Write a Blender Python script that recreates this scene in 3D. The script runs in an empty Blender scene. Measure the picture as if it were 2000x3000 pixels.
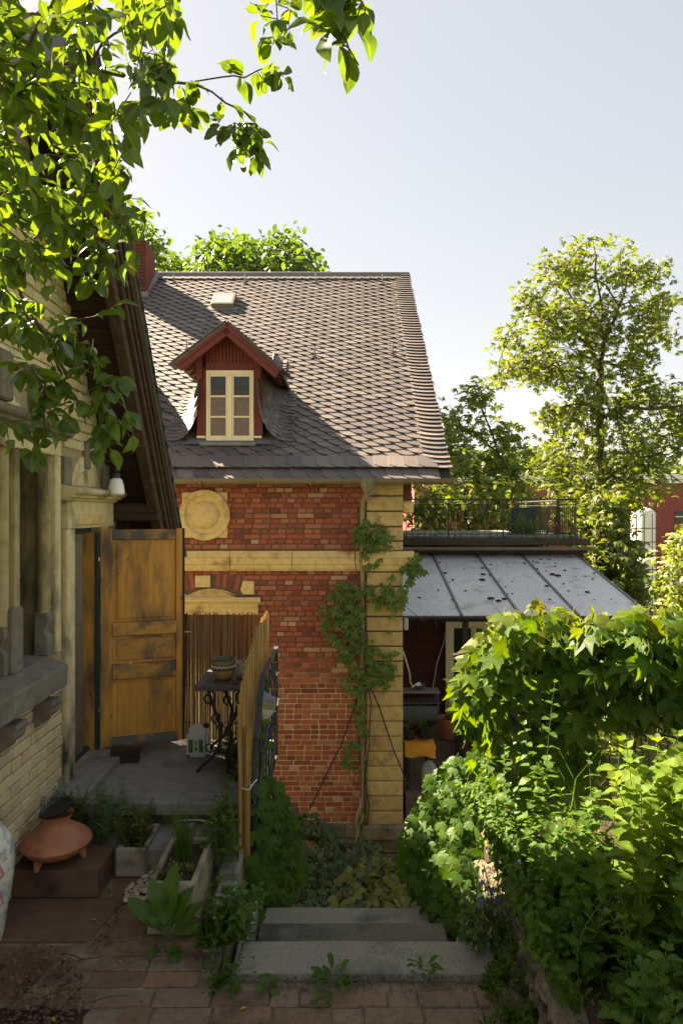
import bpy, bmesh, math, random
import numpy as np
from mathutils import Vector, Matrix, Quaternion, noise as mnoise
R = math.radians
rnd = random.Random(7)
SC = bpy.context.scene
COL = SC.collection
SKY_G, SKY_S, EXPO, WB, SKY_D = .44, .0605, 3.12, 7900, .5
H = 2.45                     # eye height above the garden terrace (z = 0)
# ------------------------------------------------------------------ camera
cd = bpy.data.cameras.new('camera')
cam = bpy.data.objects.new('camera', cd); COL.objects.link(cam)
cam.location = (0, 0, H); cam.rotation_euler = (R(90), 0, 0)
cd.sensor_fit = 'VERTICAL'; cd.sensor_height = 36; cd.sensor_width = 24; cd.lens = 24
cd.clip_start = 0.05; cd.clip_end = 4000
SC.camera = cam
# ------------------------------------------------------------------ light
LIGHT = Vector((.76, -.65, -.86)).normalized()      # the way sunlight travels
SUN_EL = math.asin(-LIGHT.z); SUN_AZ = math.atan2(-LIGHT.x, -LIGHT.y)
w = bpy.data.worlds.new('World'); SC.world = w; w.use_nodes = True
nt = w.node_tree; bg = nt.nodes['Background']
sky = nt.nodes.new('ShaderNodeTexSky'); sky.sky_type = 'NISHITA'; sky.sun_disc = False
sky.sun_elevation = SUN_EL; sky.sun_rotation = SUN_AZ
sky.air_density = 1.0; sky.dust_density = SKY_D; sky.ozone_density = 1.0; sky.altitude = 200
hs_ = nt.nodes.new('ShaderNodeGamma'); hs_.inputs[1].default_value = SKY_G      # a hazy sky is more even than a clear one
nt.links.new(sky.outputs[0], hs_.inputs[0]); nt.links.new(hs_.outputs[0], bg.inputs[0]); bg.inputs[1].default_value = SKY_S
sl = bpy.data.lights.new('sun', 'SUN'); sl.energy = 4.0; sl.angle = R(.55); sl.color = (1, .91, .76)
so = bpy.data.objects.new('sun', sl); COL.objects.link(so)
so.rotation_euler = LIGHT.to_track_quat('-Z', 'Y').to_euler(); so.location = (-8, 8, 14)
SC.view_settings.view_transform = 'Standard'; SC.view_settings.look = 'None'
SC.view_settings.exposure = EXPO
SC.view_settings.use_white_balance = True; SC.view_settings.white_balance_temperature = WB; SC.view_settings.white_balance_tint = 15; SC.view_settings.gamma = 1
SC.cycles.max_bounces = 8; SC.cycles.diffuse_bounces = 5; SC.cycles.transparent_max_bounces = 8
SC.cycles.use_denoising = True
SC.cycles.sample_clamp_indirect = 6

# ------------------------------------------------------------------ helpers
def P(px, py, Y):
    "world point that stands Y metres ahead on the sight line of a spot of the photograph"
    return Vector(((px - 1000) * Y / 2000, Y, H + (1500 - py) * Y / 2000))
WM = {}
def link(o, parent=None, M=None):
    COL.objects.link(o)
    M = M or Matrix.Identity(4)
    if parent is not None:
        o.parent = parent; o.matrix_parent_inverse = WM[parent.name].inverted()
    o.matrix_basis = M; WM[o.name] = M.copy()
    return o
def tag(o, label=None, cat=None, group=None, kind=None):
    if label: o['label'] = label
    if cat: o['category'] = cat
    if group: o['group'] = group
    if kind: o['kind'] = kind
    return o
def thing(name, loc, label, cat, group=None, kind=None):
    o = bpy.data.objects.new(name, None); o.empty_display_size = .1
    link(o, None, Matrix.Translation(Vector(loc)))
    return tag(o, label, cat, group, kind)
def npmesh(name, V, F, vein=None, smooth=False):
    "V (n,3) array, F list of index arrays of equal width"
    me = bpy.data.meshes.new(name)
    V = np.asarray(V, dtype=np.float32)
    me.vertices.add(len(V)); me.vertices.foreach_set('co', V.ravel())
    loops = np.concatenate([np.asarray(f, dtype=np.int32).ravel() for f in F])
    tot = np.concatenate([np.full(len(f), np.asarray(f).shape[1], dtype=np.int32) for f in F])
    st = np.concatenate([[0], np.cumsum(tot)[:-1]]).astype(np.int32)
    me.loops.add(len(loops)); me.loops.foreach_set('vertex_index', loops)
    me.polygons.add(len(tot)); me.polygons.foreach_set('loop_start', st)
    me.polygons.foreach_set('use_smooth', np.full(len(tot), bool(smooth)))
    if vein is not None:
        a = me.attributes.new('vein', 'FLOAT', 'POINT'); a.data.foreach_set('value', np.asarray(vein, dtype=np.float32))
    me.update(); me.validate()
    return me
class MB:
    def __init__(s): s.v = []; s.f = []
    def add(s, vs, fs):
        n = len(s.v); s.v += [tuple(v) for v in vs]; s.f += [tuple(i + n for i in f) for f in fs]; return s
    def box(s, a, b, M=None):
        x0, y0, z0 = a; x1, y1, z1 = b
        vs = [Vector(c) for c in ((x0,y0,z0),(x1,y0,z0),(x1,y1,z0),(x0,y1,z0),(x0,y0,z1),(x1,y0,z1),(x1,y1,z1),(x0,y1,z1))]
        if M is not None: vs = [M @ v for v in vs]
        return s.add(vs, [(0,3,2,1),(4,5,6,7),(0,1,5,4),(1,2,6,5),(2,3,7,6),(3,0,4,7)])
    def prism(s, poly, frame, d0, d1):
        "poly of 2d points; frame=(origin,u,v,w): extruded along w from d0 to d1"
        o, u, v, w_ = [Vector(q) for q in frame]
        n = len(poly)
        vs = [o + u*a + v*b + w_*d0 for a, b in poly] + [o + u*a + v*b + w_*d1 for a, b in poly]
        return s.add(vs, [tuple(range(n))[::-1], tuple(range(n, 2*n))] + [(i, (i+1) % n, n+(i+1) % n, n+i) for i in range(n)])
    def tube(s, pts, r, n=8, caps=True, flat=None):
        pts = [Vector(p) for p in pts]; m = len(pts)
        rr = r if isinstance(r, (list, tuple)) else [r]*m
        up = Vector((0, 0, 1)); base = len(s.v); prev = None
        for i, p in enumerate(pts):
            t = (pts[min(i+1, m-1)] - pts[max(i-1, 0)])
            if t.length < 1e-9: t = Vector((0, 0, 1))
            t.normalize()
            if prev is None:
                a = t.cross(up)
                if a.length < .05: a = t.cross(Vector((1, 0, 0)))
                a.normalize()
            else:
                a = prev - t*prev.dot(t)
                if a.length < 1e-6: a = t.cross(up)
                a.normalize()
            prev = a; b = t.cross(a)
            k = flat or 1
            for j in range(n):
                an = 2*math.pi*j/n
                s.v.append(tuple(p + (a*math.cos(an) + b*math.sin(an)*k)*rr[i]))
        for i in range(m-1):
            for j in range(n):
                s.f.append((base+i*n+j, base+i*n+(j+1) % n, base+(i+1)*n+(j+1) % n, base+(i+1)*n+j))
        if caps:
            s.f.append(tuple(base+j for j in range(n))[::-1]); s.f.append(tuple(base+(m-1)*n+j for j in range(n)))
        return s
    def lathe(s, prof, c, n=24, a0=0, a1=2*math.pi, frame=None):
        "prof of (radius, height)"
        c = Vector(c)
        u, v, w_ = [Vector(q) for q in (frame or ((1,0,0),(0,1,0),(0,0,1)))]
        base = len(s.v); full = abs(a1-a0-2*math.pi) < 1e-6; cols = n if full else n+1
        for r_, h_ in prof:
            for j in range(cols):
                a = a0 + (a1-a0)*j/n
                s.v.append(tuple(c + u*(r_*math.cos(a)) + v*(r_*math.sin(a)) + w_*h_))
        for i in range(len(prof)-1):
            for j in range(n):
                k = (j+1) % cols
                s.f.append((base+i*cols+j, base+i*cols+k, base+(i+1)*cols+k, base+(i+1)*cols+j))
        return s
    def mesh(s, name, smooth=False, bevel=0, seg=1):
        me = bpy.data.meshes.new(name); me.from_pydata(s.v, [], s.f)
        if bevel:
            bm = bmesh.new(); bm.from_mesh(me)
            bmesh.ops.bevel(bm, geom=[e for e in bm.edges if len(e.link_faces) == 2 and e.calc_face_angle(0) > .5], offset=bevel, segments=seg, affect='EDGES', clamp_overlap=True)
            bm.to_mesh(me); bm.free()
        me.update()
        if smooth: me.polygons.foreach_set('use_smooth', np.ones(len(me.polygons), dtype=bool))
        return me
    def build(s, name, mat, parent=None, smooth=False, bevel=0, seg=1, M=None):
        me = s.mesh(name, smooth, bevel, seg)
        bm = bmesh.new(); bm.from_mesh(me); bmesh.ops.recalc_face_normals(bm, faces=bm.faces); bm.to_mesh(me); bm.free()
        me.materials.append(mat)
        if smooth:
            try: me.set_sharp_from_angle(angle=R(40))
            except Exception: pass
        return link(bpy.data.objects.new(name, me), parent, M)
def bx(name, a, b, mat, parent=None, bevel=.003, M=None):
    a2 = [min(p, q) for p, q in zip(a, b)]; b2 = [max(p, q) for p, q in zip(a, b)]
    return MB().box(a2, b2, M).build(name, mat, parent, bevel=bevel)
def roughen(o, amp, scale, sub=1):
    "real unevenness: subdivide a built mesh and push its vertices with noise"
    me = o.data; bm = bmesh.new(); bm.from_mesh(me)
    if sub: bmesh.ops.subdivide_edges(bm, edges=bm.edges[:], cuts=sub, use_grid_fill=True)
    for v in bm.verts:
        q = v.co*scale
        v.co += Vector((mnoise.noise(q), mnoise.noise(q+Vector((9,3,1))), mnoise.noise(q+Vector((2,8,5)))))*amp
    bm.to_mesh(me); bm.free(); me.update()
    return o
# ---- pieces: the largest in the picture are objects of their own, the rest one joined part
def basis(pos, axis, nrm, size):
    y = Vector(axis).normalized(); z = Vector(nrm); x = y.cross(z)
    if x.length < 1e-4: x = y.orthogonal()
    x.normalize(); z = x.cross(y)
    s3 = size if isinstance(size, (tuple, list)) else (size,)*3
    M = Matrix.Identity(4)
    for i in range(3):
        M[i][0] = x[i]*s3[0]; M[i][1] = y[i]*s3[1]; M[i][2] = z[i]*s3[2]; M[i][3] = pos[i]
    return M
def pieces(parent, name, variants, items, mat, limit=300, rest=None, prio=None, smooth=False):
    """variants: list of dict(V,F,vein); items: (variant index, 4x4 world matrix)."""
    if not items: return
    mats = mat if isinstance(mat, list) else [mat]
    sc = []
    for k, (vi, M) in enumerate(items):
        c = M.translation; d = max(c.y, .05)
        u = c.x/d*2000 + 1000; v = 1500 - (c.z-H)/d*2000
        vis = c.y > .2 and -20 < u < 2020 and -20 < v < 3020
        sz = (M.col[0].xyz.length + M.col[1].xyz.length)/d
        if prio: sz *= prio(c)
        sc.append((0 if vis else 1, -sz, k))
    sc.sort()
    top = [k for a, b, k in sc[:limit] if a == 0]; tops = set(top)
    smooth = smooth or variants[0].get('vein') is not None
    meshes = []
    for v in variants:
        me = npmesh(name, v['V'], v['F'], v.get('vein'), smooth)
        for m in mats: me.materials.append(m)
        meshes.append(me)
    for k in top:
        vi, M = items[k]
        o = bpy.data.objects.new(name, meshes[vi]); COL.objects.link(o)
        o.parent = parent; o.matrix_parent_inverse = WM[parent.name].inverted(); o.matrix_basis = M
    low = [items[k] for k in range(len(items)) if k not in tops]
    if low:
        o = joined(rest or name, variants, low, mats, smooth)
        link(o, parent); o['kind'] = 'stuff'
        return o
def joined(name, variants, items, mats, smooth=False):
    Vs = []; Fs = {}; vein = []; off = 0; smooth = smooth or variants[0].get('vein') is not None
    for vi, var in enumerate(variants):
        Ms = [np.array(M) for q, M in items if q == vi]
        if not Ms: continue
        A = np.stack(Ms); V = np.asarray(var['V'], dtype=np.float64); n = len(V)
        W = np.einsum('kij,nj->kni', A[:, :3, :3], V) + A[:, None, :3, 3]
        Vs.append(W.reshape(-1, 3))
        o = off + np.arange(len(Ms))[:, None, None]*n
        for F in var['F']:
            F = np.asarray(F)
            Fs.setdefault(F.shape[1], []).append((F[None] + o).reshape(-1, F.shape[1]))
        if var.get('vein') is not None: vein.append(np.tile(np.asarray(var['vein']), len(Ms)))
        off += n*len(Ms)
    me = npmesh(name, np.concatenate(Vs), [np.concatenate(f) for f in Fs.values()], np.concatenate(vein) if vein else None, smooth)
    for m in (mats if isinstance(mats, list) else [mats]): me.materials.append(m)
    return bpy.data.objects.new(name, me)
def var_of(mb, bevel=0, jit=0, seed=0, seg=1):
    me = mb.mesh('tmp', False, bevel, seg); bm = bmesh.new(); bm.from_mesh(me)
    bmesh.ops.recalc_face_normals(bm, faces=bm.faces)
    rr = random.Random(seed)
    for v in bm.verts: v.co += Vector((rr.uniform(-jit, jit), rr.uniform(-jit, jit), rr.uniform(-jit, jit)))
    bm.verts.index_update()
    V = [tuple(v.co) for v in bm.verts]; g = {}
    for f in bm.faces: g.setdefault(len(f.verts), []).append([v.index for v in f.verts])
    bm.free(); bpy.data.meshes.remove(me)
    return dict(V=V, F=[np.array(x) for x in g.values()])
# ------------------------------------------------------------------ materials
def _mat(name):
    m = bpy.data.materials.new(name); m.use_nodes = True
    n = m.node_tree; b = n.nodes['Principled BSDF']
    return m, n, b
def N(n, t, **kw):
    x = n.nodes.new(t)
    for k, v in kw.items():
        if k.startswith('i_'):
            key = k[2:]; x.inputs[int(key) if key.isdigit() else key].default_value = v
        else: setattr(x, k, v)
    return x
def rnd_node(n):
    "a number of its own for every piece, whether object or island of a joined mesh"
    oi = N(n, 'ShaderNodeObjectInfo'); ge = N(n, 'ShaderNodeNewGeometry')
    a = N(n, 'ShaderNodeMath', operation='ADD'); f = N(n, 'ShaderNodeMath', operation='FRACT')
    n.links.new(oi.outputs['Random'], a.inputs[0]); n.links.new(ge.outputs['Random Per Island'], a.inputs[1]); n.links.new(a.outputs[0], f.inputs[0])
    return f.outputs[0]
def ramp(n, src, stops, interp='LINEAR'):
    r = N(n, 'ShaderNodeValToRGB'); r.color_ramp.interpolation = interp
    e = r.color_ramp.elements
    while len(e) < len(stops): e.new(.5)
    for q, (p, c) in zip(e, stops): q.position = p; q.color = (*c, 1) if len(c) == 3 else c
    n.links.new(src, r.inputs[0]); return r.outputs[0]
def noise_(n, pos, scale, detail=5, rough=.6, vec=None):
    t = N(n, 'ShaderNodeTexNoise', i_Scale=scale, i_Detail=detail, i_Roughness=rough)
    if vec:
        mp = N(n, 'ShaderNodeMapping'); mp.inputs['Scale'].default_value = vec
        n.links.new(pos, mp.inputs[0]); pos = mp.outputs[0]
    n.links.new(pos, t.inputs['Vector']); return t.outputs['Fac']
def mixc(n, fac, a, b, typ='MIX'):
    x = N(n, 'ShaderNodeMix', data_type='RGBA', blend_type=typ)
    for i, s in ((0, fac), (6, a), (7, b)):
        if hasattr(s, 'is_linked') or hasattr(s, 'links'): n.links.new(s, x.inputs[i])
        elif i == 0: x.inputs[0].default_value = s
        else: x.inputs[i].default_value = (*s, 1)
    return x.outputs[2]
def grey(a): return (a, a, a)
def S(name, stops, rough=.8, scale=4, stretch=None, mott=.35, mscale=18, bump=.25, bscale=60, spec=.35, metal=0,
      piece=False, stain=None, coat=0, zmix=None, stain2=None):
    """surface: stops = colours spread either by noise or (piece=True) one per piece; mott darkens/lightens by fine
    noise; stain=(colour, scale, lo, hi) adds patches."""
    m, n, b = _mat(name); ge = N(n, 'ShaderNodeNewGeometry'); pos = ge.outputs['Position']
    k = len(stops); st = [(i/max(k-1, 1)*(.6 if not piece else 1)+(.2 if not piece else 0), c) for i, c in enumerate(stops)]
    big = noise_(n, pos, scale, 5, .6, stretch)
    if piece:
        c = ramp(n, rnd_node(n), st)
        c = mixc(n, .25, c, ramp(n, big, [(.25, grey(.35)), (.75, grey(1.0))]), 'MULTIPLY') if True else c
    else: c = ramp(n, big, st) if k > 1 else mixc(n, 0, stops[0], stops[0])
    if zmix:      # (colour, z level, blend): another colour below a height, e.g. repointed mortar
        sp = N(n, 'ShaderNodeSeparateXYZ'); n.links.new(pos, sp.inputs[0])
        ad = N(n, 'ShaderNodeMath', operation='MULTIPLY_ADD', i_1=.6); n.links.new(big, ad.inputs[0]); n.links.new(sp.outputs[2], ad.inputs[2])
        mr = N(n, 'ShaderNodeMapRange', i_1=zmix[1]+.3-zmix[2], i_2=zmix[1]+.3+zmix[2], i_3=1., i_4=0.); n.links.new(ad.outputs[0], mr.inputs[0])
        c = mixc(n, mr.outputs[0], c, zmix[0])
    fine = noise_(n, pos, mscale, 6, .65, stretch)
    c = mixc(n, mott, c, ramp(n, fine, [(.3, grey(.25)), (.5, grey(.8)), (.7, grey(1.0))]), 'MULTIPLY')
    for s_ in (stain, stain2):
        if s_:
            f = noise_(n, pos, s_[1], 6, .6, s_[4] if len(s_) > 4 else None)
            c = mixc(n, ramp(n, f, [(s_[2], grey(0)), (s_[3], grey(1))]), c, s_[0])
    n.links.new(c, b.inputs['Base Color'])
    b.inputs['Roughness'].default_value = rough; b.inputs['Specular IOR Level'].default_value = spec; b.inputs['Metallic'].default_value = metal
    if coat: b.inputs['Coat Weight'].default_value = coat; b.inputs['Coat Roughness'].default_value = .15
    if bump:
        bp = N(n, 'ShaderNodeBump', i_Strength=bump, i_Distance=.01)
        n.links.new(noise_(n, pos, bscale, 5, .6, stretch), bp.inputs['Height']); n.links.new(bp.outputs[0], b.inputs['Normal'])
    return m
def LEAF(name, cols, back=None, trans=.45, rough=.42, spec=.4, tcol=None, vcol=None, vamt=.5):
    m, n, b = _mat(name)
    ge = N(n, 'ShaderNodeNewGeometry')
    k = len(cols); c = ramp(n, rnd_node(n), [(i/max(k-1, 1), q) for i, q in enumerate(cols)])
    f = noise_(n, ge.outputs['Position'], 25, 3)
    c = mixc(n, .3, c, ramp(n, f, [(.3, grey(.45)), (.7, grey(1.))]), 'MULTIPLY')
    if vcol:
        at = N(n, 'ShaderNodeAttribute', attribute_name='vein')
        pw = N(n, 'ShaderNodeMath', operation='POWER', i_1=9.); n.links.new(at.outputs['Fac'], pw.inputs[0])
        ml = N(n, 'ShaderNodeMath', operation='MULTIPLY', i_1=vamt); n.links.new(pw.outputs[0], ml.inputs[0])
        c = mixc(n, ml.outputs[0], c, vcol)
    bc = mixc(n, ge.outputs['Backfacing'], c, mixc(n, .25, c, back or (.09, .15, .035)))
    n.links.new(bc, b.inputs['Base Color']); b.inputs['Roughness'].default_value = rough; b.inputs['Specular IOR Level'].default_value = spec
    tr = N(n, 'ShaderNodeBsdfTranslucent')
    hs = N(n, 'ShaderNodeMix', data_type='RGBA', blend_type='MULTIPLY'); hs.inputs[0].default_value = 1
    n.links.new(c, hs.inputs[6]); hs.inputs[7].default_value = (*(tcol or (2.6, 2.3, .7)), 1)
    n.links.new(hs.outputs[2], tr.inputs[0])
    mx = N(n, 'ShaderNodeMixShader', i_0=trans); n.links.new(b.outputs[0], mx.inputs[1]); n.links.new(tr.outputs[0], mx.inputs[2])
    n.links.new(mx.outputs[0], n.nodes['Material Output'].inputs[0])
    return m
def GLASS(name, col, rough=.03):
    m, n, b = _mat(name); b.inputs['Base Color'].default_value = (*col, 1); b.inputs['Roughness'].default_value = rough
    b.inputs['Specular IOR Level'].default_value = .5
    return m
def WOOD(name, cols, axis=2, rough=.65, grain=14, dark=None, knots=True):
    "boards with grain along an axis (0 x, 1 y, 2 z)"
    m, n, b = _mat(name); ge = N(n, 'ShaderNodeNewGeometry'); pos = ge.outputs['Position']
    sc = [grain*3]*3; sc[axis] = grain*.16
    g = noise_(n, pos, 1, 7, .62, sc)
    r = rnd_node(n)
    c = ramp(n, g, [(.25, cols[0]), (.5, cols[1]), (.78, cols[2])])
    c = mixc(n, .35, c, ramp(n, r, [(0, grey(.6)), (1, grey(1.))]), 'MULTIPLY')
    if knots:
        vo = N(n, 'ShaderNodeTexVoronoi', i_Scale=1.); mp = N(n, 'ShaderNodeMapping'); k = [9., 9., 9.]; k[axis] = 5.5
        mp.inputs['Scale'].default_value = k; n.links.new(pos, mp.inputs[0]); n.links.new(mp.outputs[0], vo.inputs['Vector'])
        c = mixc(n, ramp(n, vo.outputs['Distance'], [(.06, grey(.8)), (.13, grey(0))]), c, tuple(q*.25 for q in cols[0]))
    if dark:
        f = noise_(n, pos, dark[1], 6, .65, dark[4] if len(dark) > 4 else None)
        c = mixc(n, ramp(n, f, [(dark[2], grey(0)), (dark[3], grey(1))]), c, dark[0])
    n.links.new(c, b.inputs['Base Color']); b.inputs['Roughness'].default_value = rough; b.inputs['Specular IOR Level'].default_value = .3
    bp = N(n, 'ShaderNodeBump', i_Strength=.25, i_Distance=.004); n.links.new(g, bp.inputs['Height']); n.links.new(bp.outputs[0], b.inputs['Normal'])
    return m
# ------------------------------------------------------------------ leaves, twigs, herbs
def leaf_ell(W=.28, fold=.25, bend=.25, n=6, p=1.0, q=.9, tooth=0, seed=0, tip=.0, stalk=.0):
    rr = random.Random(seed); V = []; F3 = []; F4 = []; vein = []
    tw = rr.uniform(-.15, .15)
    for i in range(n+1):
        t = i/n
        wd = W*max(0, math.sin(math.pi*t**p))**q
        if tooth and 0 < i < n: wd *= 1 + (tooth if i % 2 else -tooth)
        z = -bend*t*t + .03*math.sin(9*t+seed)
        y = stalk + (1-stalk)*t
        for sgn in (-1, 0, 1):
            V.append((sgn*wd + tw*t*t*.3, y, z + (abs(sgn)*wd*fold + (rr.uniform(-.02, .02) if sgn else 0))))
            vein.append(1 if sgn == 0 else 0)
    for i in range(n):
        a = 3*i; b = a+3
        F4 += [(a, a+1, b+1, b), (a+1, a+2, b+2, b+1)]
    if stalk:
        k = len(V); V += [(-.012, 0, 0), (.012, 0, 0), (.012, stalk*1.15, 0), (-.012, stalk*1.15, 0)]; vein += [1]*4; F4.append((k, k+1, k+2, k+3))
    return dict(V=V, F=[np.array(F4)], vein=vein)
def leaf_vine(seed=0, lob=1.0, cup=.2):
    rr = random.Random(seed)
    half = [(.10, .80, 0), (.19, .60, 0), (.24, .50, 0), (.40, .60, .3), (.60*lob, .66*lob, 1), (.58, .45, 0), (.50, .28, 0), (.55, .14, .8), (.44, -.02, 0), (.26, -.14, .2), (.10, -.12, 0)]
    out = [(0, 1, 1)] + half + [(0, -.02, 1)] + [(-x, y, v) for x, y, v in half[::-1]]
    V = [(0, .22, 0)]; vein = [1]
    for x, y, v in out:
        x *= 1+rr.uniform(-.08, .08); y *= 1+rr.uniform(-.06, .06)
        V.append((x, y, -cup*(x*x*1.2 + max(0, y)**2*.8) + .10*abs(x) + rr.uniform(-.03, .03))); vein.append(v)
    n = len(out)
    F = [(0, 1+i, 1+(i+1) % n) for i in range(n)]
    k = len(V); V += [(-.012, -.5, .06), (.012, -.5, .06), (.012, .0, 0), (-.012, .0, 0)]; vein += [1]*4
    return dict(V=V, F=[np.array(F), np.array([(k, k+1, k+2, k+3)])], vein=vein)
def leaf_hand(n=6, seed=0, w=.17, droop=.35):
    "a horse chestnut leaf: leaflets spread from one point"
    rr = random.Random(seed); V = []; F = []; vein = []
    for i in range(n):
        a = (i-(n-1)/2)*(4.0/n) + rr.uniform(-.1, .1); L = (1-.25*abs(i-(n-1)/2)/(n/2))*rr.uniform(.9, 1.1)
        d = Vector((math.sin(a), math.cos(a), 0)); sd = Vector((d.y, -d.x, 0)); k = len(V)
        for t, q in ((0, .03), (.62, w), (1, 0)):
            c = d*L*t + Vector((0, 0, -droop*t*t*L))
            V += [tuple(c-sd*q+Vector((0, 0, q*.3))), tuple(c), tuple(c+sd*q+Vector((0, 0, q*.3)))]; vein += [0, 1, 0]
        F += [(k, k+1, k+4, k+3), (k+1, k+2, k+5, k+4), (k+3, k+4, k+7, k+6), (k+4, k+5, k+8, k+7)]
    return dict(V=V, F=[np.array(F)], vein=vein)
def rvec(r, a=1): return Vector((r.uniform(-a, a), r.uniform(-a, a), r.uniform(-a, a)))
def grow(seeds, targets, step, r0=.004, curl=.25, seed=1, up=.0, expo=2.3, rmax=.3):
    """seeds: polylines (list of Vector) that are the limbs; every target gets a twig from the nearest wood.
    Returns (segments chains with radii, tip list of (point, direction))"""
    rr = random.Random(seed); pos = []; par = []
    for pl in seeds:
        prev = -1
        if pos:                                   # start joins the nearest wood already there
            A = np.array(pos); d = np.linalg.norm(A - np.array(pl[0]), axis=1); j = int(d.argmin())
            if d[j] < step*3: prev = j
        for a, b in zip(pl[:-1], pl[1:]):
            k = max(1, int((b-a).length/step))
            for i in range(k):
                p = a.lerp(b, i/k); pos.append(tuple(p + rvec(rr, step*.12))); par.append(prev); prev = len(pos)-1
        pos.append(tuple(pl[-1])); par.append(prev)
    ns = len(pos); tips = []
    A = np.zeros((ns + len(targets)*40, 3)); A[:ns] = pos; cnt = ns
    order = sorted(targets, key=lambda t: float(np.min(np.linalg.norm(A[:ns]-np.array(t), axis=1))))
    for t in order:
        d = np.linalg.norm(A[:cnt]-np.array(t), axis=1); j = int(d.argmin()); L = float(d[j])
        a = Vector(A[j]); k = max(1, min(36, int(L/step))); prev = j
        side = rvec(rr, L*curl)
        for i in range(1, k+1):
            f = i/k; p = a.lerp(t, f) + side*math.sin(math.pi*f) + Vector((0, 0, up*L*math.sin(math.pi*f)))
            if cnt >= len(A): break
            A[cnt] = p; par.append(prev); prev = cnt; cnt += 1
        q = Vector(A[par[prev]]) if par[prev] >= 0 else a
        dr = Vector(A[prev])-q
        tips.append((Vector(A[prev]), dr.normalized() if dr.length > 1e-6 else Vector((0, 0, 1)), prev))
    A = A[:cnt]; ch = [[] for _ in range(cnt)]
    for i, p in enumerate(par):
        if p >= 0: ch[p].append(i)
    rad = np.zeros(cnt)
    for i in range(cnt-1, -1, -1):
        rad[i] = min(rmax, max(r0, sum(rad[c]**expo for c in ch[i])**(1/expo))) if ch[i] else r0
    for i in range(cnt):                          # a part never thicker than its parent
        if par[i] >= 0: rad[i] = min(rad[i], rad[par[i]])
    return A, par, ch, rad, tips
def wood_mesh(name, A, par, ch, rad, mat, parent, n=6, nthin=4, thin=.01):
    mb = MB()
    stack = [i for i in range(len(par)) if par[i] < 0]
    while stack:
        s0 = stack.pop(); chain = [s0]; i = s0
        while ch[i]:
            c = sorted(ch[i], key=lambda q: -rad[q]); stack += [(x) for x in c[1:]]
            chain.append(c[0]); i = c[0]
        if par[s0] >= 0: chain = [par[s0]] + chain
        rs = [float(rad[q]) for q in chain]
        if par[s0] >= 0: rs[0] = rs[1]
        if len(chain) > 1: mb.tube([A[q] for q in chain], rs, n if max(rs) > thin else nthin, caps=True)
    return mb.build(name, mat, parent, smooth=True)
def herb(base, h, lean, nodes, size, rr, mb, items, nvar, pitch=.5, r=.003, start=.2, taper=.55, whorl=2, bunch=True, wob=.04):
    "a square-stemmed herb: pairs of leaves up a curving stem"
    pts = []; base = Vector(base); lean = Vector(lean)
    wv = rvec(rr, wob)
    for i in range(9):
        t = i/8; pts.append(base + Vector((0, 0, h*t)) + lean*(t*t) + wv*math.sin(3*t))
    mb.tube(pts, [r*(1-.6*i/8) for i in range(9)], 5)
    a = rr.uniform(0, 6.28)
    for k in range(nodes):
        t = start + (1-start)*(k+.5)/nodes; f = t*8; i = min(7, int(f)); p = pts[i].lerp(pts[i+1], f-i)
        ax = (pts[i+1]-pts[i]).normalized(); a += 1.571 + rr.uniform(-.3, .3)
        s = size*(1-taper*((t-start)/(1-start))**1.6)*rr.uniform(.8, 1.15)
        for w_ in range(whorl):
            an = a + 2*math.pi*w_/whorl + rr.uniform(-.2, .2)
            o = Vector((math.cos(an), math.sin(an), 0)); o = (o - ax*o.dot(ax)).normalized()
            el = pitch + rr.uniform(-.25, .35)
            d = o*math.cos(el) + ax*math.sin(el)
            items.append((rr.randrange(nvar), basis(p + o*r, d, ax + rvec(rr, .25), s)))
    if bunch:
        p = pts[-1]; ax = (pts[-1]-pts[-2]).normalized()
        for w_ in range(4):
            an = a + 1.571*w_ + .5; o = Vector((math.cos(an), math.sin(an), 0))
            d = o*.6 + ax*.9
            items.append((rr.randrange(nvar), basis(p, d, ax-o*.4, size*(1-taper)*rr.uniform(.5, .9))))
    return pts
def inpoly(x, y, poly):
    c = False; j = len(poly)-1
    for i in range(len(poly)):
        xi, yi = poly[i]; xj, yj = poly[j]
        if (yi > y) != (yj > y) and x < (xj-xi)*(y-yi)/(yj-yi)+xi: c = not c
        j = i
    return c
# ================================================================== materials of the buildings
m_brick = S('red brick', [(.19,.048,.027),(.31,.078,.042),(.37,.10,.050),(.25,.060,.034),(.41,.122,.06),(.35,.09,.045),(.29,.072,.04),(.43,.155,.082),(.37,.10,.052),(.50,.32,.18)], .85, 7, piece=True, mott=.45, mscale=45, bump=.5, bscale=90, stain=((.40,.25,.16), 9, .68, .80))
m_mortar = S('mortar', [(.10,.075,.05),(.15,.11,.075)], .95, 6, mott=.4, bump=.5, bscale=150, zmix=((.60,.47,.28), .0, .30))
m_dmortar = S('dark mortar', [(.05,.03,.022),(.075,.045,.032)], .95, 6, mott=.3)
m_sand = S('ochre sandstone', [(.54,.39,.16),(.63,.47,.20),(.58,.42,.17)], .9, 3, mott=.35, mscale=14, bump=.35, bscale=70, stain=((.27,.14,.06), 2.5, .58, .72))
m_sandp = S('pilaster sandstone', [(.47,.33,.125),(.60,.43,.175),(.53,.37,.14)], .9, 3, piece=True, mott=.45, mscale=9, bump=.35, bscale=70, stain=((.19,.11,.06), 3, .56, .72))
m_plinth = S('plinth stone', [(.18,.14,.09),(.28,.21,.13)], .95, 3, mott=.5, bump=.6, bscale=30, stain=((.07,.075,.05), 4, .5, .65))
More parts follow.
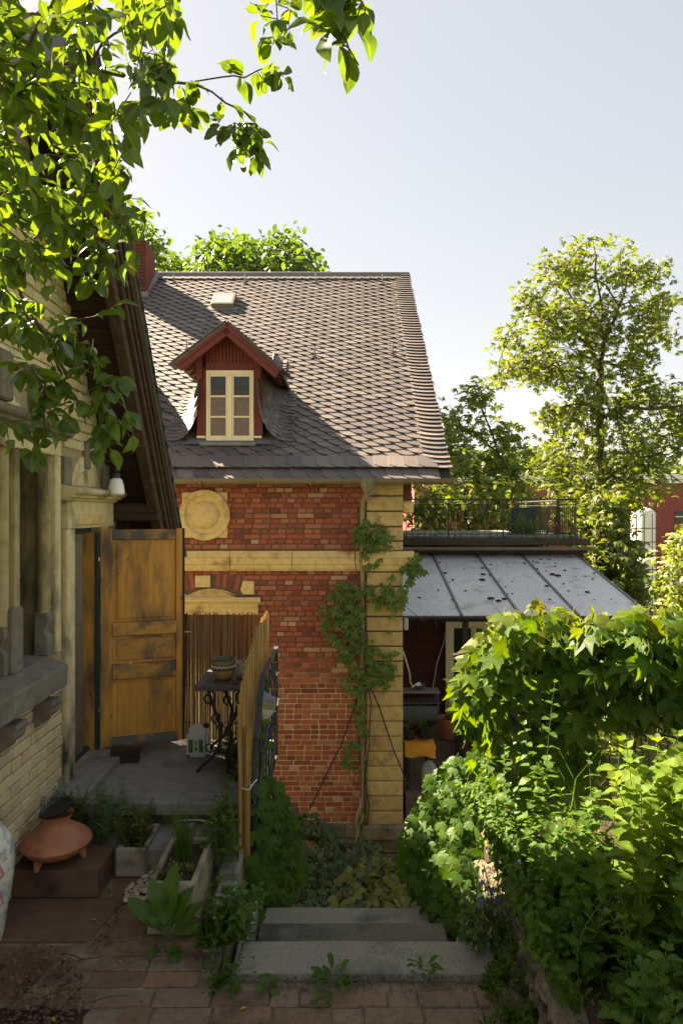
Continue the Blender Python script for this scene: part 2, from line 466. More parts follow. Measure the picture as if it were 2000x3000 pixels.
m_slate = S('slate', [(.092,.083,.081),(.128,.111,.104),(.165,.137,.123),(.106,.096,.093),(.20,.17,.153),(.138,.117,.108),(.102,.097,.097)], .62, 5, piece=True, mott=.45, mscale=30, bump=.3, bscale=60, spec=.45, stain=((.19,.16,.145), 7, .62, .78))
m_slate_bed = S('slate bed', [(.03,.03,.03)], .9, bump=0)
m_zinc = S('old zinc', [(.16,.13,.08),(.24,.20,.13)], .6, 3, stretch=(1,1,3), mott=.4, metal=.2, bump=.1)
m_zinc_pipe = S('zinc pipe', [(.30,.25,.16),(.20,.16,.10)], .6, 3, stretch=(1,1,.3), mott=.5, metal=.25, bump=.1)
m_red = S('oxblood paint', [(.115,.022,.014),(.16,.032,.02)], .65, 3, mott=.3, mscale=30, bump=.15)
m_cream = S('cream window paint', [(.68,.58,.34),(.76,.67,.43)], .55, 8, mott=.15, bump=.1)
m_lead = S('lead flashing', [(.13,.13,.13),(.20,.20,.20)], .55, 4, metal=.3, mott=.3, bump=.2)
m_chim = S('chimney brick', [(.20,.045,.03),(.27,.06,.04),(.23,.05,.035)], .85, 7, piece=True, mott=.3)
m_iron = S('dark iron', [(.035,.04,.042),(.06,.065,.065)], .5, 8, metal=.4, mott=.3, bump=.15, stain=((.14,.07,.035), 9, .62, .75))
m_reflpane = S('glass with painted reflection', [(.10,.075,.055),(.17,.135,.10)], .12, 18, mott=.6, mscale=30, bump=0, spec=.5)  # brown-grey reflection in the lower dormer panes, painted as colour
m_winglass = GLASS('window glass', (.012,.02,.012))
F = 10.2                       # distance of the street-side front of the red house
def fx(px): return (px-1000)*F/2000
def fz(py): return H+(1500-py)*F/2000
house = thing('red_brick_house', (-2.5, F, -3.4), 'red brick house with ochre stone trim, slate roof and one dormer window', 'house')
XL, XR = -6.2, fx(1180)
# ---- walls
wall = MB().box((XL, F+.012, -3.6), (XR-.01, F+12.2, H+.6)).build('wall', m_mortar, house)
for xg in (XL, XR-.012): MB().prism([(F+.0121, H+.59), (F+12.2, H+.59), (F+6.1, H+5.3)], ((xg,0,0),(0,1,0),(0,0,1),(1,0,0)), 0, .01 if xg < 0 else -.01).build('gable', m_mortar, house)
# ---- bricks
def brickvar(L, h, d, k):
    out = []
    for s in range(k):
        out.append(var_of(MB().box((-L/2, 0, -h/2), (L/2, d, h/2)), .006, .0022, s))
    return out
bv = brickvar(.244, .061, .05, 3) + brickvar(.114, .061, .05, 3) + brickvar(.178, .061, .05, 2)
ROW = .077; zt = fz(1413); zb = fz(2408); its = []; rr = random.Random(3)
cx, cz = fx(601), fz(1509)
def blocked(x, z, w_):
    if fz(1612) > z > fz(1673): return True                       # string course
    if math.hypot(x-cx, z-cz) < .26: return True
    if x < fx(762)-w_*.3 and z < fz(1750) and z > fz(1795): return True   # lintel
    if x < fx(735)-w_*.3 and z < fz(1690) and z >= fz(1750): return True  # arch
    if x < fx(776) and z <= fz(1795): return True                  # behind the screen: window
    return False
row = 0; z = zt-ROW/2
while z > zb:
    if row % 2 == 0: x = fx(430) + rr.uniform(0, .25); L = .26; step = .26
    else: x = fx(430) + rr.uniform(0, .12); step = .13
    while x < fx(1072)-.02:
        s = step
        if row % 2 == 0 and rr.random() < (.35 if z > -.2 else .06): s = .13
        vi = rr.randrange(3) + (0 if s > .2 else 3)
        c = x+s/2
        if c + s/2 > fx(1074): c = fx(1074)-s/2+.03
        if not blocked(c, z, s):
            T = Matrix.Translation((c+rr.uniform(-.003, .003), F-rr.uniform(.0, .006), z+rr.uniform(-.002, .002)))
            its.append((vi, T @ Matrix.Rotation(rr.uniform(-.008, .008), 4, 'Y')))
        x += s
    z -= ROW; row += 1
def prio_brick(c):
    u = c.x/c.y*2000+1000; v = 1500-(c.z-H)/c.y*2000
    return 2.0 if (u > 800 and v < 2380) or (u > 560 and 1420 < v < 1780) else .5
pieces(wall, 'brick', bv, its, m_brick, 300, 'brickwork', prio_brick)
# segmental arch over the hidden window
its = []
acx, acz, ar = fx(620), fz(2010), (2010-1722)*F/2000
for k in range(-7, 8):
    a = k*.062
    if abs(k) < 1 or abs(a) > .40: continue
    c = Vector((acx+math.sin(a)*(ar+.115), F, acz+math.cos(a)*(ar+.115)))
    its.append((6+k % 2, Matrix.Translation(c) @ Matrix.Rotation(a-math.pi/2, 4, 'Y') @ Matrix.Scale(1.2, 4, (1,0,0))))
pieces(wall, 'arch_brick', bv, its, m_brick, 300)
def fbox(name, x0, x1, y0, y1, d, mat=m_sand, par=None, bev=.006, back=.02):
    return bx(name, (fx(x0), F-d, fz(y1)), (fx(x1), F+back, fz(y0)), mat, par or house, bev)
win = MB().prism([(fx(500), fz(1800)), (fx(757), fz(1800)), (fx(757), fz(1770)), (fx(760), fz(1766)), (fx(760), fz(1752)), (fx(500), fz(1752))], ((0,F,0),(1,0,0),(0,0,1),(0,-1,0)), -.03, .05).build('window', m_sand, house, bevel=.006)
MB().prism([(0, 0), (.02, 0), (.03, .02), (.05, .03), (.05, .05), (0, .09)], ((0, F-.05, fz(1766)), (0,-1,0), (0,0,1), (1,0,0)), fx(500), fx(765)).build('lintel_moulding', m_sand, win, bevel=.004)
for y_ in (1777, 1789): bx('lintel_fillet', (fx(500), F-.062, fz(y_+3)), (fx(752), F-.0505, fz(y_)), m_sand, win, .003)
tag(win, 'ochre stone window surround behind the reed screen')
fbox('keystone', 573, 617, 1686, 1720, .035, par=win)
MB().prism([(fx(705), fz(1727)), (fx(712), fz(1702)), (fx(745), fz(1702)), (fx(745), fz(1741)), (fx(712), fz(1741))], ((0,F,0),(1,0,0),(0,0,1),(0,-1,0)), -.02, .03).build('springer', m_sand, win, bevel=.005)
MB().prism([(fx(535), fz(1752)), (fx(535), fz(1735))] + [(fx(548+k*20), fz(1724+abs(k-3.6)**2*1.6)) for k in range(9)] + [(fx(712), fz(1752))], ((0,F,0),(1,0,0),(0,0,1),(0,-1,0)), -.02, .012).build('tympanum', m_sandp, win)
fbox('window_frame', 545, 740, 1800, 2330, -.05, m_cream, win, back=.12)
for x0, x1 in ((556, 640), (652, 730)):
    for y0, y1 in ((1812, 1960), (1972, 2120), (2132, 2320)): fbox('pane', x0, x1, y0, y1, -.047, GLASS('curtained glass', (.30,.27,.22), .2) if 'curtained glass' not in bpy.data.materials else bpy.data.materials['curtained glass'], win, 0, .1)
# ---- roundel
def roundel():
    quad = []
    for q in range(4):
        a0 = q*math.pi/2+.006; a1 = (q+1)*math.pi/2-.006; mb = MB()
        sx, sz = (1 if q in (0, 3) else -1), (1 if q < 2 else -1)
        # ear plate: square quarter under the disc
        c = [(.004*sx, .004*sz), (.335*sx, .004*sz), (.335*sx, .335*sz), (.004*sx, .335*sz)]
        mb.prism([(.003*sx, .003*sz), (.338*sx, .003*sz), (.338*sx, .338*sz), (.003*sx, .338*sz)], ((cx, F, cz), (1,0,0), (0,0,1), (0,-1,0)), -.03, .0095) if False else mb.prism([(.17*sx, .17*sz), (.338*sx, .17*sz), (.338*sx, .338*sz), (.17*sx, .338*sz)], ((cx, F, cz), (1,0,0), (0,0,1), (0,-1,0)), -.02, .034)
        mb.build('ear', m_sand, rd, bevel=.004); mb = MB(); mb.lathe([(.378, -.01), (.378, .056), (.372, .062), (.302, .066), (.296, .060), (.284, .030), (.258, .012), (.225, .010), (.210, .014), (.204, .030), (.196, .040), (.15, .066), (.10, .082), (.05, .090), (.004, .092)], (cx, F, cz), 18, a0, a1, ((1,0,0), (0,0,1), (0,-1,0)))
        quad.append(mb.build('quadrant', m_sand, rd, smooth=True))
rd = bx('roundel', (cx-.2, F+.006, cz-.2), (cx+.2, F+.03, cz+.2), m_sand, house); tag(rd, 'round ochre stone roundel in the brick front')
roundel()
# ---- string course in lengths
sp = [(-.02, fz(1672)), (.035, fz(1672)), (.035, fz(1668)), (.05, fz(1666)), (.05, fz(1654)), (.065, fz(1652)), (.065, fz(1634)), (.085, fz(1632)), (.03, fz(1614)), (-.02, fz(1614))]
for x0, x1 in ((420, 535), (535, 674), (675.5, 856), (857.5, 1040), (1041, 1074)):
    MB().prism(sp, ((0,F,0),(0,-1,0),(0,0,1),(1,0,0)), fx(x0), fx(x1)).build('string_course', m_sand, house, bevel=.004)
# cornice wrap over the pilaster
spp = [(a+.06, b) for a, b in sp[1:-1]]
MB().prism([(-.02, fz(1672))]+spp+[(-.02, fz(1614))], ((0,F,0),(0,-1,0),(0,0,1),(1,0,0)), fx(1060), fx(1211)).build('string_course', m_sand, house, bevel=.006)
# ---- pilaster of rusticated blocks
yb = [(1413, 1451), (1455, 1496), (1500, 1541), (1545, 1583), (1587, 1612)]
y = 1676
while y < 2395: yb.append((y, y+39.5)); y += 43.6
fbox('pilaster', 1074, 1179, 1413, 2412, .02, m_mortar, back=.5)
for i, (y0, y1) in enumerate(yb):
    o = fbox('quoin', 1072, 1180-rr.uniform(0, 2), y0, y1, .058+rr.uniform(0, .006), m_sandp, bev=.010)
# plinth
for x0, x1 in ((780, 900), (901, 1010), (1011, 1064)): fbox('plinth_ledge', x0, x1, 2412, 2446, .10, m_plinth, bev=.012)
fbox('plinth_ledge', 1058, 1194, 2408, 2449, .16, m_plinth, bev=.02)
for (x0, x1, y0, y1) in ((1068, 1122, 2452, 2492), (1123, 1178, 2452, 2492), (1068, 1180, 2496, 2545), (1068, 1130, 2549, 2600), (1131, 1180, 2549, 2600), (1068, 1180, 2604, 2660)):
    roughen(fbox('plinth_block', x0, x1, y0, y1, .075, m_plinth, bev=.015), .012, 14, 2)
for k in range(6):
    for j in range(2): roughen(fbox('plinth_block', 700+k*60+j*25, 757+k*60+j*25, 2450+j*75, 2522+j*75, .03, m_plinth, bev=.012), .01, 12, 1)
# kneeler and verge board at the right end
bx('kneeler', (XR-.02, F-.02, fz(1505)), (XR+.16, F+.3, fz(1468)), m_sand, house, .03)
bx('verge_post', (XR, F+.02, fz(1468)), (XR+.13, F+.2, fz(1408)), m_red, house, .004)
# ---- gutter and downpipe
GY = 9.88; gz = H+.475
GPROF = [(math.cos(a)*.075, math.sin(a)*.075) for a in [math.pi+math.pi*i/10 for i in range(11)]]
GPROF = GPROF + [(.070, .0)] + [(math.cos(a)*.066, math.sin(a)*.066) for a in [2*math.pi-math.pi*i/10 for i in range(11)]]
gut = MB().prism(GPROF, ((0, GY, gz), (0,1,0), (0,0,1), (1,0,0)), XL, (1328-1000)*GY/2000).build('gutter', m_zinc, house)
MB().tube([(XL, GY-.075, gz), ((1328-1000)*GY/2000, GY-.075, gz)], .009, 6).build('rolled_edge', m_zinc, gut)
for px in (590, 760, 910, 1085, 1205, 1296): bx('bracket', ((px-1000)*GY/2000-.012, GY-.083, gz-.083), ((px-1000)*GY/2000+.012, GY+.09, gz-.03), m_zinc, gut, .004)
PX = fx(1061); PY = F-.075
pipe = MB().tube([(fx(1073), GY, gz-.06), (fx(1072), GY+.05, gz-.16), (fx(1062), PY-.02, gz-.34), (PX, PY, fz(1500)), (PX, PY, fz(2325)), (PX-.015, PY-.03, fz(2350)), (PX-.075, PY-.06, fz(2385)), (PX-.08, PY-.06, fz(2410)), (PX+.02, PY-.02, fz(2455)), (PX+.03, PY, fz(2480)), (PX+.03, PY, fz(2680))], .038, 12).build('downpipe', m_zinc_pipe, house, smooth=True)
MB().lathe([(.05, -.26), (.055, -.14), (.12, -.02), (.125, .05)], (fx(1073), GY+.02, gz-.05), 14).build('hopper', m_zinc, pipe, smooth=True)
for py in (1640, 1950, 2240, 2335): MB().lathe([(.036, -.03), (.05, -.02), (.05, .02), (.036, .03)], (PX, PY, fz(py)), 12).build('pipe_collar', m_zinc_pipe, pipe, smooth=True)
# ---- roof
TA = .81; al = math.atan(TA); ca, sa = math.cos(al), math.sin(al)
RO = Vector((0, 9.95, H+.5)); ru = Vector((1,0,0)); rv = Vector((0, ca, sa)); rn = Vector((0, -sa, ca))
SL = 6.35/ca; XE = 1.60
roof = MB().prism([(0, -.09), (SL, -.09), (SL, -.012), (0, -.012)], (RO, rv, rn, ru), XL-.3, XE).add([], []).build('roof', m_slate_bed, house)
rb = RO + rv*SL
MB().prism([(0, 0), (7.6, -6.1), (7.6, -6.2), (0, -.12)], (rb+Vector((0,.02,-.03)), (0,1,0), (0,0,1), ru), XL-.3, XE).build('rear_roof', m_slate_bed, house)
def tilevar(pts, th, seed):
    r2 = random.Random(seed); n = len(pts)
    pts = [(x+r2.uniform(-.004, .004), y+r2.uniform(-.004, .004)) for x, y in pts]
    V = [(x, y, 0) for x, y in pts] + [(x, y, -th) for x, y in pts]
    return dict(V=V, F=[np.array([list(range(n))]), np.array([(i, n+i, n+(i+1) % n, (i+1) % n) for i in range(n)])])
TP = [(.25, .36), (0, .36), (0, .20), (.010, .14), (.036, .080), (.078, .034), (.13, .008), (.18, 0), (.25, 0)]
TP = TP[::-1]
tv = [tilevar(TP, .009, s) for s in range(4)]
EP = [(.31, .36), (0, .36), (0, .14), (.016, .08), (.055, .028), (.12, .0), (.31, 0)][::-1]
ev = [tilevar(EP, .010, 10+s) for s in range(2)]
VP = [(.36, .22), (-.08, .22), (-.02, .10), (.06, .045), (.16, .012), (.25, 0), (.36, .02)][::-1]
vv = [tilevar(VP, .010, 20+s) for s in range(2)]
th = R(18); its = []
e1 = ru*math.cos(th)+rv*math.sin(th); e2 = -ru*math.sin(th)+rv*math.cos(th)
def roofpt(u, v): return RO + ru*u + rv*v
DX0, DX1, DXC = -2.26, -1.225, -1.735
for j in range(-24, 70):
    for i in range(-50, 40):
        off = (j*.37 % 1)*.18
        q = e1*(i*.183+off+rr.uniform(-.008, .008)) + e2*(j*.196+rr.uniform(-.004, .004))
        u = q.dot(ru); v = q.dot(rv)
        if not (-6.4 < u < XE-.36 and .20 < v < SL-.30): continue
        c = roofpt(u, v)
        if DX0-.05 < u < DX1-.1 and .82 < v < 2.7: continue
        nn = (rn + e2*.105 + e1*.10 + rvec(rr, .012)).normalized()
        its.append((rr.randrange(4), basis(c + rn*.052, e2-rn*.105, nn, 1)))
k = -6.4
while k < XE-.28:
    its.append((4+rr.randrange(2), basis(roofpt(k, -.06)+rn*.045, rv-rn*.08, rn+rv*.09+ru*.05, 1))); k += .235
k = -6.4
while k < XE-.28:
    its.append((4+rr.randrange(2), basis(roofpt(k, .175)+rn*.085, rv-rn*.10, rn+rv*.10+ru*.05, (.95, .9, 1)))); k += .215
k = .15
while k < SL-.05:
    its.append((6+rr.randrange(2), basis(roofpt(XE-.34+rr.uniform(-.015, .015), k)+rn*.07, rv-rn*.22, rn+rv*.22-ru*.02, 1))); k += .125
k = -5.4
while k < XE-.2:
    its.append((rr.randrange(4), basis(roofpt(k, SL-.33)+rn*.065, rv-rn*.10, rn+rv*.10+ru*.04, (1, .8, 1)))); k += .2
pieces(roof, 'slate', tv+ev+vv, its, m_slate, 300, 'slate_courses')
MB().prism([(-.16, -.02), (.02, -.0), (.02, .05), (-.02, .055), (-.17, .0)], (rb+rn*.035, rv, rn, ru), XL-.3, XE+.01).build('ridge_cap', m_lead, house)
for px, py in ((512, 832), (719, 832), (925, 832), (1120, 836), (921, 1050), (1149, 1040), (549, 1030)):
    a = (1500-py)/2000; t = (a*9.95-.5)/(TA-a); c = Vector(((px-1000)*(9.95+t)/2000, 9.95+t, H+.5+TA*t))+rn*.03
    MB().tube([c, c+Vector((0,-.03,.02)), c+Vector((0,-.06,.10)), c+Vector((0,-.06,.20))], .012, 6).box((c.x-.04, c.y-.03, c.z-.015), (c.x+.04, c.y+.03, c.z+.01)).build('roof_hook', m_lead, house)
# chimney
ch0 = Vector((-5.0, 15.3, 0)); ch1 = Vector((-4.38, 16.1, 0)); cz0, cz1 = H+4.4, H+6.1
chim = bx('chimney', (ch0.x+.006, ch0.y+.006, cz0), (ch1.x-.006, ch1.y-.006, cz1), m_mortar, house)
its = []; k = 0; z = cz0+.04
while z < cz1:
    o_ = (k % 2)*.065
    for i in range(5):
        its.append((0 if i else 3, Matrix.Translation((min(ch0.x+.125+i*.26-o_, ch1.x-.124), ch0.y, z))))
        if i < 3: its.append((0, Matrix.Translation((ch1.x, ch0.y+.125+i*.26, z)) @ Matrix.Rotation(R(90), 4, 'Z')))
    z += ROW; k += 1
pieces(chim, 'brick', bv, its, m_chim, 300)
c = roofpt(-4.38, 6.9)
MB().add([(-4.4, 15.25, H+4.85), (-4.28, 15.25, H+4.86), (-4.28, 16.2, H+5.62), (-4.4, 16.2, H+5.75)], [(0,1,2,3)]).build('flashing', m_lead, chim)
bx('flashing', (-5.05, 15.22, H+4.76), (-4.3, 15.29, H+4.92), m_lead, chim)
# skylight
a = (1500-906)/2000; t = (a*9.95-.5)/(TA-a); sc_ = Vector(((652-1000)*(9.95+t)/2000, 9.95+t, H+.5+TA*t))
fr = (sc_, ru, rv, rn)
sky_l = MB().prism([(-.24, 0), (.24, 0), (.24, .62), (-.24, .62)], fr, 0, .13).build('skylight', m_zinc, house, bevel=.01)
MB().prism([(-.2, .05), (.2, .05), (.2, .57), (-.2, .57)], fr, .1, .133).build('pane', GLASS('skylight glass', (.35,.37,.38), .08), sky_l)
MB().prism([(-.34, -.12), (.34, -.12), (.34, .02), (-.34, .02)], fr, .02, .04).build('apron', m_lead, sky_l)
# ---- dormer
DY = 10.65; dz0 = H+1.05
def dx(px): return (px-1000)*DY/2000
def dz(py): return H+(1500-py)*DY/2000
back = lambda z_: 9.95+(z_-H-.5)/TA
eaz = dz(1085); apz = dz(945)
dm = MB().add([(DX0+.03, DY+.04, dz0-.1), (DX1-.03, DY+.04, dz0-.1), (DX1-.03, DY+.04, eaz), (DXC, DY+.04, apz), (DX0+.03, DY+.04, eaz),
               (DX0+.03, back(dz0-.1)+.2, dz0-.1), (DX1-.03, back(dz0-.1)+.2, dz0-.1), (DX1-.03, back(eaz)+.2, eaz), (DXC, back(apz)+.2, apz), (DX0+.03, back(eaz)+.2, eaz)],
              [(0,1,2,3,4), (0,5,9,4), (1,6,7,2)]).build('dormer', m_slate_bed, house)
tag(dm, 'oxblood red dormer with cream casement window')
def dbox(name, x0, x1, y0, y1, d, mat, bev=.004, bk=.05): return bx(name, (dx(x0), DY-d, dz(y1)), (dx(x1), DY+bk, dz(y0)), mat, dm, bev)
dbox('post', 578, 603, 1078, 1276, .02, m_red); dbox('post', 745, 770, 1078, 1276, .02, m_red)
dbox('post_foot', 577, 603, 1277, 1284, .024, m_cream); dbox('post_foot', 744, 767, 1277, 1284, .024, m_cream)
dbox('header', 603, 745, 1063, 1085, .026, m_red)
k = 603
while k < 745:                                         # vertical boards of the little gable
    hgt = 945 + abs(k+5-674)*.80
    if hgt < 1058: dbox('gable_board', k, k+9.2, hgt, 1064, .012+.004*(int(k) % 2), m_red, .004)
    k += 10
for x0 in (575, 745):                                  # carved brackets
    MB().prism([(0, 0), (.14, 0), (.14, -.09), (.11, -.12), (.11, -.2), (.06, -.24), (.06, -.36), (.03, -.42), (0, -.42)], ((dx(x0)+.01, DY-.02, dz(1036)), (0,-1,0), (0,0,1), (1,0,0)), 0, .10).build('bracket', m_red, dm, bevel=.006)
# casement: outer frame, mullion, glazing bars, six panes set back
fr_ = MB()
for (x0, x1, y0, y1, d) in ((605, 744, 1086, 1097, .035), (605, 744, 1283, 1292, .05), (605, 613, 1097, 1283, .035), (736, 744, 1097, 1283, .035), (667, 681, 1097, 1283, .045)):
    fr_.box((dx(x0), DY-d, dz(y1)), (dx(x1), DY+.03, dz(y0)))
fr_.build('window_frame', m_cream, dm, bevel=.003)
for (x0, x1) in ((613.3, 666.7), (681.3, 735.7)):
    sash = MB()
    for (a_, b_, c_, d_) in ((x0, x1, 1097.3, 1104), (x0, x1, 1277, 1282.7), (x0, x0+4.5, 1104, 1277), (x1-4.5, x1, 1104, 1277), (x0+4.5, x1-4.5, 1159, 1164.5), (x0+4.5, x1-4.5, 1219, 1224.5)):
        sash.box((dx(a_), DY-.03, dz(d_)), (dx(b_), DY+.02, dz(c_)))
    sash.build('sash', m_cream, dm, bevel=.002)
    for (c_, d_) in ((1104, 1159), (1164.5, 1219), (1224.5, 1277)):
        dbox('pane', x0+4.5, x1-4.5, c_, d_, .008, m_winglass if c_ < 1150 else m_reflpane, 0, .015)
bx('sill_flashing', (dx(590), DY-.14, dz(1308)), (dx(752), DY+.03, dz(1296)), m_lead, dm, .006)
MB().add([(dx(540), DY-.12, dz(1303)), (dx(800), DY-.12, dz(1303)), (dx(775), DY+.03, dz(1283)), (dx(560), DY+.03, dz(1283))], [(0,1,2,3)]).build('apron', m_lead, dm)
# roof of the dormer: two slabs with boarded verge, front at DY-.35
FY = DY-.35
ax_, az_ = (665-1000)*FY/2000, H+(1500-943)*FY/2000
for sg, ex, ez in ((-1, (510-1000)*FY/2000, H+(1500-1062)*FY/2000), (1, (825-1000)*FY/2000, H+(1500-1083)*FY/2000)):
    d = Vector((ex-ax_, 0, ez-az_)); L = d.length; d.normalize(); nn = Vector((0,1,0)).cross(d)*(-sg)
    if nn.z < 0: nn = -nn
    o = Vector((ax_, FY, az_))
    MB().prism([(0, -.02), (L, -.02), (L, .012), (0, .012)], (o, d, nn, (0,1,0)), 0, 2.3).build('roof_slab', m_slate, dm)
    MB().prism([(0, -.16), (L-.0, -.16), (L, -.022), (0, -.022)], (o, d, nn, (0,1,0)), .0, .045).build('bargeboard', m_red, dm, bevel=.004)
    MB().prism([(.05, -.075), (L-.03, -.075), (L, -.024), (0, -.024)], (o, d, nn, (0,1,0)), -.02, -.001).build('bargeboard_trim', m_red, dm, bevel=.004)
    for k in range(7): MB().prism([(L*.45+k*.055, -.045), (L*.45+k*.055+.05, -.045), (L*.45+k*.055+.05, -.024), (L*.45+k*.055, -.024)], (o, d, nn, (0,1,0)), .05, 1.6).build('soffit_board', m_red, dm)
    for k in range(4): MB().prism([(L*.5, -.13), (L*.86, -.13), (L*.97, -.08), (L*.97, -.046), (L*.5, -.046)], (o, d, nn, (0,1,0)), .12+k*.33, .19+k*.33).build('rafter_tail', m_red, dm, bevel=.006)
    k = 0
    while k < L:                                     # slate edge under the verge
        MB().prism([(k, .014), (k+.16, .014), (k+.16, .026), (k, .022)], (o, d, nn, (0,1,0)), -.05, .4).build('verge_slate', m_slate, dm); k += .155
# swept valleys of small slates on both sides
its = []
KP = [(.13, .26), (0, .26), (0, .10), (.012, .05), (.04, .015), (.08, 0), (.13, .01)][::-1]
kv = [tilevar(KP, .008, 40+s) for s in range(3)]
for sg, xc in ((1, DX1-.02), (-1, DX0+.02)):
    v = .90
    while v < 3.6:
        zr = .5+.63*v; top = max(0, (dz(1078)-H-zr)/ca)
        wd = min(.42, .16+.5*top) ; hh = min(top, .62)
        for i in range(9):
            s = i/8; an = s*math.pi/2
            if s > .6 and hh < .12: continue
            p = roofpt(xc + sg*wd*(1-math.sin(an)), v + .22*s*s) + rn*(.055+hh*(1-math.cos(an))**1.15)
            nrm = rn*math.cos(an)+ru*sg*math.sin(an)
            side = rv.cross(nrm)
            up_ = (rv*(1-.25*s)+rn*.35*s)
            its.append((rr.randrange(3), basis(p - (up_.cross(nrm)).normalized()*.065, up_ - nrm*.16 + rvec(rr, .03), nrm+rv*.12+rvec(rr, .05), (1.05-.2*s, 1, 1))))
        v += .105
pieces(dm, 'slate', kv, its, m_slate, 300, 'valley_slates')

# the twin of the dormer, further left behind the yellow house
T2 = Matrix.Translation((-2.26, 0, 0))
dm2 = dm.copy(); COL.objects.link(dm2); dm2.matrix_basis = T2; tag(dm2, 'second dormer further left, hidden behind the yellow house')
for c_ in list(dm.children):
    if c_.name.startswith(('slate', 'valley')): continue
    k_ = c_.copy(); COL.objects.link(k_); k_.parent = dm2
# ================================================================== yellow brick house on the left
m_ybrick = S('yellow brick', [(.64,.54,.29),(.70,.60,.35),(.58,.47,.24),(.74,.65,.42),(.67,.55,.30),(.62,.46,.26),(.72,.61,.36),(.54,.45,.28)], .9, 6, piece=True, mott=.25, mscale=40, bump=.6, bscale=90, stain=((.26,.21,.13), 4, .6, .76), stain2=((.16,.14,.10), 2.2, .64, .76))
m_ymortar = S('grey lime mortar', [(.30,.24,.14),(.40,.33,.20)], .95, 6, mott=.5, bump=.6, bscale=120)
m_lstone = S('sooty sandstone', [(.54,.44,.23),(.63,.53,.30),(.56,.45,.24)], .92, 3, mott=.45, mscale=12, bump=.4, bscale=60, stain=((.055,.05,.04), 3.2, .50, .66, (1,1,.45)))
m_colst = S('sooty column stone', [(.30,.235,.115),(.42,.34,.17),(.34,.27,.13)], .92, 3, mott=.5, mscale=9, bump=.4, bscale=50, stain=((.05,.044,.03), 2.4, .46, .64, (1.5,1.5,.35)))
m_sill = S('blackened sandstone', [(.13,.118,.094),(.23,.205,.155)], .9, 5, mott=.5, mscale=14, bump=.5, bscale=50, stain=((.24,.20,.13), 6, .58, .75))
m_oldwood = WOOD('weathered timber', [(.022,.014,.009),(.045,.027,.017),(.075,.048,.032)], 0, .85, 10, knots=False, dark=((.10,.028,.016), 6, .60, .72))
m_rafter = WOOD('weathered rafter', [(.030,.019,.012),(.065,.040,.026),(.11,.075,.052)], 1, .85, 8, knots=False, dark=((.15,.035,.02), 5, .60, .70))
m_pine = WOOD('varnished pine', [(.42,.185,.036),(.60,.285,.052),(.72,.38,.08)], 2, .5, 10, dark=((.10,.075,.045), 2.2, .49, .68, (1.6,1.6,.5)))
m_pineh = WOOD('varnished pine rail', [(.36,.165,.035),(.51,.25,.052),(.63,.33,.075)], 0, .5, 10, dark=((.085,.078,.062), 3.0, .46, .60))
m_greywood = WOOD('grey door wood', [(.10,.085,.06),(.17,.145,.10),(.24,.20,.14)], 2, .8, 10)
m_teal = S('blue-green paint', [(.022,.045,.043),(.03,.06,.057)], .55, 6, mott=.4, bump=.2)
m_tealgrey = S('grey-green window paint', [(.10,.14,.12),(.15,.19,.16)], .55, 6, mott=.4, bump=.2)
m_brass = S('brass', [(.55,.40,.14)], .3, metal=1, mott=.3, bump=0)
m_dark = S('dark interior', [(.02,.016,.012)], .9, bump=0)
XW = -2.1
lh = thing('yellow_brick_house', (-3.6, 4, 0), 'yellow brick house at the left with overhanging timber eaves and open door', 'house')
RY, EY, PIT = 4.25, 6.52, 1.37
def rake(Y): return H + PIT*(EY-Y) if Y >= RY else H + PIT*(EY-RY) - PIT*(RY-Y)
WINY0, WINY1, WZ0, WZ1 = 3.55, 4.96, H-1.03, H+.41
DY0, DY1, DZ0, DZ1 = 5.32, 5.93, .40, H-.13
mb = MB()                                             # wall core around its openings (X deep .3)
def wl(y0, y1, z0, z1): mb.box((XW-.32, y0, z0), (XW-.012, y1, z1))
wl(1.9, WINY0, -.3, H-.3); wl(2.5, WINY0, H-.3, H+.6); wl(WINY0, WINY1, -.3, WZ0); wl(WINY0, WINY1, WZ1, H+.6); wl(WINY1, DY0, -.3, H+.05); wl(WINY1, DY0, H+.05, H+.6)
wl(DY0, DY1, -.3, DZ0); wl(DY0, DY1, DZ1, H+.6); wl(DY1, 6.75, -.3, H-.25)
mb.prism([(DY1, H-.25), (6.62, H-.25), (DY1, rake(DY1)-.12)], ((XW-.012,0,0),(0,1,0),(0,0,1),(-1,0,0)), 0, .3)
mb.prism([(2.5, H+.6), (6.05, H+.6), (RY, rake(RY)-.12)], ((XW-.012,0,0),(0,1,0),(0,0,1),(-1,0,0)), 0, .3)
lw = mb.build('wall', m_ymortar, lh)
bx('rear_wall', (-6, 1.9, -.3), (-5.8, 6.7, H-.4), m_ymortar, lh); bx('end_wall', (-6, 6.45, -.3), (XW-.33, 6.74, H-.3), m_ymortar, lh); bx('end_wall', (-6, 1.9, -.3), (XW-.33, 2.1, H-.3), m_ymortar, lh)
ybv = brickvar(.245, .068, .05, 3) + brickvar(.118, .068, .05, 3)
its = []; YROW = .08; z = -.06; row = 0
def yblock(y, z, s):
    if WINY0-.3 < y+s/2 and y-s/2 < 5.055 and H-1.24 < z < H+.62: return True
    if 5.17 < y+s/2 and y-s/2 < 6.22 and .3 < z < H+.2:
        if y-s/2 < 5.96 or z > H-.14: return True
    if 5.2 < y < 6.12 and H+.18 < z < H+.46: return True       # arch over the door
    if WINY0 < y < 4.75 and H+.6 < z < H+1.0: return True      # arch over the window
    return z > rake(y)-.14
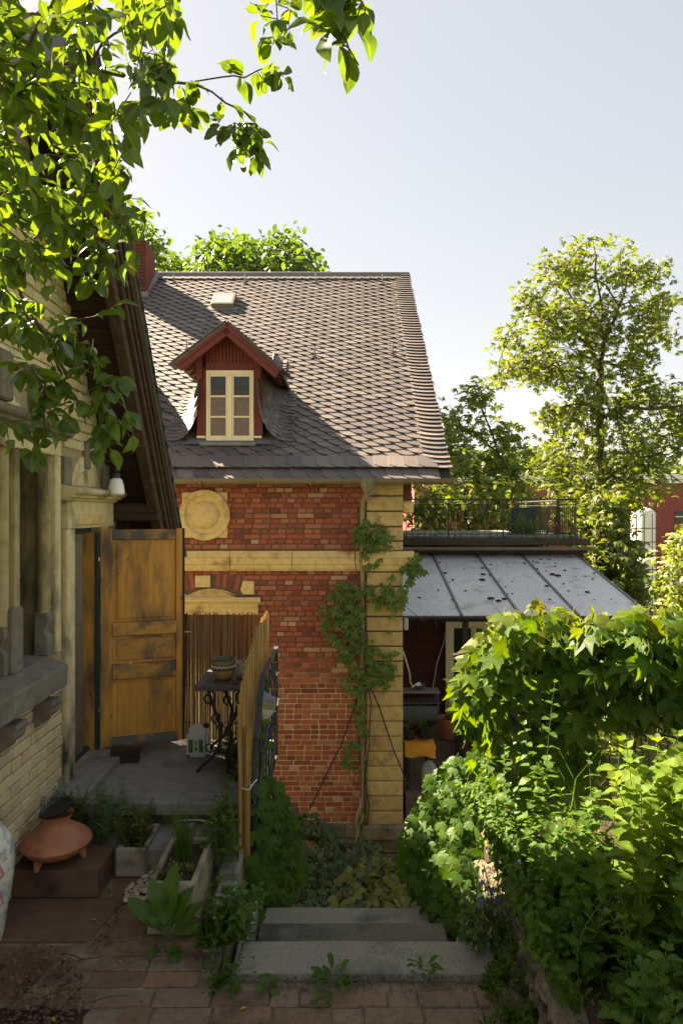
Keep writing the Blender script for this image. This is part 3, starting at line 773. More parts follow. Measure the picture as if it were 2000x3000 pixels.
while z < rake(RY):
    y = 3.3 + rr.uniform(0, .1); step = .255 if row % 2 == 0 else .128
    while y < 6.7:
        s = step if rr.random() > .12 else .128
        c = y+s/2
        if not yblock(c, z, s):
            its.append(((0 if s > .2 else 3)+rr.randrange(3), Matrix.Translation((XW+rr.uniform(-.002, .006), c, z+rr.uniform(-.003, .003))) @ Matrix.Rotation(R(90)+rr.uniform(-.012, .012), 4, 'Z') @ Matrix.Rotation(rr.uniform(-.012, .012), 4, 'Y')))
        y += s
    z += YROW; row += 1
pieces(lw, 'brick', ybv, its, m_ybrick, 300, 'brickwork', lambda c: 2. if c.z < H-.9 or (c.z < H+.5 and c.y > 4.9) else 1.)
# relieving arches of upright bricks
its = []
for (yc, zc, rad_, a_, n_) in ((5.62, H-.12, .44, .62, 11), (4.05, H+.0, .72, .85, 15)):
    for k in range(n_):
        a = -a_+2*a_*k/(n_-1)
        its.append((rr.randrange(3), Matrix.Translation((XW+.004, yc+math.sin(a)*(rad_+.02), zc+math.cos(a)*(rad_+.02))) @ Matrix.Rotation(a, 4, 'X') @ Matrix.Rotation(R(90), 4, 'Z') @ Matrix.Rotation(R(90), 4, 'Y') @ Matrix.Scale(.9, 4, (1,0,0))))
pieces(lw, 'arch_brick', ybv, its, m_ybrick, 300)
def lbox(name, y0, y1, z0, z1, x1, mat=m_lstone, par=None, x0=XW-.02, bev=.006): return bx(name, (x0, y0, z0), (x1, y1, z1), mat, par or lh, bev)
# ---- stone-framed window
wn = lbox('window', WINY1, 5.05, WZ0, WZ1, XW+.03, bev=.008); tag(wn, 'stone framed window with blackened sill and iron bars')
lbox('jamb', WINY1-.001, WINY1+.02, WZ0, WZ1, XW-.012, m_colst, wn, XW-.30)
lbox('jamb', 3.3, WINY0, WZ0, WZ1, XW+.03, m_lstone, wn)
lbox('lintel', 3.3, 5.05, WZ1, H+.53, XW+.032, m_lstone, wn)
cp = [(-.02, 0), (.05, 0), (.06, .02), (.10, .03), (.105, .05), (.135, .06), (.15, .08), (.15, .10), (.13, .115), (-.02, .15)]
MB().prism(cp, ((XW, 0, H+.531), (1,0,0), (0,0,1), (0,1,0)), 3.2, 5.12).build('cornice', m_sill, wn, bevel=.005)
for y0 in (3.62, 4.12, 4.60): lbox('arch_block', y0, y0+.17, H+.69, H+1.0, XW+.05, m_sill, wn, bev=.015)
def colm(y, x, z0, z1, r_, par):                       # rounded shaft with a scroll foot
    MB().tube([(x, y, z0+.30), (x, y, z1)], r_, 14).build('column', m_colst, par, smooth=True)
    MB().prism([(-r_, .0), (r_*1.1, 0), (r_*1.1, .14), (r_*.5, .17), (r_*1.1, .24), (r_, .31), (-r_, .31)], ((x, y, z0), (1,0,0), (0,0,1), (0,1,0)), -r_*1.05, r_*1.05).build('column_foot', m_sill, par, bevel=.008)
colm(WINY1-.035, XW-.045, WZ0, WZ1, .05, wn)
lbox('mullion', 4.36, 4.425, WZ0, WZ1, XW+.02, m_colst, wn, XW-.26)
colm(4.455, XW-.10, WZ0, WZ1, .032, wn); colm(4.31, XW-.05, WZ0, WZ1, .05, wn)
lbox('mullion_foot', 4.30, 4.44, WZ0, WZ0+.42, XW+.04, m_sill, wn, XW-.2, .015)
for y0, y1 in ((3.6, 4.34), (4.43, 4.95)):
    f_ = MB()
    for a in ((y0, y0+.045, WZ0, WZ1), (y1-.045, y1, WZ0, WZ1), (y0+.045, y1-.045, WZ1-.05, WZ1), (y0+.045, y1-.045, WZ0, WZ0+.07), (y0+.045, y1-.045, H-.28, H-.22)): f_.box((XW-.29, a[0], a[2]), (XW-.245, a[1], a[3]))
    f_.build('window_frame', m_tealgrey, wn, bevel=.004)
    bx('pane', (XW-.275, y0+.045, WZ0+.07), (XW-.268, y1-.045, WZ1-.05), m_winglass, wn, 0)
    for zz in (H-.02, H-.46): bx('window_bar', (XW-.225, y0+.02, zz-.012), (XW-.2, y1-.02, zz+.012), m_tealgrey, wn, .003)
    for yy in (y0+.2, y0+.42): MB().tube([(XW-.212, yy, WZ0), (XW-.212, yy, WZ1)], .011, 6).build('window_bar', m_tealgrey, wn)
# ---- sill in two lengths on scroll corbels
spf = [(-.27, -.02), (-.27, .03), (.02, .0), (.165, -.05), (.17, -.065), (.165, -.20), (.14, -.205), (.12, -.225), (.05, -.26), (-.02, -.27)]
for y0, y1, dx_ in ((2.8, 4.50, .0), (4.505, 4.86, -.012)):
    roughen(MB().prism([(a+(dx_ if a > .1 else 0), b) for a, b in spf], ((XW, 0, WZ0), (1,0,0), (0,0,1), (0,1,0)), y0, y1).build('sill', m_sill, wn, bevel=.006), .004, 9, 2)
kp = [(-.02, 0), (.135, 0), (.14, -.03), (.12, -.055), (.125, -.075), (.105, -.11), (.07, -.12), (.055, -.16), (-.02, -.19)]
for y0 in (3.1, 3.60, 4.14, 4.66): MB().prism(kp, ((XW, 0, WZ0-.266), (1,0,0), (0,0,1), (0,1,0)), y0, y0+.15).build('corbel', m_sill, wn, bevel=.008)
peb = MB().lathe([(.001, -.012), (.02, -.008), (.026, 0), (.02, .008), (.001, .012)], (0, 0, 0), 10)
m_pebble = S('pale pebble', [(.55,.44,.30),(.70,.60,.45),(.48,.36,.25)], .7, 5, piece=True, mott=.2, bump=.1)
for i, (y, c, s) in enumerate(((4.52, 'small white pebble lying on the window sill', 1.), (4.60, 'larger oval pebble at the end of the window sill', 1.3))):
    tag(peb.build('pebble', m_pebble, smooth=True, M=Matrix.Translation((XW-.1+i*.01, y, WZ0+.034)) @ Matrix.Diagonal((s, s*1.5, s, 1))), c, 'pebble')
# ---- stone door surround
ds = lbox('door_surround', 5.17, DY0, .34, DZ1, XW+.03, bev=.01); tag(ds, 'sandstone door surround with moulded cornice')
lbox('jamb', DY1, 6.06, .34, DZ1, XW+.03, m_lstone, ds); lbox('jamb', DY0, DY0+.02, .34, DZ1, XW-.02, m_lstone, ds, XW-.16)
lbox('lintel', 5.17, 6.20, DZ1, H+.085, XW+.035, m_lstone, ds)
lbox('lintel_frame', 5.30, 5.97, DZ1+.02, DZ1+.12, XW+.048, m_lstone, ds, bev=.01)
roughen(lbox('carved_panel', 5.33, 5.94, DZ1+.035, DZ1+.105, XW+.056, m_sand, ds, bev=.004), .006, 40, 3)
MB().prism([(a, b*.85) for a, b in cp], ((XW, 0, H+.086), (1,0,0), (0,0,1), (0,1,0)), 5.10, 6.24).build('cornice', m_lstone, ds, bevel=.005)
MB().prism([(5.27, H+.21)]+[(5.62+math.sin(a)*.33, H-.0+math.cos(a)*.34) for a in [-.95+.19*k for k in range(11)]]+[(5.97, H+.21)], ((XW,0,0),(0,1,0),(0,0,1),(1,0,0)), -.01, .012).build('tympanum', m_lstone, ds)
for y0, y1 in ((5.13, 5.26), (5.985, 6.11)): lbox('springer', y0, y1, H+.2, H+.42, XW+.03, m_sill, ds, bev=.01)
lbox('keystone', 5.57, 5.66, H+.35, H+.58, XW+.03, m_sill, ds, bev=.012)
# ---- doorway: frame, inner leaf, interior
drf = bx('door_frame', (XW-.13, DY0+.022, DZ1-.045), (XW-.07, DY1-.002, DZ1-.002), m_teal, lh, .003)
bx('frame_post', (-2.126, DY1-.045, .40), (-2.092, DY1-.012, DZ1-.046), m_teal, drf, .003)
bx('reveal_board', (-2.245, DY1-.035, .40), (-2.128, DY1-.008, DZ1-.046), m_pine, drf, .003)
bx('frame_post', (-2.30, DY1-.06, .40), (-2.25, DY1-.02, DZ1-.046), m_dark, drf, .003)
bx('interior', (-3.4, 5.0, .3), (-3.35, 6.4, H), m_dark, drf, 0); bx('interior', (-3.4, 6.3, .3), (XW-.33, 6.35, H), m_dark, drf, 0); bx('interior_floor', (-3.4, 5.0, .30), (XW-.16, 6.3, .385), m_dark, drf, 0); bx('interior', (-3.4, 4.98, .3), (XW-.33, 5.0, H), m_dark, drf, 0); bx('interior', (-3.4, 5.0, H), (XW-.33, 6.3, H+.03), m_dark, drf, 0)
inner = bx('inner_door', (-2.225, DY0+.06, .41), (-2.19, 5.79, DZ1-.05), m_greywood, lh, .003); tag(inner, 'grey weathered inner door leaf in the doorway')
for z0, z1 in ((.50, 1.02), (1.12, 1.42), (1.52, 2.2)):
    bx('panel', (-2.189, 5.60, z0), (-2.176, 5.74, z1), m_greywood, inner, .006)
# ---- the open door leaf
hx, hy = -2.08, 5.90; tx, ty = -1.423, 6.12
dv = Vector((tx-hx, ty-hy, 0)); DL = dv.length; dv.normalize(); dn = Vector((dv.y, -dv.x, 0))
DM = Matrix(((dv.x, -dn.x, 0, hx), (dv.y, -dn.y, 0, hy), (0, 0, 1, H-2.035), (0, 0, 0, 1)))   # local x along leaf, -y towards the viewer, z up
def dh(py): return (2190-py)*5.95/2000*.995
door = MB()
for a in ((0, .095, 0, dh(1552)), (DL-.055, DL, 0, dh(1552))): door.box((a[0], 0, a[2]), (a[1], .045, a[3]), DM)
door = door.build('door', m_pine, lh, bevel=.003); tag(door, 'weathered panelled pine door standing open')
def dpart(name, x0, x1, py0, py1, y0, mat, bev=.004, y1=.04): return MB().box((x0, y0, dh(py1)), (x1, y1, dh(py0)), DM).build(name, mat, door, bevel=bev)
dpart('rail', .097, DL-.057, 1554, 1584, -.002, m_pineh); dpart('rail', .095, DL-.055, 1828, 1868, -.022, m_pineh, .008); dpart('rail', .095, DL-.055, 1952, 1996, -.022, m_pineh, .008)
MB().prism([(-.04, 0), (-.035, .03), (-.0, .075), (.04, .075), (.04, 0)], (DM @ Vector((0,0,dh(2190))), DM.to_3x3() @ Vector((0,1,0)), (0,0,1), dv), .085, DL-.04).build('weather_bar', m_pineh, door, bevel=.004)
for y0, y1 in ((1585, 1827), (1869, 1951), (1997, 2176)):
    dpart('panel_field', .097, DL-.057, y0, y1, .018, m_pine, .002)
    dpart('panel', .135, DL-.085, y0+9, y1-9, .010, m_pineh if y1-y0 < 100 else m_pine, .005)
bx('door_edge', (0, 0, 0), (.001, .001, .001), m_oldwood, door, 0) if False else MB().box((DL+.001, .0, 0), (DL+.02, .05, dh(1552)), DM).build('edge_strip', m_oldwood, door, bevel=.003)
MB().tube([DM @ Vector((DL+.02, .02, dh(1868))), DM @ Vector((DL+.06, .02, dh(1868))), DM @ Vector((DL+.065, .02, dh(1870)))], .006, 8).tube([DM @ Vector((DL+.06, .02, dh(1868))), DM @ Vector((DL+.085, .0, dh(1872)))], [.008, .012], 8).build('handle', m_brass, door, smooth=True)
for pz in (1640, 2080): MB().tube([DM @ Vector((-.012, -.004, dh(pz+6))), DM @ Vector((-.012, -.004, dh(pz-6)))], .009, 8).build('hinge', m_brass, door)
# ---- timber eaves: soffit planks, rafters, verge, slate edge
sd = Vector((0, 1, -PIT)).normalized(); sn = Vector((0, PIT, 1)).normalized()
ro = Vector((-1.6, RY, rake(RY)))                      # ridge end of the outer top edge
SLN = (6.72-RY)*math.sqrt(1+PIT*PIT)
lr = MB().prism([(0, -.03), (SLN, -.03), (SLN, .0), (0, .0)], (ro, sd, sn, (1,0,0)), -4.6, .03).build('roof', m_slate, lh)
sd2 = Vector((0, -1, -PIT)).normalized(); sn2 = Vector((0, -PIT, 1)).normalized()
MB().prism([(0, -.03), (3.9, -.03), (3.9, .0), (0, .0)], (ro, sd2, sn2, (1,0,0)), -4.6, .03).build('roof', m_slate, lh)
k = .3
while k < SLN-.02:
    MB().prism([(k, -.055), (k+.128, -.055), (k+.128, -.031), (k, -.031)], (ro, sd, sn, (1,0,0)), -.56, -.08).build('soffit_plank', m_oldwood, lr, bevel=.003); k += .132
for nm, x0, x1, d0, d1 in (('rafter', -.16, -.07, -.24, -.031), ('verge_board', -.069, -.035, -.15, -.031), ('verge_strip', -.034, -.012, -.10, -.031), ('verge_strip', -.011, .012, -.065, -.031)):
    MB().prism([(.0, d0), (SLN-.04, d0), (SLN, d1), (0, d1)], (ro, sd, sn, (1,0,0)), x0, x1).build(nm, m_rafter, lr, bevel=.006)
k = .2
while k < SLN:
    MB().prism([(k, .002), (k+.25, .002), (k+.25, .022), (k, .012)], (ro, sd, sn, (1,0,0)), -.3, .05).build('verge_slate', m_slate, lr); k += .18
roughen(bx('purlin', (XW-.1, 6.22, H-.085), (-1.665, 6.40, H+.085), m_oldwood, lr, .012), .006, 6, 2)
roughen(bx('purlin', (XW-.1, 4.55, rake(4.55)-.48), (-1.69, 4.72, rake(4.55)-.30), m_oldwood, lr, .012), .006, 6, 2)
roughen(bx('brace', (XW+.004, 6.36, H-.5), (XW+.12, 6.5, H-.09), m_oldwood, lr, .01), .004, 6, 1)
# ---- lamp under the eaves
m_opal = S('opal glass', [(.78,.80,.76)], .25, mott=.05, bump=0, spec=.5)
lp = thing('hanging_lamp', (-1.93, 5.86, H+.12), 'white opal glass lamp hanging under the dark eaves', 'lamp')
MB().lathe([(.002, 0), (.05, .003), (.068, .015), (.070, .035), (.062, .09), (.050, .135), (.032, .15)], (-1.93, 5.86, H+.14), 28).build('shade', m_opal, lp, smooth=True)
MB().lathe([(.034, .15), (.036, .19), (.012, .20)], (-1.93, 5.86, H+.14), 16).build('cap', m_iron, lp, smooth=True)
MB().tube([(-1.93, 5.86, H+.335), (-1.93, 5.86, H+.41), (-2.0, 5.86, H+.44), (-2.12, 5.86, H+.44)], .008, 6).build('arm', m_iron, lp)
# ================================================================== ground, terrace, steps, porch
m_soil = S('dark soil', [(.030,.018,.011),(.055,.034,.020),(.040,.024,.014)], 1, 3, mott=.6, mscale=40, bump=1, bscale=40)
m_paver = S('brown clinker paver', [(.25,.15,.092),(.19,.118,.075),(.29,.17,.10),(.22,.155,.108),(.27,.185,.12)], .85, 4, piece=True, mott=.6, mscale=30, bump=.6, bscale=60, stain=((.06,.038,.026), 3, .54, .70))
m_joint = S('sandy joint', [(.34,.27,.18),(.10,.07,.045)], .95, 7, mott=.5, bump=.5)
m_slab = S('red-brown stone slab', [(.20,.115,.068),(.16,.092,.056),(.24,.138,.08)], .8, 3, piece=True, mott=.55, mscale=12, bump=.4, bscale=40, stain=((.07,.045,.032), 2, .52, .7))
m_conc = S('worn concrete', [(.19,.18,.155),(.26,.25,.22),(.22,.21,.185)], .85, 2.2, mott=.45, mscale=9, bump=.3, bscale=120, stain=((.10,.093,.08), 2.5, .52, .7))
m_terr = S('exposed aggregate step', [(.21,.19,.15),(.32,.295,.24),(.26,.235,.19)], .8, 2.2, piece=True, mott=.65, mscale=75, bump=.6, bscale=120, stain=((.08,.08,.074), 2.2, .52, .72), stain2=((.42,.42,.40), 70, .66, .72))
m_terr2 = S('darker worn step', [(.12,.11,.09),(.17,.155,.125)], .85, 3, mott=.6, mscale=60, bump=.6, bscale=160, stain=((.055,.05,.04), 3, .48, .62), stain2=((.40,.38,.33), 120, .66, .70))
m_agg = S('washed aggregate planter', [(.30,.26,.18),(.42,.37,.27)], .9, 3, mott=.55, mscale=140, bump=.6, bscale=160, stain=((.10,.07,.045), 3.5, .52, .68))
m_earthwall = S('rubble retaining wall', [(.09,.075,.055),(.14,.115,.08)], .95, 4, mott=.6, bump=.8, bscale=20)
m_grassg = S('garden ground', [(.05,.085,.02),(.09,.12,.03),(.07,.065,.03)], 1, .8, mott=.5, mscale=6, bump=1, bscale=8)
def gz_(x, y):
    z = -3.35
    if y > 14: z -= min(5.5, (y-14)*.22)
    if y > 60: z -= min(1.5, (y-60)*.02)
    if x > 1.0 and y < 14: z = min(-1.55, z + (x-1.0)*1.8)
    return z + .05*mnoise.noise(Vector((x*.7, y*.7, 0)))
xs = [-900, -300, -120, -60, -30, -18, -12, -8] + [-6+.7*i for i in range(26)] + [13, 17, 22, 30, 45, 70, 120, 300, 900]
ys = [-60, -20, -6, 0, 2] + [3.5+.7*i for i in range(22)] + [20, 24, 28, 34, 42, 55, 70, 100, 160, 300, 700, 1800]
V = [(x, y, gz_(x, y) if y > 2 else -3.35) for y in ys for x in xs]; n = len(xs)
mb = MB(); mb.add(V, [(j*n+i, j*n+i+1, (j+1)*n+i+1, (j+1)*n+i) for j in range(len(ys)-1) for i in range(n-1)])
tag(mb.build('ground', m_grassg, smooth=True), kind='structure')
# terrace: body with the pavers and slabs bedded on it
ter = MB().box((-3.4, -2.5, -3.4), (.86, 3.575, -.014)).box((-3.4, 3.575, -3.4), (-.665, 4.66, -.014)).build('terrace', m_joint); tag(ter, kind='structure')
def paver(L, D, k): return [var_of(MB().box((-L/2, -D/2, -.05), (L/2, D/2, 0)), .006, .003, s) for s in range(k)]
pv = paver(.288, .118, 3) + paver(.142, .118, 2)
its = []; y = 2.7; row = 0
while y < 3.56:
    x = -1.15+(row % 2)*.15 - (.1 if y > 3.2 else 0) + rr.uniform(-.03, .03)
    while x < .78:
        s = .295 if rr.random() > .15 else .149
        if not (x+s > -.66 and y > 3.55): its.append(((0 if s > .2 else 3)+rr.randrange(2), Matrix.Translation((x+s/2, y, rr.uniform(-.008, .004))) @ Matrix.Rotation(rr.uniform(-.02, .02), 4, 'Z') @ Matrix.Rotation(rr.uniform(-.012, .012), 4, 'X')))
        x += s
    y += .124; row += 1
y = 3.56
while y < 3.92:
    x = -1.35-(y-3.56)*.3+rr.uniform(0, .12)
    while x < -.75:
        s = .295; its.append((rr.randrange(3), Matrix.Translation((min(x+s/2, -.815), y+.03, rr.uniform(-.008, .004))) @ Matrix.Rotation(rr.uniform(-.02, .02)+.03, 4, 'Z'))); x += s
    y += .124
pieces(ter, 'paver', pv, its, m_paver, 300)
def slab(pts, z0=-.06, z1=.0):
    o = MB().prism(pts, ((0,0,0),(1,0,0),(0,1,0),(0,0,1)), z0, z1).build('stone_slab', m_slab, ter, bevel=.010); return o
slab([(-2.09, 3.90), (-1.45, 3.90), (-1.36, 4.33), (-2.09, 4.33)], -.06, .004)
slab([(-1.43, 3.86), (-1.14, 3.94), (-1.13, 4.28), (-1.34, 4.32)], -.06, .0); slab([(-1.52, 4.345), (-1.17, 4.33), (-1.20, 4.64), (-1.50, 4.64)], -.06, -.006)
slab([(-2.09, 3.42), (-1.62, 3.44), (-1.5, 3.88), (-2.09, 3.88)], -.07, -.012); slab([(-2.1, 4.345), (-1.54, 4.345), (-1.54, 4.65), (-2.1, 4.65)], -.06, -.002)
slab([(-1.12, 3.97), (-.68, 3.95), (-.68, 4.3), (-1.12, 4.3)], -.06, -.004); slab([(-1.12, 4.31), (-.68, 4.31), (-.68, 4.65), (-1.12, 4.65)], -.06, -.008)
# soil bed where the slabs are broken away, heaped with litter later
V = []; nx, ny = 26, 16
for j in range(ny):
    for i in range(nx):
        x = -2.09+(.95)*i/(nx-1); y = 2.75+.72*j/(ny-1); e = min(1, i/3, (nx-1-i)/5, (ny-1-j)/4)
        V.append((x, y, -.03+e*(.035+.03*mnoise.noise(Vector((x*7, y*7, 1)))+.012*mnoise.noise(Vector((x*28, y*28, 4))))))
mb = MB(); mb.add(V, [(j*nx+i, j*nx+i+1, (j+1)*nx+i+1, (j+1)*nx+i) for j in range(ny-1) for i in range(nx-1)])
tag(mb.build('soil', m_soil, smooth=True), kind='structure')
# ---- garden steps going down
st = thing('garden_steps', (.1, 3.5, 0), 'flight of grey aggregate steps leading down from the paved terrace', 'steps')
roughen(bx('step', (-.56, 3.585, -.2), (.83, 3.85, .035), m_terr, st, .010), .005, 9, 4)
z = -.135
for i, (y0, y1, x0, x1) in enumerate(((3.851, 4.30, -.51, .64), (4.301, 4.76, -.53, .62))):
    roughen(bx('step', (x0, y0, z-.20), (x1, y1, z), (m_terr2, m_terr)[i], st, .010), .005, 8, 3); z -= .17
y0 = 4.761
for i in range(16):
    bx('step', (-.5, y0, z-.22), (.6, y0+.262, z), m_terr, st, .006); y0 += .263; z -= .175
    if z < -3.2: break
for y_, z_, x0_, x1_ in ((3.853, -.135, -.5, .62), (4.303, -.305, -.5, .60)): roughen(MB().prism([(0, 0), (.022, 0), (0, .014)], ((0, y_, z_), (0,1,0), (0,0,1), (1,0,0)), x0_, x1_).build('dirt_line', m_soil, st), .004, 30, 5)
bx('string_wall', (-.63, 3.58, -3.4), (-.563, 4.65, -.17), m_conc, st, .01); bx('string_wall', (.645, 3.855, -3.4), (.80, 5.0, -.34), m_earthwall, st, .02)
# ---- porch landing in front of the door
ZL = .33
pl = thing('porch_landing', (-1.4, 5.6, 0), 'raised concrete landing outside the open pine door', 'landing')
roughen(bx('deck', (XW-.01, 4.97, ZL-.09), (-.62, 6.36, ZL), m_conc, pl, .006), .002, 5, 2)
bx('base', (XW-.01, 5.05, -3.4), (-.66, 6.3, ZL-.091), m_earthwall, pl)
bx('step', (XW-.005, 4.665, -.02), (-.67, 5.04, .15), m_conc, pl, .006)
bx('threshold', (XW-.15, 4.93, ZL+.002), (-1.86, 5.95, ZL+.065), m_conc, pl, .008); bx('threshold_bar', (XW-.155, DY0+.03, ZL+.066), (XW-.07, DY1, ZL+.10), m_teal, pl, .004)
dst = MB().box((-.115, -.05, 0), (.115, .05, .115)).build('wooden_block', m_oldwood, bevel=.008, M=Matrix.Translation((-1.83, 5.80, ZL)) @ Matrix.Rotation(R(8), 4, 'Z'))
tag(roughen(dst, .004, 12, 2), 'rough brown wooden block under the bottom of the open pine door', 'block')
# ================================================================== reed screens
m_reed = WOOD('dry reed', [(.20,.105,.030),(.36,.21,.065),(.50,.33,.12)], 2, .6, 22, knots=False)
m_reedb = WOOD('brown reed', [(.085,.040,.015),(.16,.08,.028),(.24,.13,.05)], 2, .65, 22, knots=False)
def reedvar(s):
    r2 = random.Random(s); mb = MB()
    pts = [(r2.uniform(-.002, .002), i/5, r2.uniform(-.002, .002)) for i in range(6)]
    mb.tube(pts, [.0042+r2.uniform(-.0008, .0008) for _ in pts], 5); return var_of(mb)
rv_ = [reedvar(s) for s in range(5)]
def wires(par, path, zs):
    for z0 in zs: MB().tube([p+Vector((0, 0, z0)) for p in path], .0022, 4).build('binding_wire', m_iron, par)
r2 = random.Random(11)
scr = thing('reed_screen', (-1.15, 6.33, .2), 'upright brown reed screen along the back of the landing', 'reed screen')
its = []; x = -1.9
while x < -.68:
    g = .0088
    if r2.random() < .035: g = .017
    top = H-.955+r2.uniform(-.012, .012)
    its.append((r2.randrange(5), basis((x, 6.345+r2.uniform(-.004, .004), .16+r2.uniform(-.01, .02)), Vector((r2.uniform(-.006, .006), r2.uniform(-.004, .004), 1)), (0,-1,0), (1, top-.16, 1)))); x += g
pieces(scr, 'reed', rv_, its, m_reedb, 300)
wires(scr, [Vector((-1.9, 6.337, 0)), Vector((-.68, 6.337, 0))], (.5, .85, 1.25))
scs = thing('reed_screen', (-.68, 5.4, .2), 'golden reed screen with a falling top edge tied inside the iron railing', 'reed screen')
its = []; y = 4.56
def toprd(y):
    for (a, b), (c, d) in zip(((4.5, -1.40), (4.63, -1.24), (4.8, -1.13), (5.11, -1.06), (5.55, -.95), (6.4, -.93)), ((4.63, -1.24), (4.8, -1.13), (5.11, -1.06), (5.55, -.95), (6.4, -.93), (7, -.9))):
        if a <= y <= c: return b+(d-b)*(y-a)/(c-a)
    return -.93
while y < 6.34:
    z0 = .20 if y > 4.95 else -.1; tp = H+toprd(y)+r2.uniform(-.02, .02)
    its.append((r2.randrange(5), basis((-.685+r2.uniform(-.007, .007), y, z0), Vector((r2.uniform(-.006, .006), r2.uniform(-.006, .006), 1)), (1,0,0), (1, tp-z0, 1)))); y += .0063
pieces(scs, 'reed', rv_, its, m_reed, 300)
its = []
for k in range(26):
    a = k*2.4; q = .034*math.sqrt((k+.5)/26)
    its.append((k % 5, basis((-.662+q*math.cos(a), 4.70+q*math.sin(a), -.06+r2.uniform(-.01, .01)), Vector((r2.uniform(-.004, .004), 0, 1)), (0,-1,0), (1.1, H-1.49+.06+r2.uniform(-.02, .02), 1.1))))
bun = thing('reed_bundle', (-.662, 4.70, -.06), 'rolled reed bundle standing upright as the end post of the screen', 'reed bundle')
pieces(bun, 'reed', rv_, its, m_reed, 300)
MB().tube([Vector((-.662+.042*math.cos(a), 4.70+.042*math.sin(a), .56+.01*math.sin(a*2))) for a in [k*math.pi/8 for k in range(17)]] + [(-.60, 4.72, .585), (-.585, 4.75, .59)], .0035, 5).build('string', S('white string', [(.75,.72,.62)], .9), bun)
# ================================================================== wrought iron railing
XR_ = -.61
rl = thing('iron_railing', (XR_, 5.6, .1), 'dark wrought iron railing with scrolls beside the landing', 'railing')
def flat(name, a, b, w_=.02, t_=.008, par=rl):
    a = Vector(a); b = Vector(b); d = b-a; L = d.length; d.normalize(); s = Vector((1,0,0)); u = d.cross(s).normalized()
    mb = MB(); vs = []
    for p in (a, b):
        for q, w2 in ((-1, -1), (1, -1), (1, 1), (-1, 1)): vs.append(p + s*(w_*q) + u*(t_*w2))
    mb.add(vs, [(0,1,2,3), (4,5,6,7), (0,1,5,4), (1,2,6,5), (2,3,7,6), (3,0,4,7)]); return mb.build(name, m_iron, par, bevel=.002)
ztop = H-1.27
flat('top_rail', (XR_, 6.42, ztop), (XR_, 5.26, ztop)); flat('top_rail', (XR_, 5.262, ztop-.002), (XR_, 4.86, H-1.62)); flat('top_rail', (XR_, 4.86, H-1.62), (XR_, 4.78, H-1.98))
flat('post', (XR_, 6.42, ztop-.01), (XR_, 6.42, .12), .014, .012); flat('post', (XR_, 4.80, H-1.90), (XR_, 4.80, .02), .014, .012); flat('bottom_rail', (XR_, 6.42, .16), (XR_, 5.1, .16), .012, .008)
flat('bottom_rail', (XR_, 5.1, .16), (XR_, 4.82, .06), .012, .008)
for i, yy in enumerate((6.2, 5.98, 5.76, 5.54, 5.32, 5.08)): flat('upright', (XR_, yy, .17), (XR_, yy, (ztop if yy > 5.26 else ztop-.87*(5.26-yy))-.012), .006, .006)
def scroll(y0, z0, r0, turns, sg, par, a0=0):
    pts = []
    for k in range(22):
        t = k/21; a = a0+sg*t*turns*2*math.pi; r_ = r0*(1-.82*t)
        pts.append((XR_, y0+r_*math.cos(a), z0+r_*math.sin(a)))
    return MB().tube(pts, .007, 5).build('scroll', m_iron, par)
for i, yy in enumerate((6.31, 6.09, 5.87, 5.65, 5.43, 5.2)):
    for zz, sg in ((ztop-.17-(.15 if yy < 5.26 else 0), 1), (ztop-.40-(.1 if yy < 5.3 else 0), -1), (ztop-.62, 1)): scroll(yy, zz, .085, 1.5, sg if i % 2 else -sg, rl, i)
MB().tube([(XR_+.02, 6.42, ztop-.22), (XR_+.03, 5.7, ztop-.30), (XR_+.03, 5.0, ztop-.55), (XR_+.02, 4.82, ztop-.75)], .009, 6).build('twisted_bar', m_iron, rl)
MB().tube([(XR_+.02, 6.42, .72), (XR_+.04, 5.8, .5), (XR_+.04, 5.1, .2)], .009, 6).build('twisted_bar', m_iron, rl)
flat('end_plate', (XR_, 4.86, .41), (XR_, 4.77, .38), .03, .004)
# solar lamp on the railing
m_lampbody = S('pale lamp body', [(.55,.53,.42)], .5, mott=.15, bump=0); m_solar = S('solar cell', [(.05,.045,.06),(.10,.09,.12)], .25, 30, mott=.2, bump=0)
la = thing('solar_lamp', (-.565, 5.12, H-1.60), 'small wedge shaped solar lamp clipped to the iron railing', 'lamp')
q = [Vector((-.585, 5.17, H-1.36)), Vector((-.585, 5.05, H-1.395)), Vector((-.495, 5.08, H-1.42)), Vector((-.495, 5.15, H-1.405))]; q2 = [p+Vector((0,0,-.06)) for p in q]; ap = Vector((-.59, 5.12, H-1.60))
MB().add(q2+[ap], [(0,1,2,3), (0,4,1), (1,4,2), (2,4,3), (3,4,0)]).build('shade', m_lampbody, la)
MB().add(q+[p+Vector((0,0,.0)) for p in q2], [(0,1,2,3), (4,5,6,7), (0,1,5,4), (1,2,6,5), (2,3,7,6), (3,0,4,7)]).build('body', S('lamp frame', [(.20,.19,.11)], .5), la)
MB().add([p+Vector((0,0,.004)) for p in q], [(0,1,2,3)]).build('solar_panel', m_solar, la)
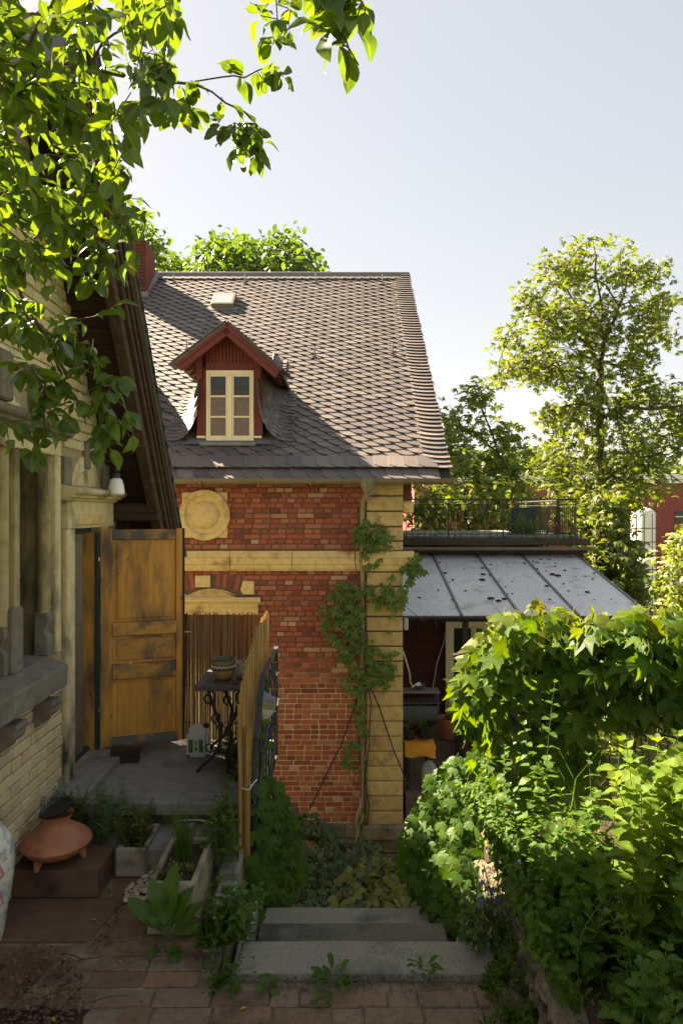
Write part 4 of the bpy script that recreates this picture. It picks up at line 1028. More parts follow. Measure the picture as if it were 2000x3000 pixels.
# ================================================================== sewing table and what stands on the landing
ta = thing('sewing_table', (-.95, 5.85, ZL), 'old treadle sewing table with dark wooden top and cast iron legs', 'table')
m_ttop = WOOD('dark table top', [(.05,.04,.032),(.085,.07,.057),(.12,.10,.082)], 1, .55, 8, knots=False)
zt_ = H-1.39
roughen(bx('table_top', (-1.175, 5.46, zt_-.045), (-.715, 6.24, zt_), m_ttop, ta, .006), .0015, 6, 1)
def iron(name, pts, r_=.011): return MB().tube(pts, r_, 6).build(name, m_iron, ta, smooth=True)
def spiral(c, r0, turns, a0, sg, y):
    return [(c[0]+r0*(1-.75*k/17)*math.cos(a0+sg*turns*6.283*k/17), y, c[1]+r0*(1-.75*k/17)*math.sin(a0+sg*turns*6.283*k/17)) for k in range(18)]
for yy in (5.58, 6.12):
    for sg in (-1, 1):
        cx_ = -.945
        iron('leg', [(cx_+sg*.22, yy, ZL+.0), (cx_+sg*.20, yy, ZL+.04), (cx_+sg*.11, yy, ZL+.11), (cx_+sg*.05, yy, ZL+.22), (cx_+sg*.035, yy, ZL+.36), (cx_+sg*.09, yy, ZL+.5), (cx_+sg*.15, yy, zt_-.05)], .014)
        iron('foot', [(cx_+sg*.225, yy-.03, ZL+.012), (cx_+sg*.225, yy+.03, ZL+.012)], .014)
        iron('scroll', spiral((cx_+sg*.14, zt_-.13), .065, 1.2, 1.57, sg, yy), .009); iron('scroll', spiral((cx_+sg*.07, ZL+.44), .05, 1.1, -1.57, sg, yy), .008); iron('scroll', spiral((cx_+sg*.13, ZL+.2), .05, 1.1, 0, sg, yy), .007)
    iron('crossbar', [(-1.12, yy, zt_-.055), (-.77, yy, zt_-.055)], .012); iron('crossbar', [(-1.0, yy, ZL+.30), (-.89, yy, ZL+.30)], .012)
iron('stretcher', [(-.945, 5.58, ZL+.30), (-.945, 6.12, ZL+.30)]); bx('treadle', (-1.06, 5.72, ZL+.09), (-.83, 5.99, ZL+.105), m_iron, ta)
MB().lathe([(.13, -.012), (.145, -.012), (.145, .012), (.13, .012), (.13, -.012)], (-.80, 5.86, ZL+.30), 24, frame=((0,1,0),(0,0,1),(1,0,0))).build('wheel', m_iron, ta, smooth=True)
def pot(name, c, prof, mat, label, group=None, soil=.8):
    t = thing(name, c, label, 'pot', group)
    MB().lathe(prof, c, 28).build('body', mat, t, smooth=True)
    rmax = [r_ for r_, h_ in prof][-1]; hh = max(h_ for r_, h_ in prof)
    MB().lathe([(.001, hh*soil), (rmax*.97, hh*soil)], c, 20).build('soil', m_soil, t); return t
def bands(name, base, cols):
    m, n, b = _mat(name); ge = N(n, 'ShaderNodeNewGeometry'); sp = N(n, 'ShaderNodeSeparateXYZ'); n.links.new(ge.outputs['Position'], sp.inputs[0])
    mr = N(n, 'ShaderNodeMapRange', i_1=base[0], i_2=base[1]); n.links.new(sp.outputs[2], mr.inputs[0])
    c = ramp(n, mr.outputs[0], cols, 'CONSTANT'); n.links.new(c, b.inputs['Base Color']); b.inputs['Roughness'].default_value = .25; return m
pz = zt_
m_maj = bands('painted glaze', (pz, pz+.18), [(0, (.10,.075,.04)), (.12, (.28,.20,.09)), (.30, (.42,.22,.05)), (.36, (.30,.23,.12)), (.45, (.40,.22,.05)), (.50, (.05,.10,.09)), (.62, (.34,.29,.18)), (.72, (.05,.09,.085)), (.78, (.36,.20,.05)), (.83, (.22,.18,.10)), (.94, (.03,.04,.06))])
p1 = pot('ceramic_pot', (-.975, 5.66, pz), [(.0, 0), (.06, 0), (.064, .018), (.085, .045), (.098, .09), (.099, .15), (.102, .172), (.096, .176), (.090, .172), (.088, .14)], m_maj, 'round glazed ceramic pot with painted ochre and dark bands on the table', soil=.82)
for k in range(18):                                    # painted wave of scallops round the pot
    a = 2*math.pi*k/18
    MB().tube([(-.975+(.0995)*math.cos(a+d_), 5.66+.0995*math.sin(a+d_), pz+.108+h_) for d_, h_ in ((-.13, .0), (-.07, .016), (0, .022), (.07, .016), (.13, .0))], .0035, 4).build('scallop', m_lampbody, p1)
m_blackpot = S('black plastic pot', [(.02,.02,.02)], .45, mott=.1, bump=0); m_terra = S('terracotta', [(.34,.12,.055),(.42,.16,.075)], .75, 6, mott=.35, mscale=10, bump=.15, stain=((.12,.06,.04), 5, .58, .75)); m_palepot = S('pale plastic pot', [(.45,.44,.38)], .5, mott=.15, bump=0)
pp = [(.0, 0), (.045, 0), (.055, .10), (.06, .10), (.06, .115), (.053, .115), (.05, .09)]
pot('plant_pot', (-.845, 5.83, pz), pp, m_palepot, 'pale plastic pot with a seedling behind the painted ceramic pot'); pot('plant_pot', (-.755, 5.80, pz), pp, S('maroon pot', [(.10,.025,.02)], .5), 'maroon plastic pot on the table touching the reed screen'); 
MB().lathe([(0, .0), (.05, .004)], (0,0,0), 12)
tag(bx('seed_tray', (-.86, 5.62, pz+.001), (-.73, 5.74, pz+.03), S('dark red tray', [(.09,.02,.018)], .5), None, .006), 'low dark red tray on the sewing table', 'tray')
tv_ = thing('trivet', (-.83, 5.53, pz), 'round openwork iron trivet at the front of the table', 'trivet')
for r_ in (.06, .04, .02): MB().tube([(-.83+r_*math.cos(a), 5.53+r_*math.sin(a), pz+.006) for a in [k*math.pi/10 for k in range(21)]], .004, 5).build('ring', m_iron, tv_)
for k in range(4): a = k*math.pi/4; MB().tube([(-.83+.06*math.cos(a), 5.53+.06*math.sin(a), pz+.007), (-.83-.06*math.cos(a), 5.53-.06*math.sin(a), pz+.007)], .003, 4).build('bar', m_iron, tv_)
# jerrycan
m_can = S('milky plastic', [(.50,.52,.48),(.44,.46,.42)], .4, 4, mott=.12, bump=0, spec=.4)
jc = thing('jerrycan', (-1.24, 5.92, ZL), 'white plastic canister with green label standing on the landing', 'canister')
roughen(MB().box((-1.335, 5.86, ZL+.002), (-1.145, 5.99, ZL+.225)).build('body', m_can, jc, bevel=.03, seg=3), .002, 10, 0)
MB().prism([(-1.325, ZL+.21), (-1.155, ZL+.21), (-1.165, ZL+.265), (-1.21, ZL+.275), (-1.29, ZL+.275), (-1.315, ZL+.255)], ((0,5.925,0),(1,0,0),(0,0,1),(0,1,0)), -.03, .03).build('handle', m_can, jc, bevel=.012, seg=2)
MB().lathe([(.026, 0), (.026, .03), (.02, .034), (.0, .034)], (-1.175, 5.925, ZL+.25), 18).build('cap', m_blackpot, jc, smooth=True)
lb = bx('label', (-1.31, 5.856, ZL+.055), (-1.185, 5.8595, ZL+.165), S('green print', [(.03,.14,.04)], .4, bump=0), jc, 0)
bx('label_centre', (-1.272, 5.8535, ZL+.055), (-1.222, 5.8555, ZL+.165), S('cream print', [(.50,.48,.32)], .4, bump=0), lb, 0)
MB().add([(-1.252, 5.852, ZL+.07), (-1.238, 5.852, ZL+.075), (-1.234, 5.852, ZL+.095), (-1.247, 5.852, ZL+.105), (-1.258, 5.852, ZL+.09)], [(0,1,2,3,4)]).build('print_mark', m_blackpot, lb)
for k in range(4): bx('print_line', (-1.264, 5.8522, ZL+.118+k*.010), (-1.230-(k % 2)*.006, 5.8532, ZL+.122+k*.010), m_dark, lb, 0)
up_ = pot('plant_pot', (-.83, 5.45, ZL), [(.0, 0), (.075, 0), (.095, .17), (.10, .17), (.10, .19), (.092, .19), (.09, .16)], m_blackpot, 'black pot with a dark leafy plant under the sewing table')
# ================================================================== things on the terrace
m_corten = S('brown painted steel', [(.15,.082,.047),(.115,.064,.04)], .6, 3, mott=.35, mscale=8, bump=.15, stain=((.035,.022,.016), 3, .55, .7))
bxs = thing('steel_plinth', (-1.8, 4.5, 0), 'low rust-brown steel block step carrying the terracotta pot', 'plinth')
MB().box((-2.085, 4.335, .0), (-1.545, 4.655, .172)).build('body', m_corten, bxs, bevel=.004)
MB().box((-2.095, 4.330, .1725), (-1.540, 4.658, .178)).build('top_plate', m_corten, bxs, bevel=.002)
m_terrap = S('burnished terracotta', [(.30,.10,.048),(.40,.155,.075),(.33,.115,.055)], .5, 4, mott=.3, mscale=10, bump=.1, spec=.4, stain=((.12,.05,.035), 4, .55, .72))
tp = thing('terracotta_jar', (-1.865, 4.47, .178), 'squat three-legged terracotta jar with a black bowl tilted in its mouth', 'jar')
c0 = (-1.865, 4.47, .178)
MB().lathe([(.0, .035), (.10, .038), (.17, .06), (.212, .10), (.224, .122), (.218, .135), (.19, .165), (.13, .205), (.094, .225), (.086, .245), (.088, .275), (.102, .30), (.107, .302), (.104, .295), (.085, .26), (.08, .2)], c0, 40).build('body', m_terrap, tp, smooth=True)
for a in (R(250), R(10), R(130)):
    d = Vector((math.cos(a), math.sin(a), 0)); p = Vector(c0)+d*.14
    MB().tube([p+Vector((0,0,.075)), p+d*.02+Vector((0,0,.045)), p+d*.035+Vector((0,0,.001))], [.042, .028, .016], 12).build('leg', m_terrap, tp, smooth=True)
MB().lathe([(.0, -.02), (.06, -.018), (.09, .0), (.102, .02), (.098, .022), (.084, .004), (.0, -.008)], (0,0,0), 30).build('bowl', m_blackpot, tp, smooth=True, M=Matrix.Translation((-1.858, 4.465, .505)) @ Matrix.Rotation(R(14), 4, 'X') @ Matrix.Rotation(R(-13), 4, 'Y'))
# planters of washed aggregate
def planter(loc, x0, x1, y0, y1, h, label, t_=.032):
    o = thing('concrete_planter', loc, label, 'planter')
    mb = MB(); mb.box((x0, y0, .0), (x1, y0+t_, h)); mb.box((x0, y1-t_, 0), (x1, y1, h)); mb.box((x0, y0+t_, 0), (x0+t_, y1-t_, h)); mb.box((x1-t_, y0+t_, 0), (x1, y1-t_, h))
    roughen(mb.build('trough', m_agg, o, bevel=.007), .003, 16, 0)
    roughen(bx('soil', (x0+t_, y0+t_, .01), (x1-t_, y1-t_, h-.03), m_soil, o, 0), .012, 20, 3); return o
plA = planter((-1.41, 4.75, 0), -1.513, -1.315, 4.58, 4.96, .19, 'small square concrete planter beside the steel plinth with leafy herbs')
plA2 = planter((-1.41, 4.75, 0), -.91, -.73, 4.55, 4.8, .2, 'x') if False else None
plB = planter((-.99, 4.2, 0), -1.126, -.85, 3.955, 4.52, .30, 'long concrete planter with chives standing on the terrace paving')
es = thing('edge_wall', (-.75, 4.4, 0), 'low weathered grey stone kerb between the planter and the reed post', 'kerb')
for (y0, y1, h, x0) in ((4.42, 4.88, .12, -.80), (4.12, 4.41, .075, -.79), (3.80, 4.11, .03, -.78)): roughen(bx('kerb_stone', (x0, y0, -.3), (-.668, y1, h), m_conc, es, .012), .006, 8, 2)
# white pebbles
pv2 = []
for s in range(4):
    r2 = random.Random(s); mb = MB(); nl = 6
    prof = [(max(.0005, math.sin(math.pi*i/nl))*1.0, -math.cos(math.pi*i/nl)*.62) for i in range(nl+1)]
    mb.lathe(prof, (0,0,0), 9); v = var_of(mb, 0, .06, s); pv2.append(v)
m_wpeb = S('white pebble', [(.44,.38,.28),(.56,.50,.40),(.34,.26,.18),(.50,.42,.31)], .65, 6, piece=True, mott=.25, bump=.1)
meshes = []
for v in pv2:
    me = npmesh('pebble', v['V'], v['F'], None, True); me.materials.append(m_wpeb); meshes.append(me)
r2 = random.Random(5); placed = []
for k in range(4000):
    if len(placed) >= 80: break
    px_ = r2.uniform(365, 500); py_ = r2.uniform(2505, 2632)
    if not inpoly(px_, py_, [(366, 2632), (372, 2590), (430, 2560), (445, 2512), (498, 2505), (498, 2560), (455, 2600), (425, 2632)]): continue
    Y_ = (H-.03)*2000/(py_-1500); x_ = (px_-1000)*Y_/2000; s_ = r2.uniform(.015, .027)
    if any(math.hypot(x_-a, Y_-b) < (s_+c)*.80 for a, b, c, d in placed): continue
    if x_ + s_ > -1.13 or (x_-s_ < -1.30 and Y_ > 4.55): continue
    placed.append((x_, Y_, s_, .0))
for i, (x_, Y_, s_, d) in enumerate(placed):
    o = bpy.data.objects.new('pebble', meshes[i % 4])
    link(o, None, Matrix.Translation((x_, Y_, s_*.55+r2.uniform(0, .018))) @ Matrix.Rotation(r2.uniform(0, 6), 4, 'Z') @ Matrix.Rotation(r2.uniform(-.4, .4), 4, 'X') @ Matrix.Diagonal((s_*r2.uniform(1, 1.4), s_, s_, 1)))
    tag(o, 'smooth white pebble in the heap between the two concrete planters', 'pebble', 'white pebbles heaped between the planters')
# dark slate shard behind the pebbles
tag(MB().prism([(0,0), (.16,.02), (.19,.09), (.08,.13), (.01,.07)], ((-1.27, 4.86, .03), (1,0,0), (0,1,0), (0,-.1,1)), 0, .02).build('slate_shard', m_slate, bevel=.003), 'flat dark slate shard behind the white pebbles', 'stone')
# plastic sack at the left edge
m_sack = S('crumpled pale plastic', [(.50,.47,.32),(.66,.64,.52),(.38,.36,.28)], .3, 14, mott=.5, mscale=50, bump=.6, bscale=25, spec=.6, stain=((.30,.34,.36), 14, .52, .6))
m_pink = S('pink ribbon', [(.65,.06,.25)], .4, mott=.2, bump=.1)
sk = thing('plastic_sack', (-2.0, 3.9, 0), 'pale crumpled plastic sack with pink drawstring at the left edge', 'sack')
mb = MB(); nseg = 26
prof = [(.0, .0), (.05, .0), (.065, .12), (.085, .24), (.105, .36), (.113, .46), (.10, .54), (.085, .60), (.055, .645), (.02, .66), (.0, .662)]
mb.lathe(prof, (-1.985, 3.9, 0), nseg); o = mb.build('bag', m_sack, sk, smooth=True); roughen(o, .014, 16, 1)
MB().tube([(-1.95, 3.79, .50), (-1.905, 3.80, .485), (-1.885, 3.815, .43), (-1.92, 3.79, .37), (-1.90, 3.80, .33), (-1.885, 3.81, .27), (-1.93, 3.80, .22)], .010, 6, flat=.3).build('drawstring', m_pink, sk)
# ================================================================== annex, lean-to roof and the things under it
m_poly = S('polycarbonate sheet', [(.60,.60,.60),(.68,.68,.68)], .28, 2, stretch=(3,1,1), mott=.25, mscale=5, bump=0, spec=.5, stain=((.20,.19,.17), 3, .55, .75))
m_alu = S('grey glazing bar', [(.17,.17,.16),(.24,.24,.23)], .5, 4, metal=.4, mott=.3, bump=.1)
m_moss = S('brown moss', [(.045,.025,.014),(.075,.045,.022),(.05,.045,.018)], 1, 9, piece=True, mott=.5, mscale=60, bump=1, bscale=90)
m_deckedge = S('mossy roof edge', [(.055,.038,.024),(.085,.06,.04),(.04,.05,.02)], 1, 4, mott=.6, mscale=25, bump=1, bscale=30)
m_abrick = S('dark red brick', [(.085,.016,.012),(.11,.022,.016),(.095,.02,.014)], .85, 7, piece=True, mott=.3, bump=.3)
m_floor = S('red-brown tiled floor', [(.13,.085,.07),(.19,.13,.11)], .7, 6, mott=.6, mscale=22, bump=.2)
YB, YT = 11.0, 14.45; ZB, ZT = H-1.65, H-.90
plat = MB().box((.96, 10.24, -3.4), (6.4, 14.5, -1.8)).build('patio', m_floor); tag(plat, kind='structure')
an = thing('garden_annex', (3, 16, -1.8), 'red brick garden annex with flat roof deck and lean-to glazed roof', 'annex')
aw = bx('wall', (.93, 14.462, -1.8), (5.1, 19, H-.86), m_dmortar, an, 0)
its = []; z = -1.76; row = 0
while z < H-.95:
    x = 1.05+(row % 2)*.065
    while x < 2.1: s = .26 if row % 2 == 0 else .13; its.append((0 if s > .2 else 3, Matrix.Translation((x+s/2, 14.45, z)))); x += s
    z += ROW; row += 1
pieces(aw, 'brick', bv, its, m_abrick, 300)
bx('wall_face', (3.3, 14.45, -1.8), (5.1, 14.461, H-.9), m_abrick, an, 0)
# white glazed door
gd = MB()
for a in ((2.19, 2.29, -1.8, .17), (3.24, 3.34, -1.8, .17), (2.29, 3.24, .06, .17)): gd.box((a[0], 14.36, a[2]), (a[1], 14.45, a[3]))
gd = gd.build('door', m_cream, an, bevel=.005); tag(gd, 'white painted glazed garden door')
for x0, x1 in ((2.295, 2.755), (2.765, 3.235)):
    lf = MB()
    for a in ((x0, x0+.07, -1.78, .055), (x1-.03, x1, -1.78, .055), (x0+.07, x1-.03, .0, .055), (x0+.07, x1-.03, -1.78, -1.35), (x0+.30, x0+.325, -1.35, .0)): lf.box((a[0], 14.39, a[2]), (a[1], 14.43, a[3]))
    lf.build('door_leaf', m_cream, gd, bevel=.003); bx('pane', (x0+.07, 14.405, -1.35), (x1-.03, 14.412, .0), m_winglass, gd, 0)
# lean-to roof of five corrugated sheets
ln = Vector((0, YT-YB, ZT-ZB)).normalized(); lnn = Vector((0, -ln.z, ln.y)); LL = math.hypot(YT-YB, ZT-ZB)
lt = MB().box((.95, YB-.0, ZB-.12), (4.95, YB+.09, ZB-.035)).build('lean_to_roof', m_oldwood, an, bevel=.004); tag(lt, 'grey corrugated lean-to roof strewn with moss')
edges = [.95, 1.925, 2.86, 3.795, 4.95]
for x0, x1 in zip(edges[:-1], edges[1:]):
    nw = int((x1-x0)/.034); V = []; Fq = []
    for i in range(nw*2+1):
        x = x0+.012+(x1-x0-.024)*i/(nw*2); hgt = .003 if i % 2 else 0
        for p in (Vector((0, YB-.06, ZB-.013)), Vector((0, YT, ZT))): V.append((x, p.y, p.z+hgt))
    Fq = [(2*i, 2*i+2, 2*i+3, 2*i+1) for i in range(nw*2)]
    MB().add(V, Fq).build('roof_sheet', m_poly, lt)
    MB().add([(x0+.012, YB-.06, ZB-.03), (x1-.012, YB-.06, ZB-.03), (x1-.012, YT, ZT-.017), (x0+.012, YT, ZT-.017)], [(0,1,2,3)]).build('sheet_underside', m_poly, lt)
for x in edges:
    MB().prism([(0, .012), (LL+.06, .012), (LL+.06, .026), (0, .026)], (Vector((x, YB-.06, ZB-.013)), ln, lnn, (1,0,0)), -.022, .022).build('glazing_bar', m_alu, lt, bevel=.003)
    MB().prism([(0, -.10), (LL, -.10), (LL, -.02), (0, -.02)], (Vector((x, YB, ZB)), ln, lnn, (1,0,0)), -.03, .03).build('rafter', m_oldwood, lt)
MB().prism([(a*.8, b*.8) for a, b in GPROF], ((0, YB-.10, ZB-.02), (0,1,0), (0,0,1), (1,0,0)), .95, 5.0).build('gutter', m_iron, lt)
for x in (2.0, 4.9): bx('post', (x-.045, YB, -1.8), (x+.045, YB+.09, ZB-.12), m_oldwood, lt, .004)
# flat deck, mossy edge, gutter
dk = roughen(bx('roof_deck', (.95, 14.22, H-.70), (5.18, 19.2, H-.56), m_deckedge, an, .02), .03, 3, 5)
bx('deck_floor', (.97, 14.6, H-.56), (5.1, 19.1, H-.515), m_conc, an, .004)
MB().prism([(a*.9, b*.9) for a, b in GPROF], ((0, 14.12, H-.73), (0,1,0), (0,0,1), (1,0,0)), .97, 5.22).build('gutter', m_zinc, an)
bx('fascia', (.97, 14.2, H-.86), (5.1, 14.24, H-.72), m_oldwood, an, .003)
ar = thing('deck_railing', (3.1, 14.3, H-.55), 'thin rusty iron railing around the flat roof deck', 'railing')
for a, b in (((1.1, 14.3), (4.9, 14.3)), ((4.9, 14.3), (4.9, 18.8))):
    for z0, r_ in ((H+.265, .016), (H+.16, .008), (H-.46, .010)): MB().tube([(a[0], a[1], z0), (b[0], b[1], z0)], r_, 6).build('rail', m_iron, ar)
    L = math.hypot(b[0]-a[0], b[1]-a[1]); k = int(L/.125)
    for i in range(k+1):
        t = i/k; x = a[0]+(b[0]-a[0])*t; y = a[1]+(b[1]-a[1])*t; big = i % 9 == 0
        MB().tube([(x, y, H-.56), (x, y, H+(.265 if big else .16))], .014 if big else .0065, 6 if big else 5).build('post' if big else 'baluster', m_iron, ar)
m_green = S('dark green slat', [(.02,.055,.04),(.03,.07,.05)], .7, 6, piece=True, mott=.3); m_slatb = WOOD('grey-brown slat', [(.07,.05,.035),(.12,.085,.055),(.17,.12,.08)], 2, .8, 8, knots=False)
ss = thing('slat_screen', (4.2, 15.6, H-.51), 'folding slat screen, dark green and brown, on the roof deck', 'screen')
for i in range(17): x = 3.86+i*.036; MB().box((x, 15.55+i*.012, H-.5), (x+.03, 15.565+i*.012, H+.10)).build('slat', m_green, ss)
for i in range(20): x = 4.49+i*.036; MB().box((x, 15.80-i*.03, H-.5), (x+.026, 15.815-i*.03, H+.12)).build('slat', m_slatb, ss)
# moss clumps scattered on the sheets
cl = []
for s in range(4):
    mb = MB(); nl = 4; mb.lathe([(max(.01, math.sin(math.pi*(.18+.82*i/nl)/1.0))*1.0 if i < nl else .02, .62*i/nl) for i in range(nl+1)], (0,0,0), 9); cl.append(var_of(mb, 0, .13, s))
cm = []
for v in cl: me = npmesh('moss_clump', v['V'], v['F'], None, True); me.materials.append(m_moss); cm.append(me)
clumps = [(1286,1650,9),(1303,1680,13),(1359,1668,5),(1325,1700,10),(1315,1706,6),(1412,1700,18),(1413,1665,10),(1415,1684,14),(1437,1655,8),(1437,1686,12),(1363,1732,9),(1283,1730,8),(1229,1752,10),(1437,1755,20),(1460,1762,17),(1477,1756,15),(1500,1740,7),(1482,1742,12),(1535,1651,9),(1573,1649,8),(1569,1668,13),(1485,1652,6),(1600,1674,7),(1617,1684,16),(1632,1688,18),(1627,1652,6),(1654,1672,10),(1600,1718,12),(1650,1711,8),(1664,1732,8),(1720,1736,14),(1735,1697,9),(1739,1680,8),(1713,1690,6),(1740,1757,5),(1789,1757,5),(1609,1757,9),(1512,1788,10),(1323,1758,6),(1480,1720,6),(1685,1690,5),(1575,1683,6),(1625,1660,7),(1592,1652,5),(1500,1705,6),(1270,1672,5),(1560,1645,7),(1583,1640,9),(1608,1640,8),(1562,1655,5),(1456,1660,5)]
for i, (px, py, s) in enumerate(clumps):
    a = (1500-py)/2000; t = (a*YB-(ZB-H))/((ZT-ZB)/(YT-YB)-a); Y_ = YB+t; sz = s*Y_/2000*.62
    o = bpy.data.objects.new('moss_clump', cm[i % 4]); zz = ZB+(ZT-ZB)*t/(YT-YB)+.004
    link(o, None, Matrix.Translation(((px-1000)*Y_/2000, Y_, zz)) @ Matrix.Rotation(rr.uniform(0, 6), 4, 'Z') @ Matrix.Diagonal((sz, sz*.8, sz*.7, 1)))
    if s >= 14: tag(o, 'large dark moss clump on the grey lean-to roof', 'moss', 'large moss clumps on the lean-to roof')
    else: tag(o, 'small brown moss clump on the grey lean-to roof', 'moss', 'small moss clumps on the lean-to roof')
# ---- things on the patio
m_cloth = S('orange oilcloth', [(.62,.27,.025),(.56,.23,.02)], .5, 5, mott=.15, bump=.15, bscale=20)
tb = thing('patio_table', (1.2, 10.7, -1.8), 'small wooden patio table under the orange cloth', 'table')
bx('table_top', (.98, 10.42, -1.12), (1.41, 11.02, -1.09), m_oldwood, tb)
for x in (1.02, 1.36):
    for y in (10.46, 10.97): bx('leg', (x-.02, y-.02, -1.8), (x+.02, y+.02, -1.121), m_oldwood, tb)
V = []; nx, ny = 12, 12
cm_ = MB(); xs_ = [.965, .97] + [.98+.44*i/8 for i in range(9)] + [1.428, 1.435, 1.438]; 
top = lambda x, y: -1.083
pts = []; ycols = [10.395, 10.40, 10.405] + [10.415+.6*i/8 for i in range(9)]
for yi, y in enumerate(ycols):
    for xi, x in enumerate(xs_):
        d = 0
        if yi < 3: d = max(d, (.20, .13, .06)[yi]+.015*math.sin(x*19))
        if xi > 10: d = max(d, (.05, .11, .18)[xi-11]+.012*math.sin(y*23))
        pts.append((x+(.012*math.sin(d*30) if xi > 10 else 0), y-(.012*math.sin(d*30+x*14) if yi < 3 else 0), -1.083-d))
nn_ = len(xs_)
cm_.add(pts, [(j*nn_+i, j*nn_+i+1, (j+1)*nn_+i+1, (j+1)*nn_+i) for j in range(len(ycols)-1) for i in range(nn_-1)])
tag(cm_.build('tablecloth', m_cloth, smooth=True), 'orange cloth draped over the small patio table', 'tablecloth')
bp_ = [(.0, 0), (.85, 0), (.97, .5), (1.06, 1.5), (1.12, 1.52), (1.12, 1.68), (1.03, 1.68), (1.0, 1.45)]
def sp_(s): return [(a*s, b*s) for a, b in bp_]
bpot = pot('plant_pot', (1.30, 10.62, -1.06), sp_(.115), m_blackpot, 'largest black pot on the orange cloth with a seedling')
MB().lathe([(0, -.02), (.11, -.02), (.125, .012), (.118, .012), (.1, -.008)], (1.30, 10.62, -1.06), 20).build('saucer', m_terra, bpot, smooth=True)
pot('plant_pot', (1.05, 10.62, -1.08), sp_(.09), m_blackpot, 'tall black pot on the orange cloth next to the stone pilaster'); pot('plant_pot', (1.19, 10.90, -1.08), sp_(.105), S('brown pot', [(.07,.035,.02)], .6), 'brown pot at the back of the orange cloth'); pot('plant_pot', (1.02, 10.88, -1.08), [(a*.09, b*.06) for a, b in bp_], m_terra, 'shallow terracotta pot at the back of the orange cloth')
pot('plant_pot', (1.99, 12.8, -1.8), [(.0, .02), (.13, .02), (.15, .15), (.18, .34), (.195, .34), (.195, .40), (.175, .40), (.17, .35)], m_terra, 'big terracotta pot with a bare plant on the patio floor')
MB().lathe([(0, 0), (.17, 0), (.19, .03), (.18, .03)], (1.99, 12.8, -1.8), 22).build('saucer', m_terra, bpy.data.objects['plant_pot.007'] if 'plant_pot.007' in bpy.data.objects else None, smooth=True) if False else None
sh = thing('shelf_unit', (1.55, 13.9, -1.8), 'low metal shelf unit against the dark brick wall', 'shelf')
for z0 in (-1.17, -1.38, -1.72): bx('shelf', (1.0, 13.7, z0-.02), (1.98, 14.1, z0), m_palepot if z0 == -1.17 else m_alu, sh, .005)
for x in (1.02, 1.94):
    for y in (13.72, 14.06): MB().tube([(x, y, -1.8), (x, y, -1.18)], .012, 6).build('leg', m_alu, sh)
cr = MB(); X0, X1, Y0, Y1, Z0, Z1 = 1.15, 1.95, 13.72, 14.05, -1.715, -1.45
for a in ((X0, X1, Y0, Y0+.012), (X0, X1, Y1-.012, Y1), (X0, X0+.012, Y0+.012, Y1-.012), (X1-.012, X1, Y0+.012, Y1-.012)): cr.box((a[0], a[2], Z0), (a[1], a[3], Z1))
cr.box((X0-.012, Y0-.012, Z1-.02), (X1+.012, Y0-.001, Z1))
tag(cr.build('storage_crate', S('grey plastic crate', [(.16,.18,.17)], .5, mott=.1, bump=0), bevel=.003), 'grey plastic crate on the lower shelf', 'crate')
tag(MB().lathe([(0, .0), (.06, .0), (.095, .05), (.11, .115), (.115, .115), (.10, .05), (.062, .008), (0, .008)], (1.60, 13.85, -1.17), 22).build('metal_bowl', S('steel', [(.45,.44,.38)], .3, metal=.9, bump=0), smooth=True), 'small steel bowl on top of the shelf unit', 'bowl')
bn = thing('bench', (2.15, 11.6, -1.8), 'dark wooden garden bench behind the vine', 'bench')
bx('seat', (1.98, 11.45, -1.30), (3.0, 11.85, -1.25), m_oldwood, bn); [bx('leg', (x, y, -1.8), (x+.06, y+.06, -1.30), m_oldwood, bn) for x in (1.98, 2.94) for y in (11.45, 11.79)]
bx('back_post', (1.97, 11.80, -1.249), (2.04, 11.86, -.95), m_oldwood, bn)
bb = MB().lathe([(0, 0), (.10, 0), (.15, .05), (.14, .11), (.09, .15), (.03, .16), (.0, .165)], (2.22, 11.6, -1.249), 16).build('blue_bag', S('blue plastic', [(.03,.11,.24)], .35, 8, mott=.3, bump=.5, bscale=20), smooth=True)
tag(roughen(bb, .02, 14, 1), 'crumpled blue plastic bag on the dark bench', 'bag')
pb = MB().lathe([(0, 0), (.09, 0), (.13, .15), (.12, .32), (.09, .42), (.02, .46), (0, .46)], (1.33, 10.42, -1.8), 14).build('plastic_bag', S('cloudy plastic bag', [(.16,.18,.16),(.26,.28,.26)], .3, 8, mott=.4, bump=.5, bscale=25), smooth=True)
tag(roughen(pb, .02, 10, 1), 'cloudy plastic bag standing under the orange table', 'bag')
m_wire = S('pale cable', [(.55,.50,.36)], .6, bump=0); m_bcable = S('black cable', [(.012,.014,.02)], .5, bump=0)
tag(MB().tube([P(1180, 1908, F-.02), P(1190, 1940, F), P(1200, 1975, F+.1), P(1201, 1998, F+.2), P(1208, 2012, F+.25), P(1222, 2001, F+.3), P(1231, 2000, F+.3)], .012, 6).build('cable', m_wire, smooth=True), 'pale loose cable hanging beside the stone pilaster', 'cable')
tag(MB().tube([P(1307, 1828, 14.38), P(1300, 1880, 14.40), P(1278, 1945, 14.41), P(1272, 1990, 14.41), P(1264, 2025, 14.38)], .012, 6).build('cable', m_wire, smooth=True), 'thin pale wire running down the dark wall beside the glazed door', 'cable')
cb1 = MB().tube([P(1064, 1985, F-.12), P(1035, 2080, F-.2), P(1000, 2180, F-.3), P(960, 2260, F-.4), P(905, 2375, F-.5)], .010, 6).build('cable', m_bcable, smooth=True); tag(cb1, 'black cable stretched from the downpipe down left across the bricks', 'cable')
cb2 = MB().tube([P(1072, 1985, F-.12), P(1110, 2070, F-.2), P(1150, 2190, F-.3), P(1190, 2290, F-.4), P(1240, 2380, F-.6)], .010, 6).build('cable', m_bcable, smooth=True); tag(cb2, 'black cable stretched from the downpipe down right across the pilaster', 'cable')
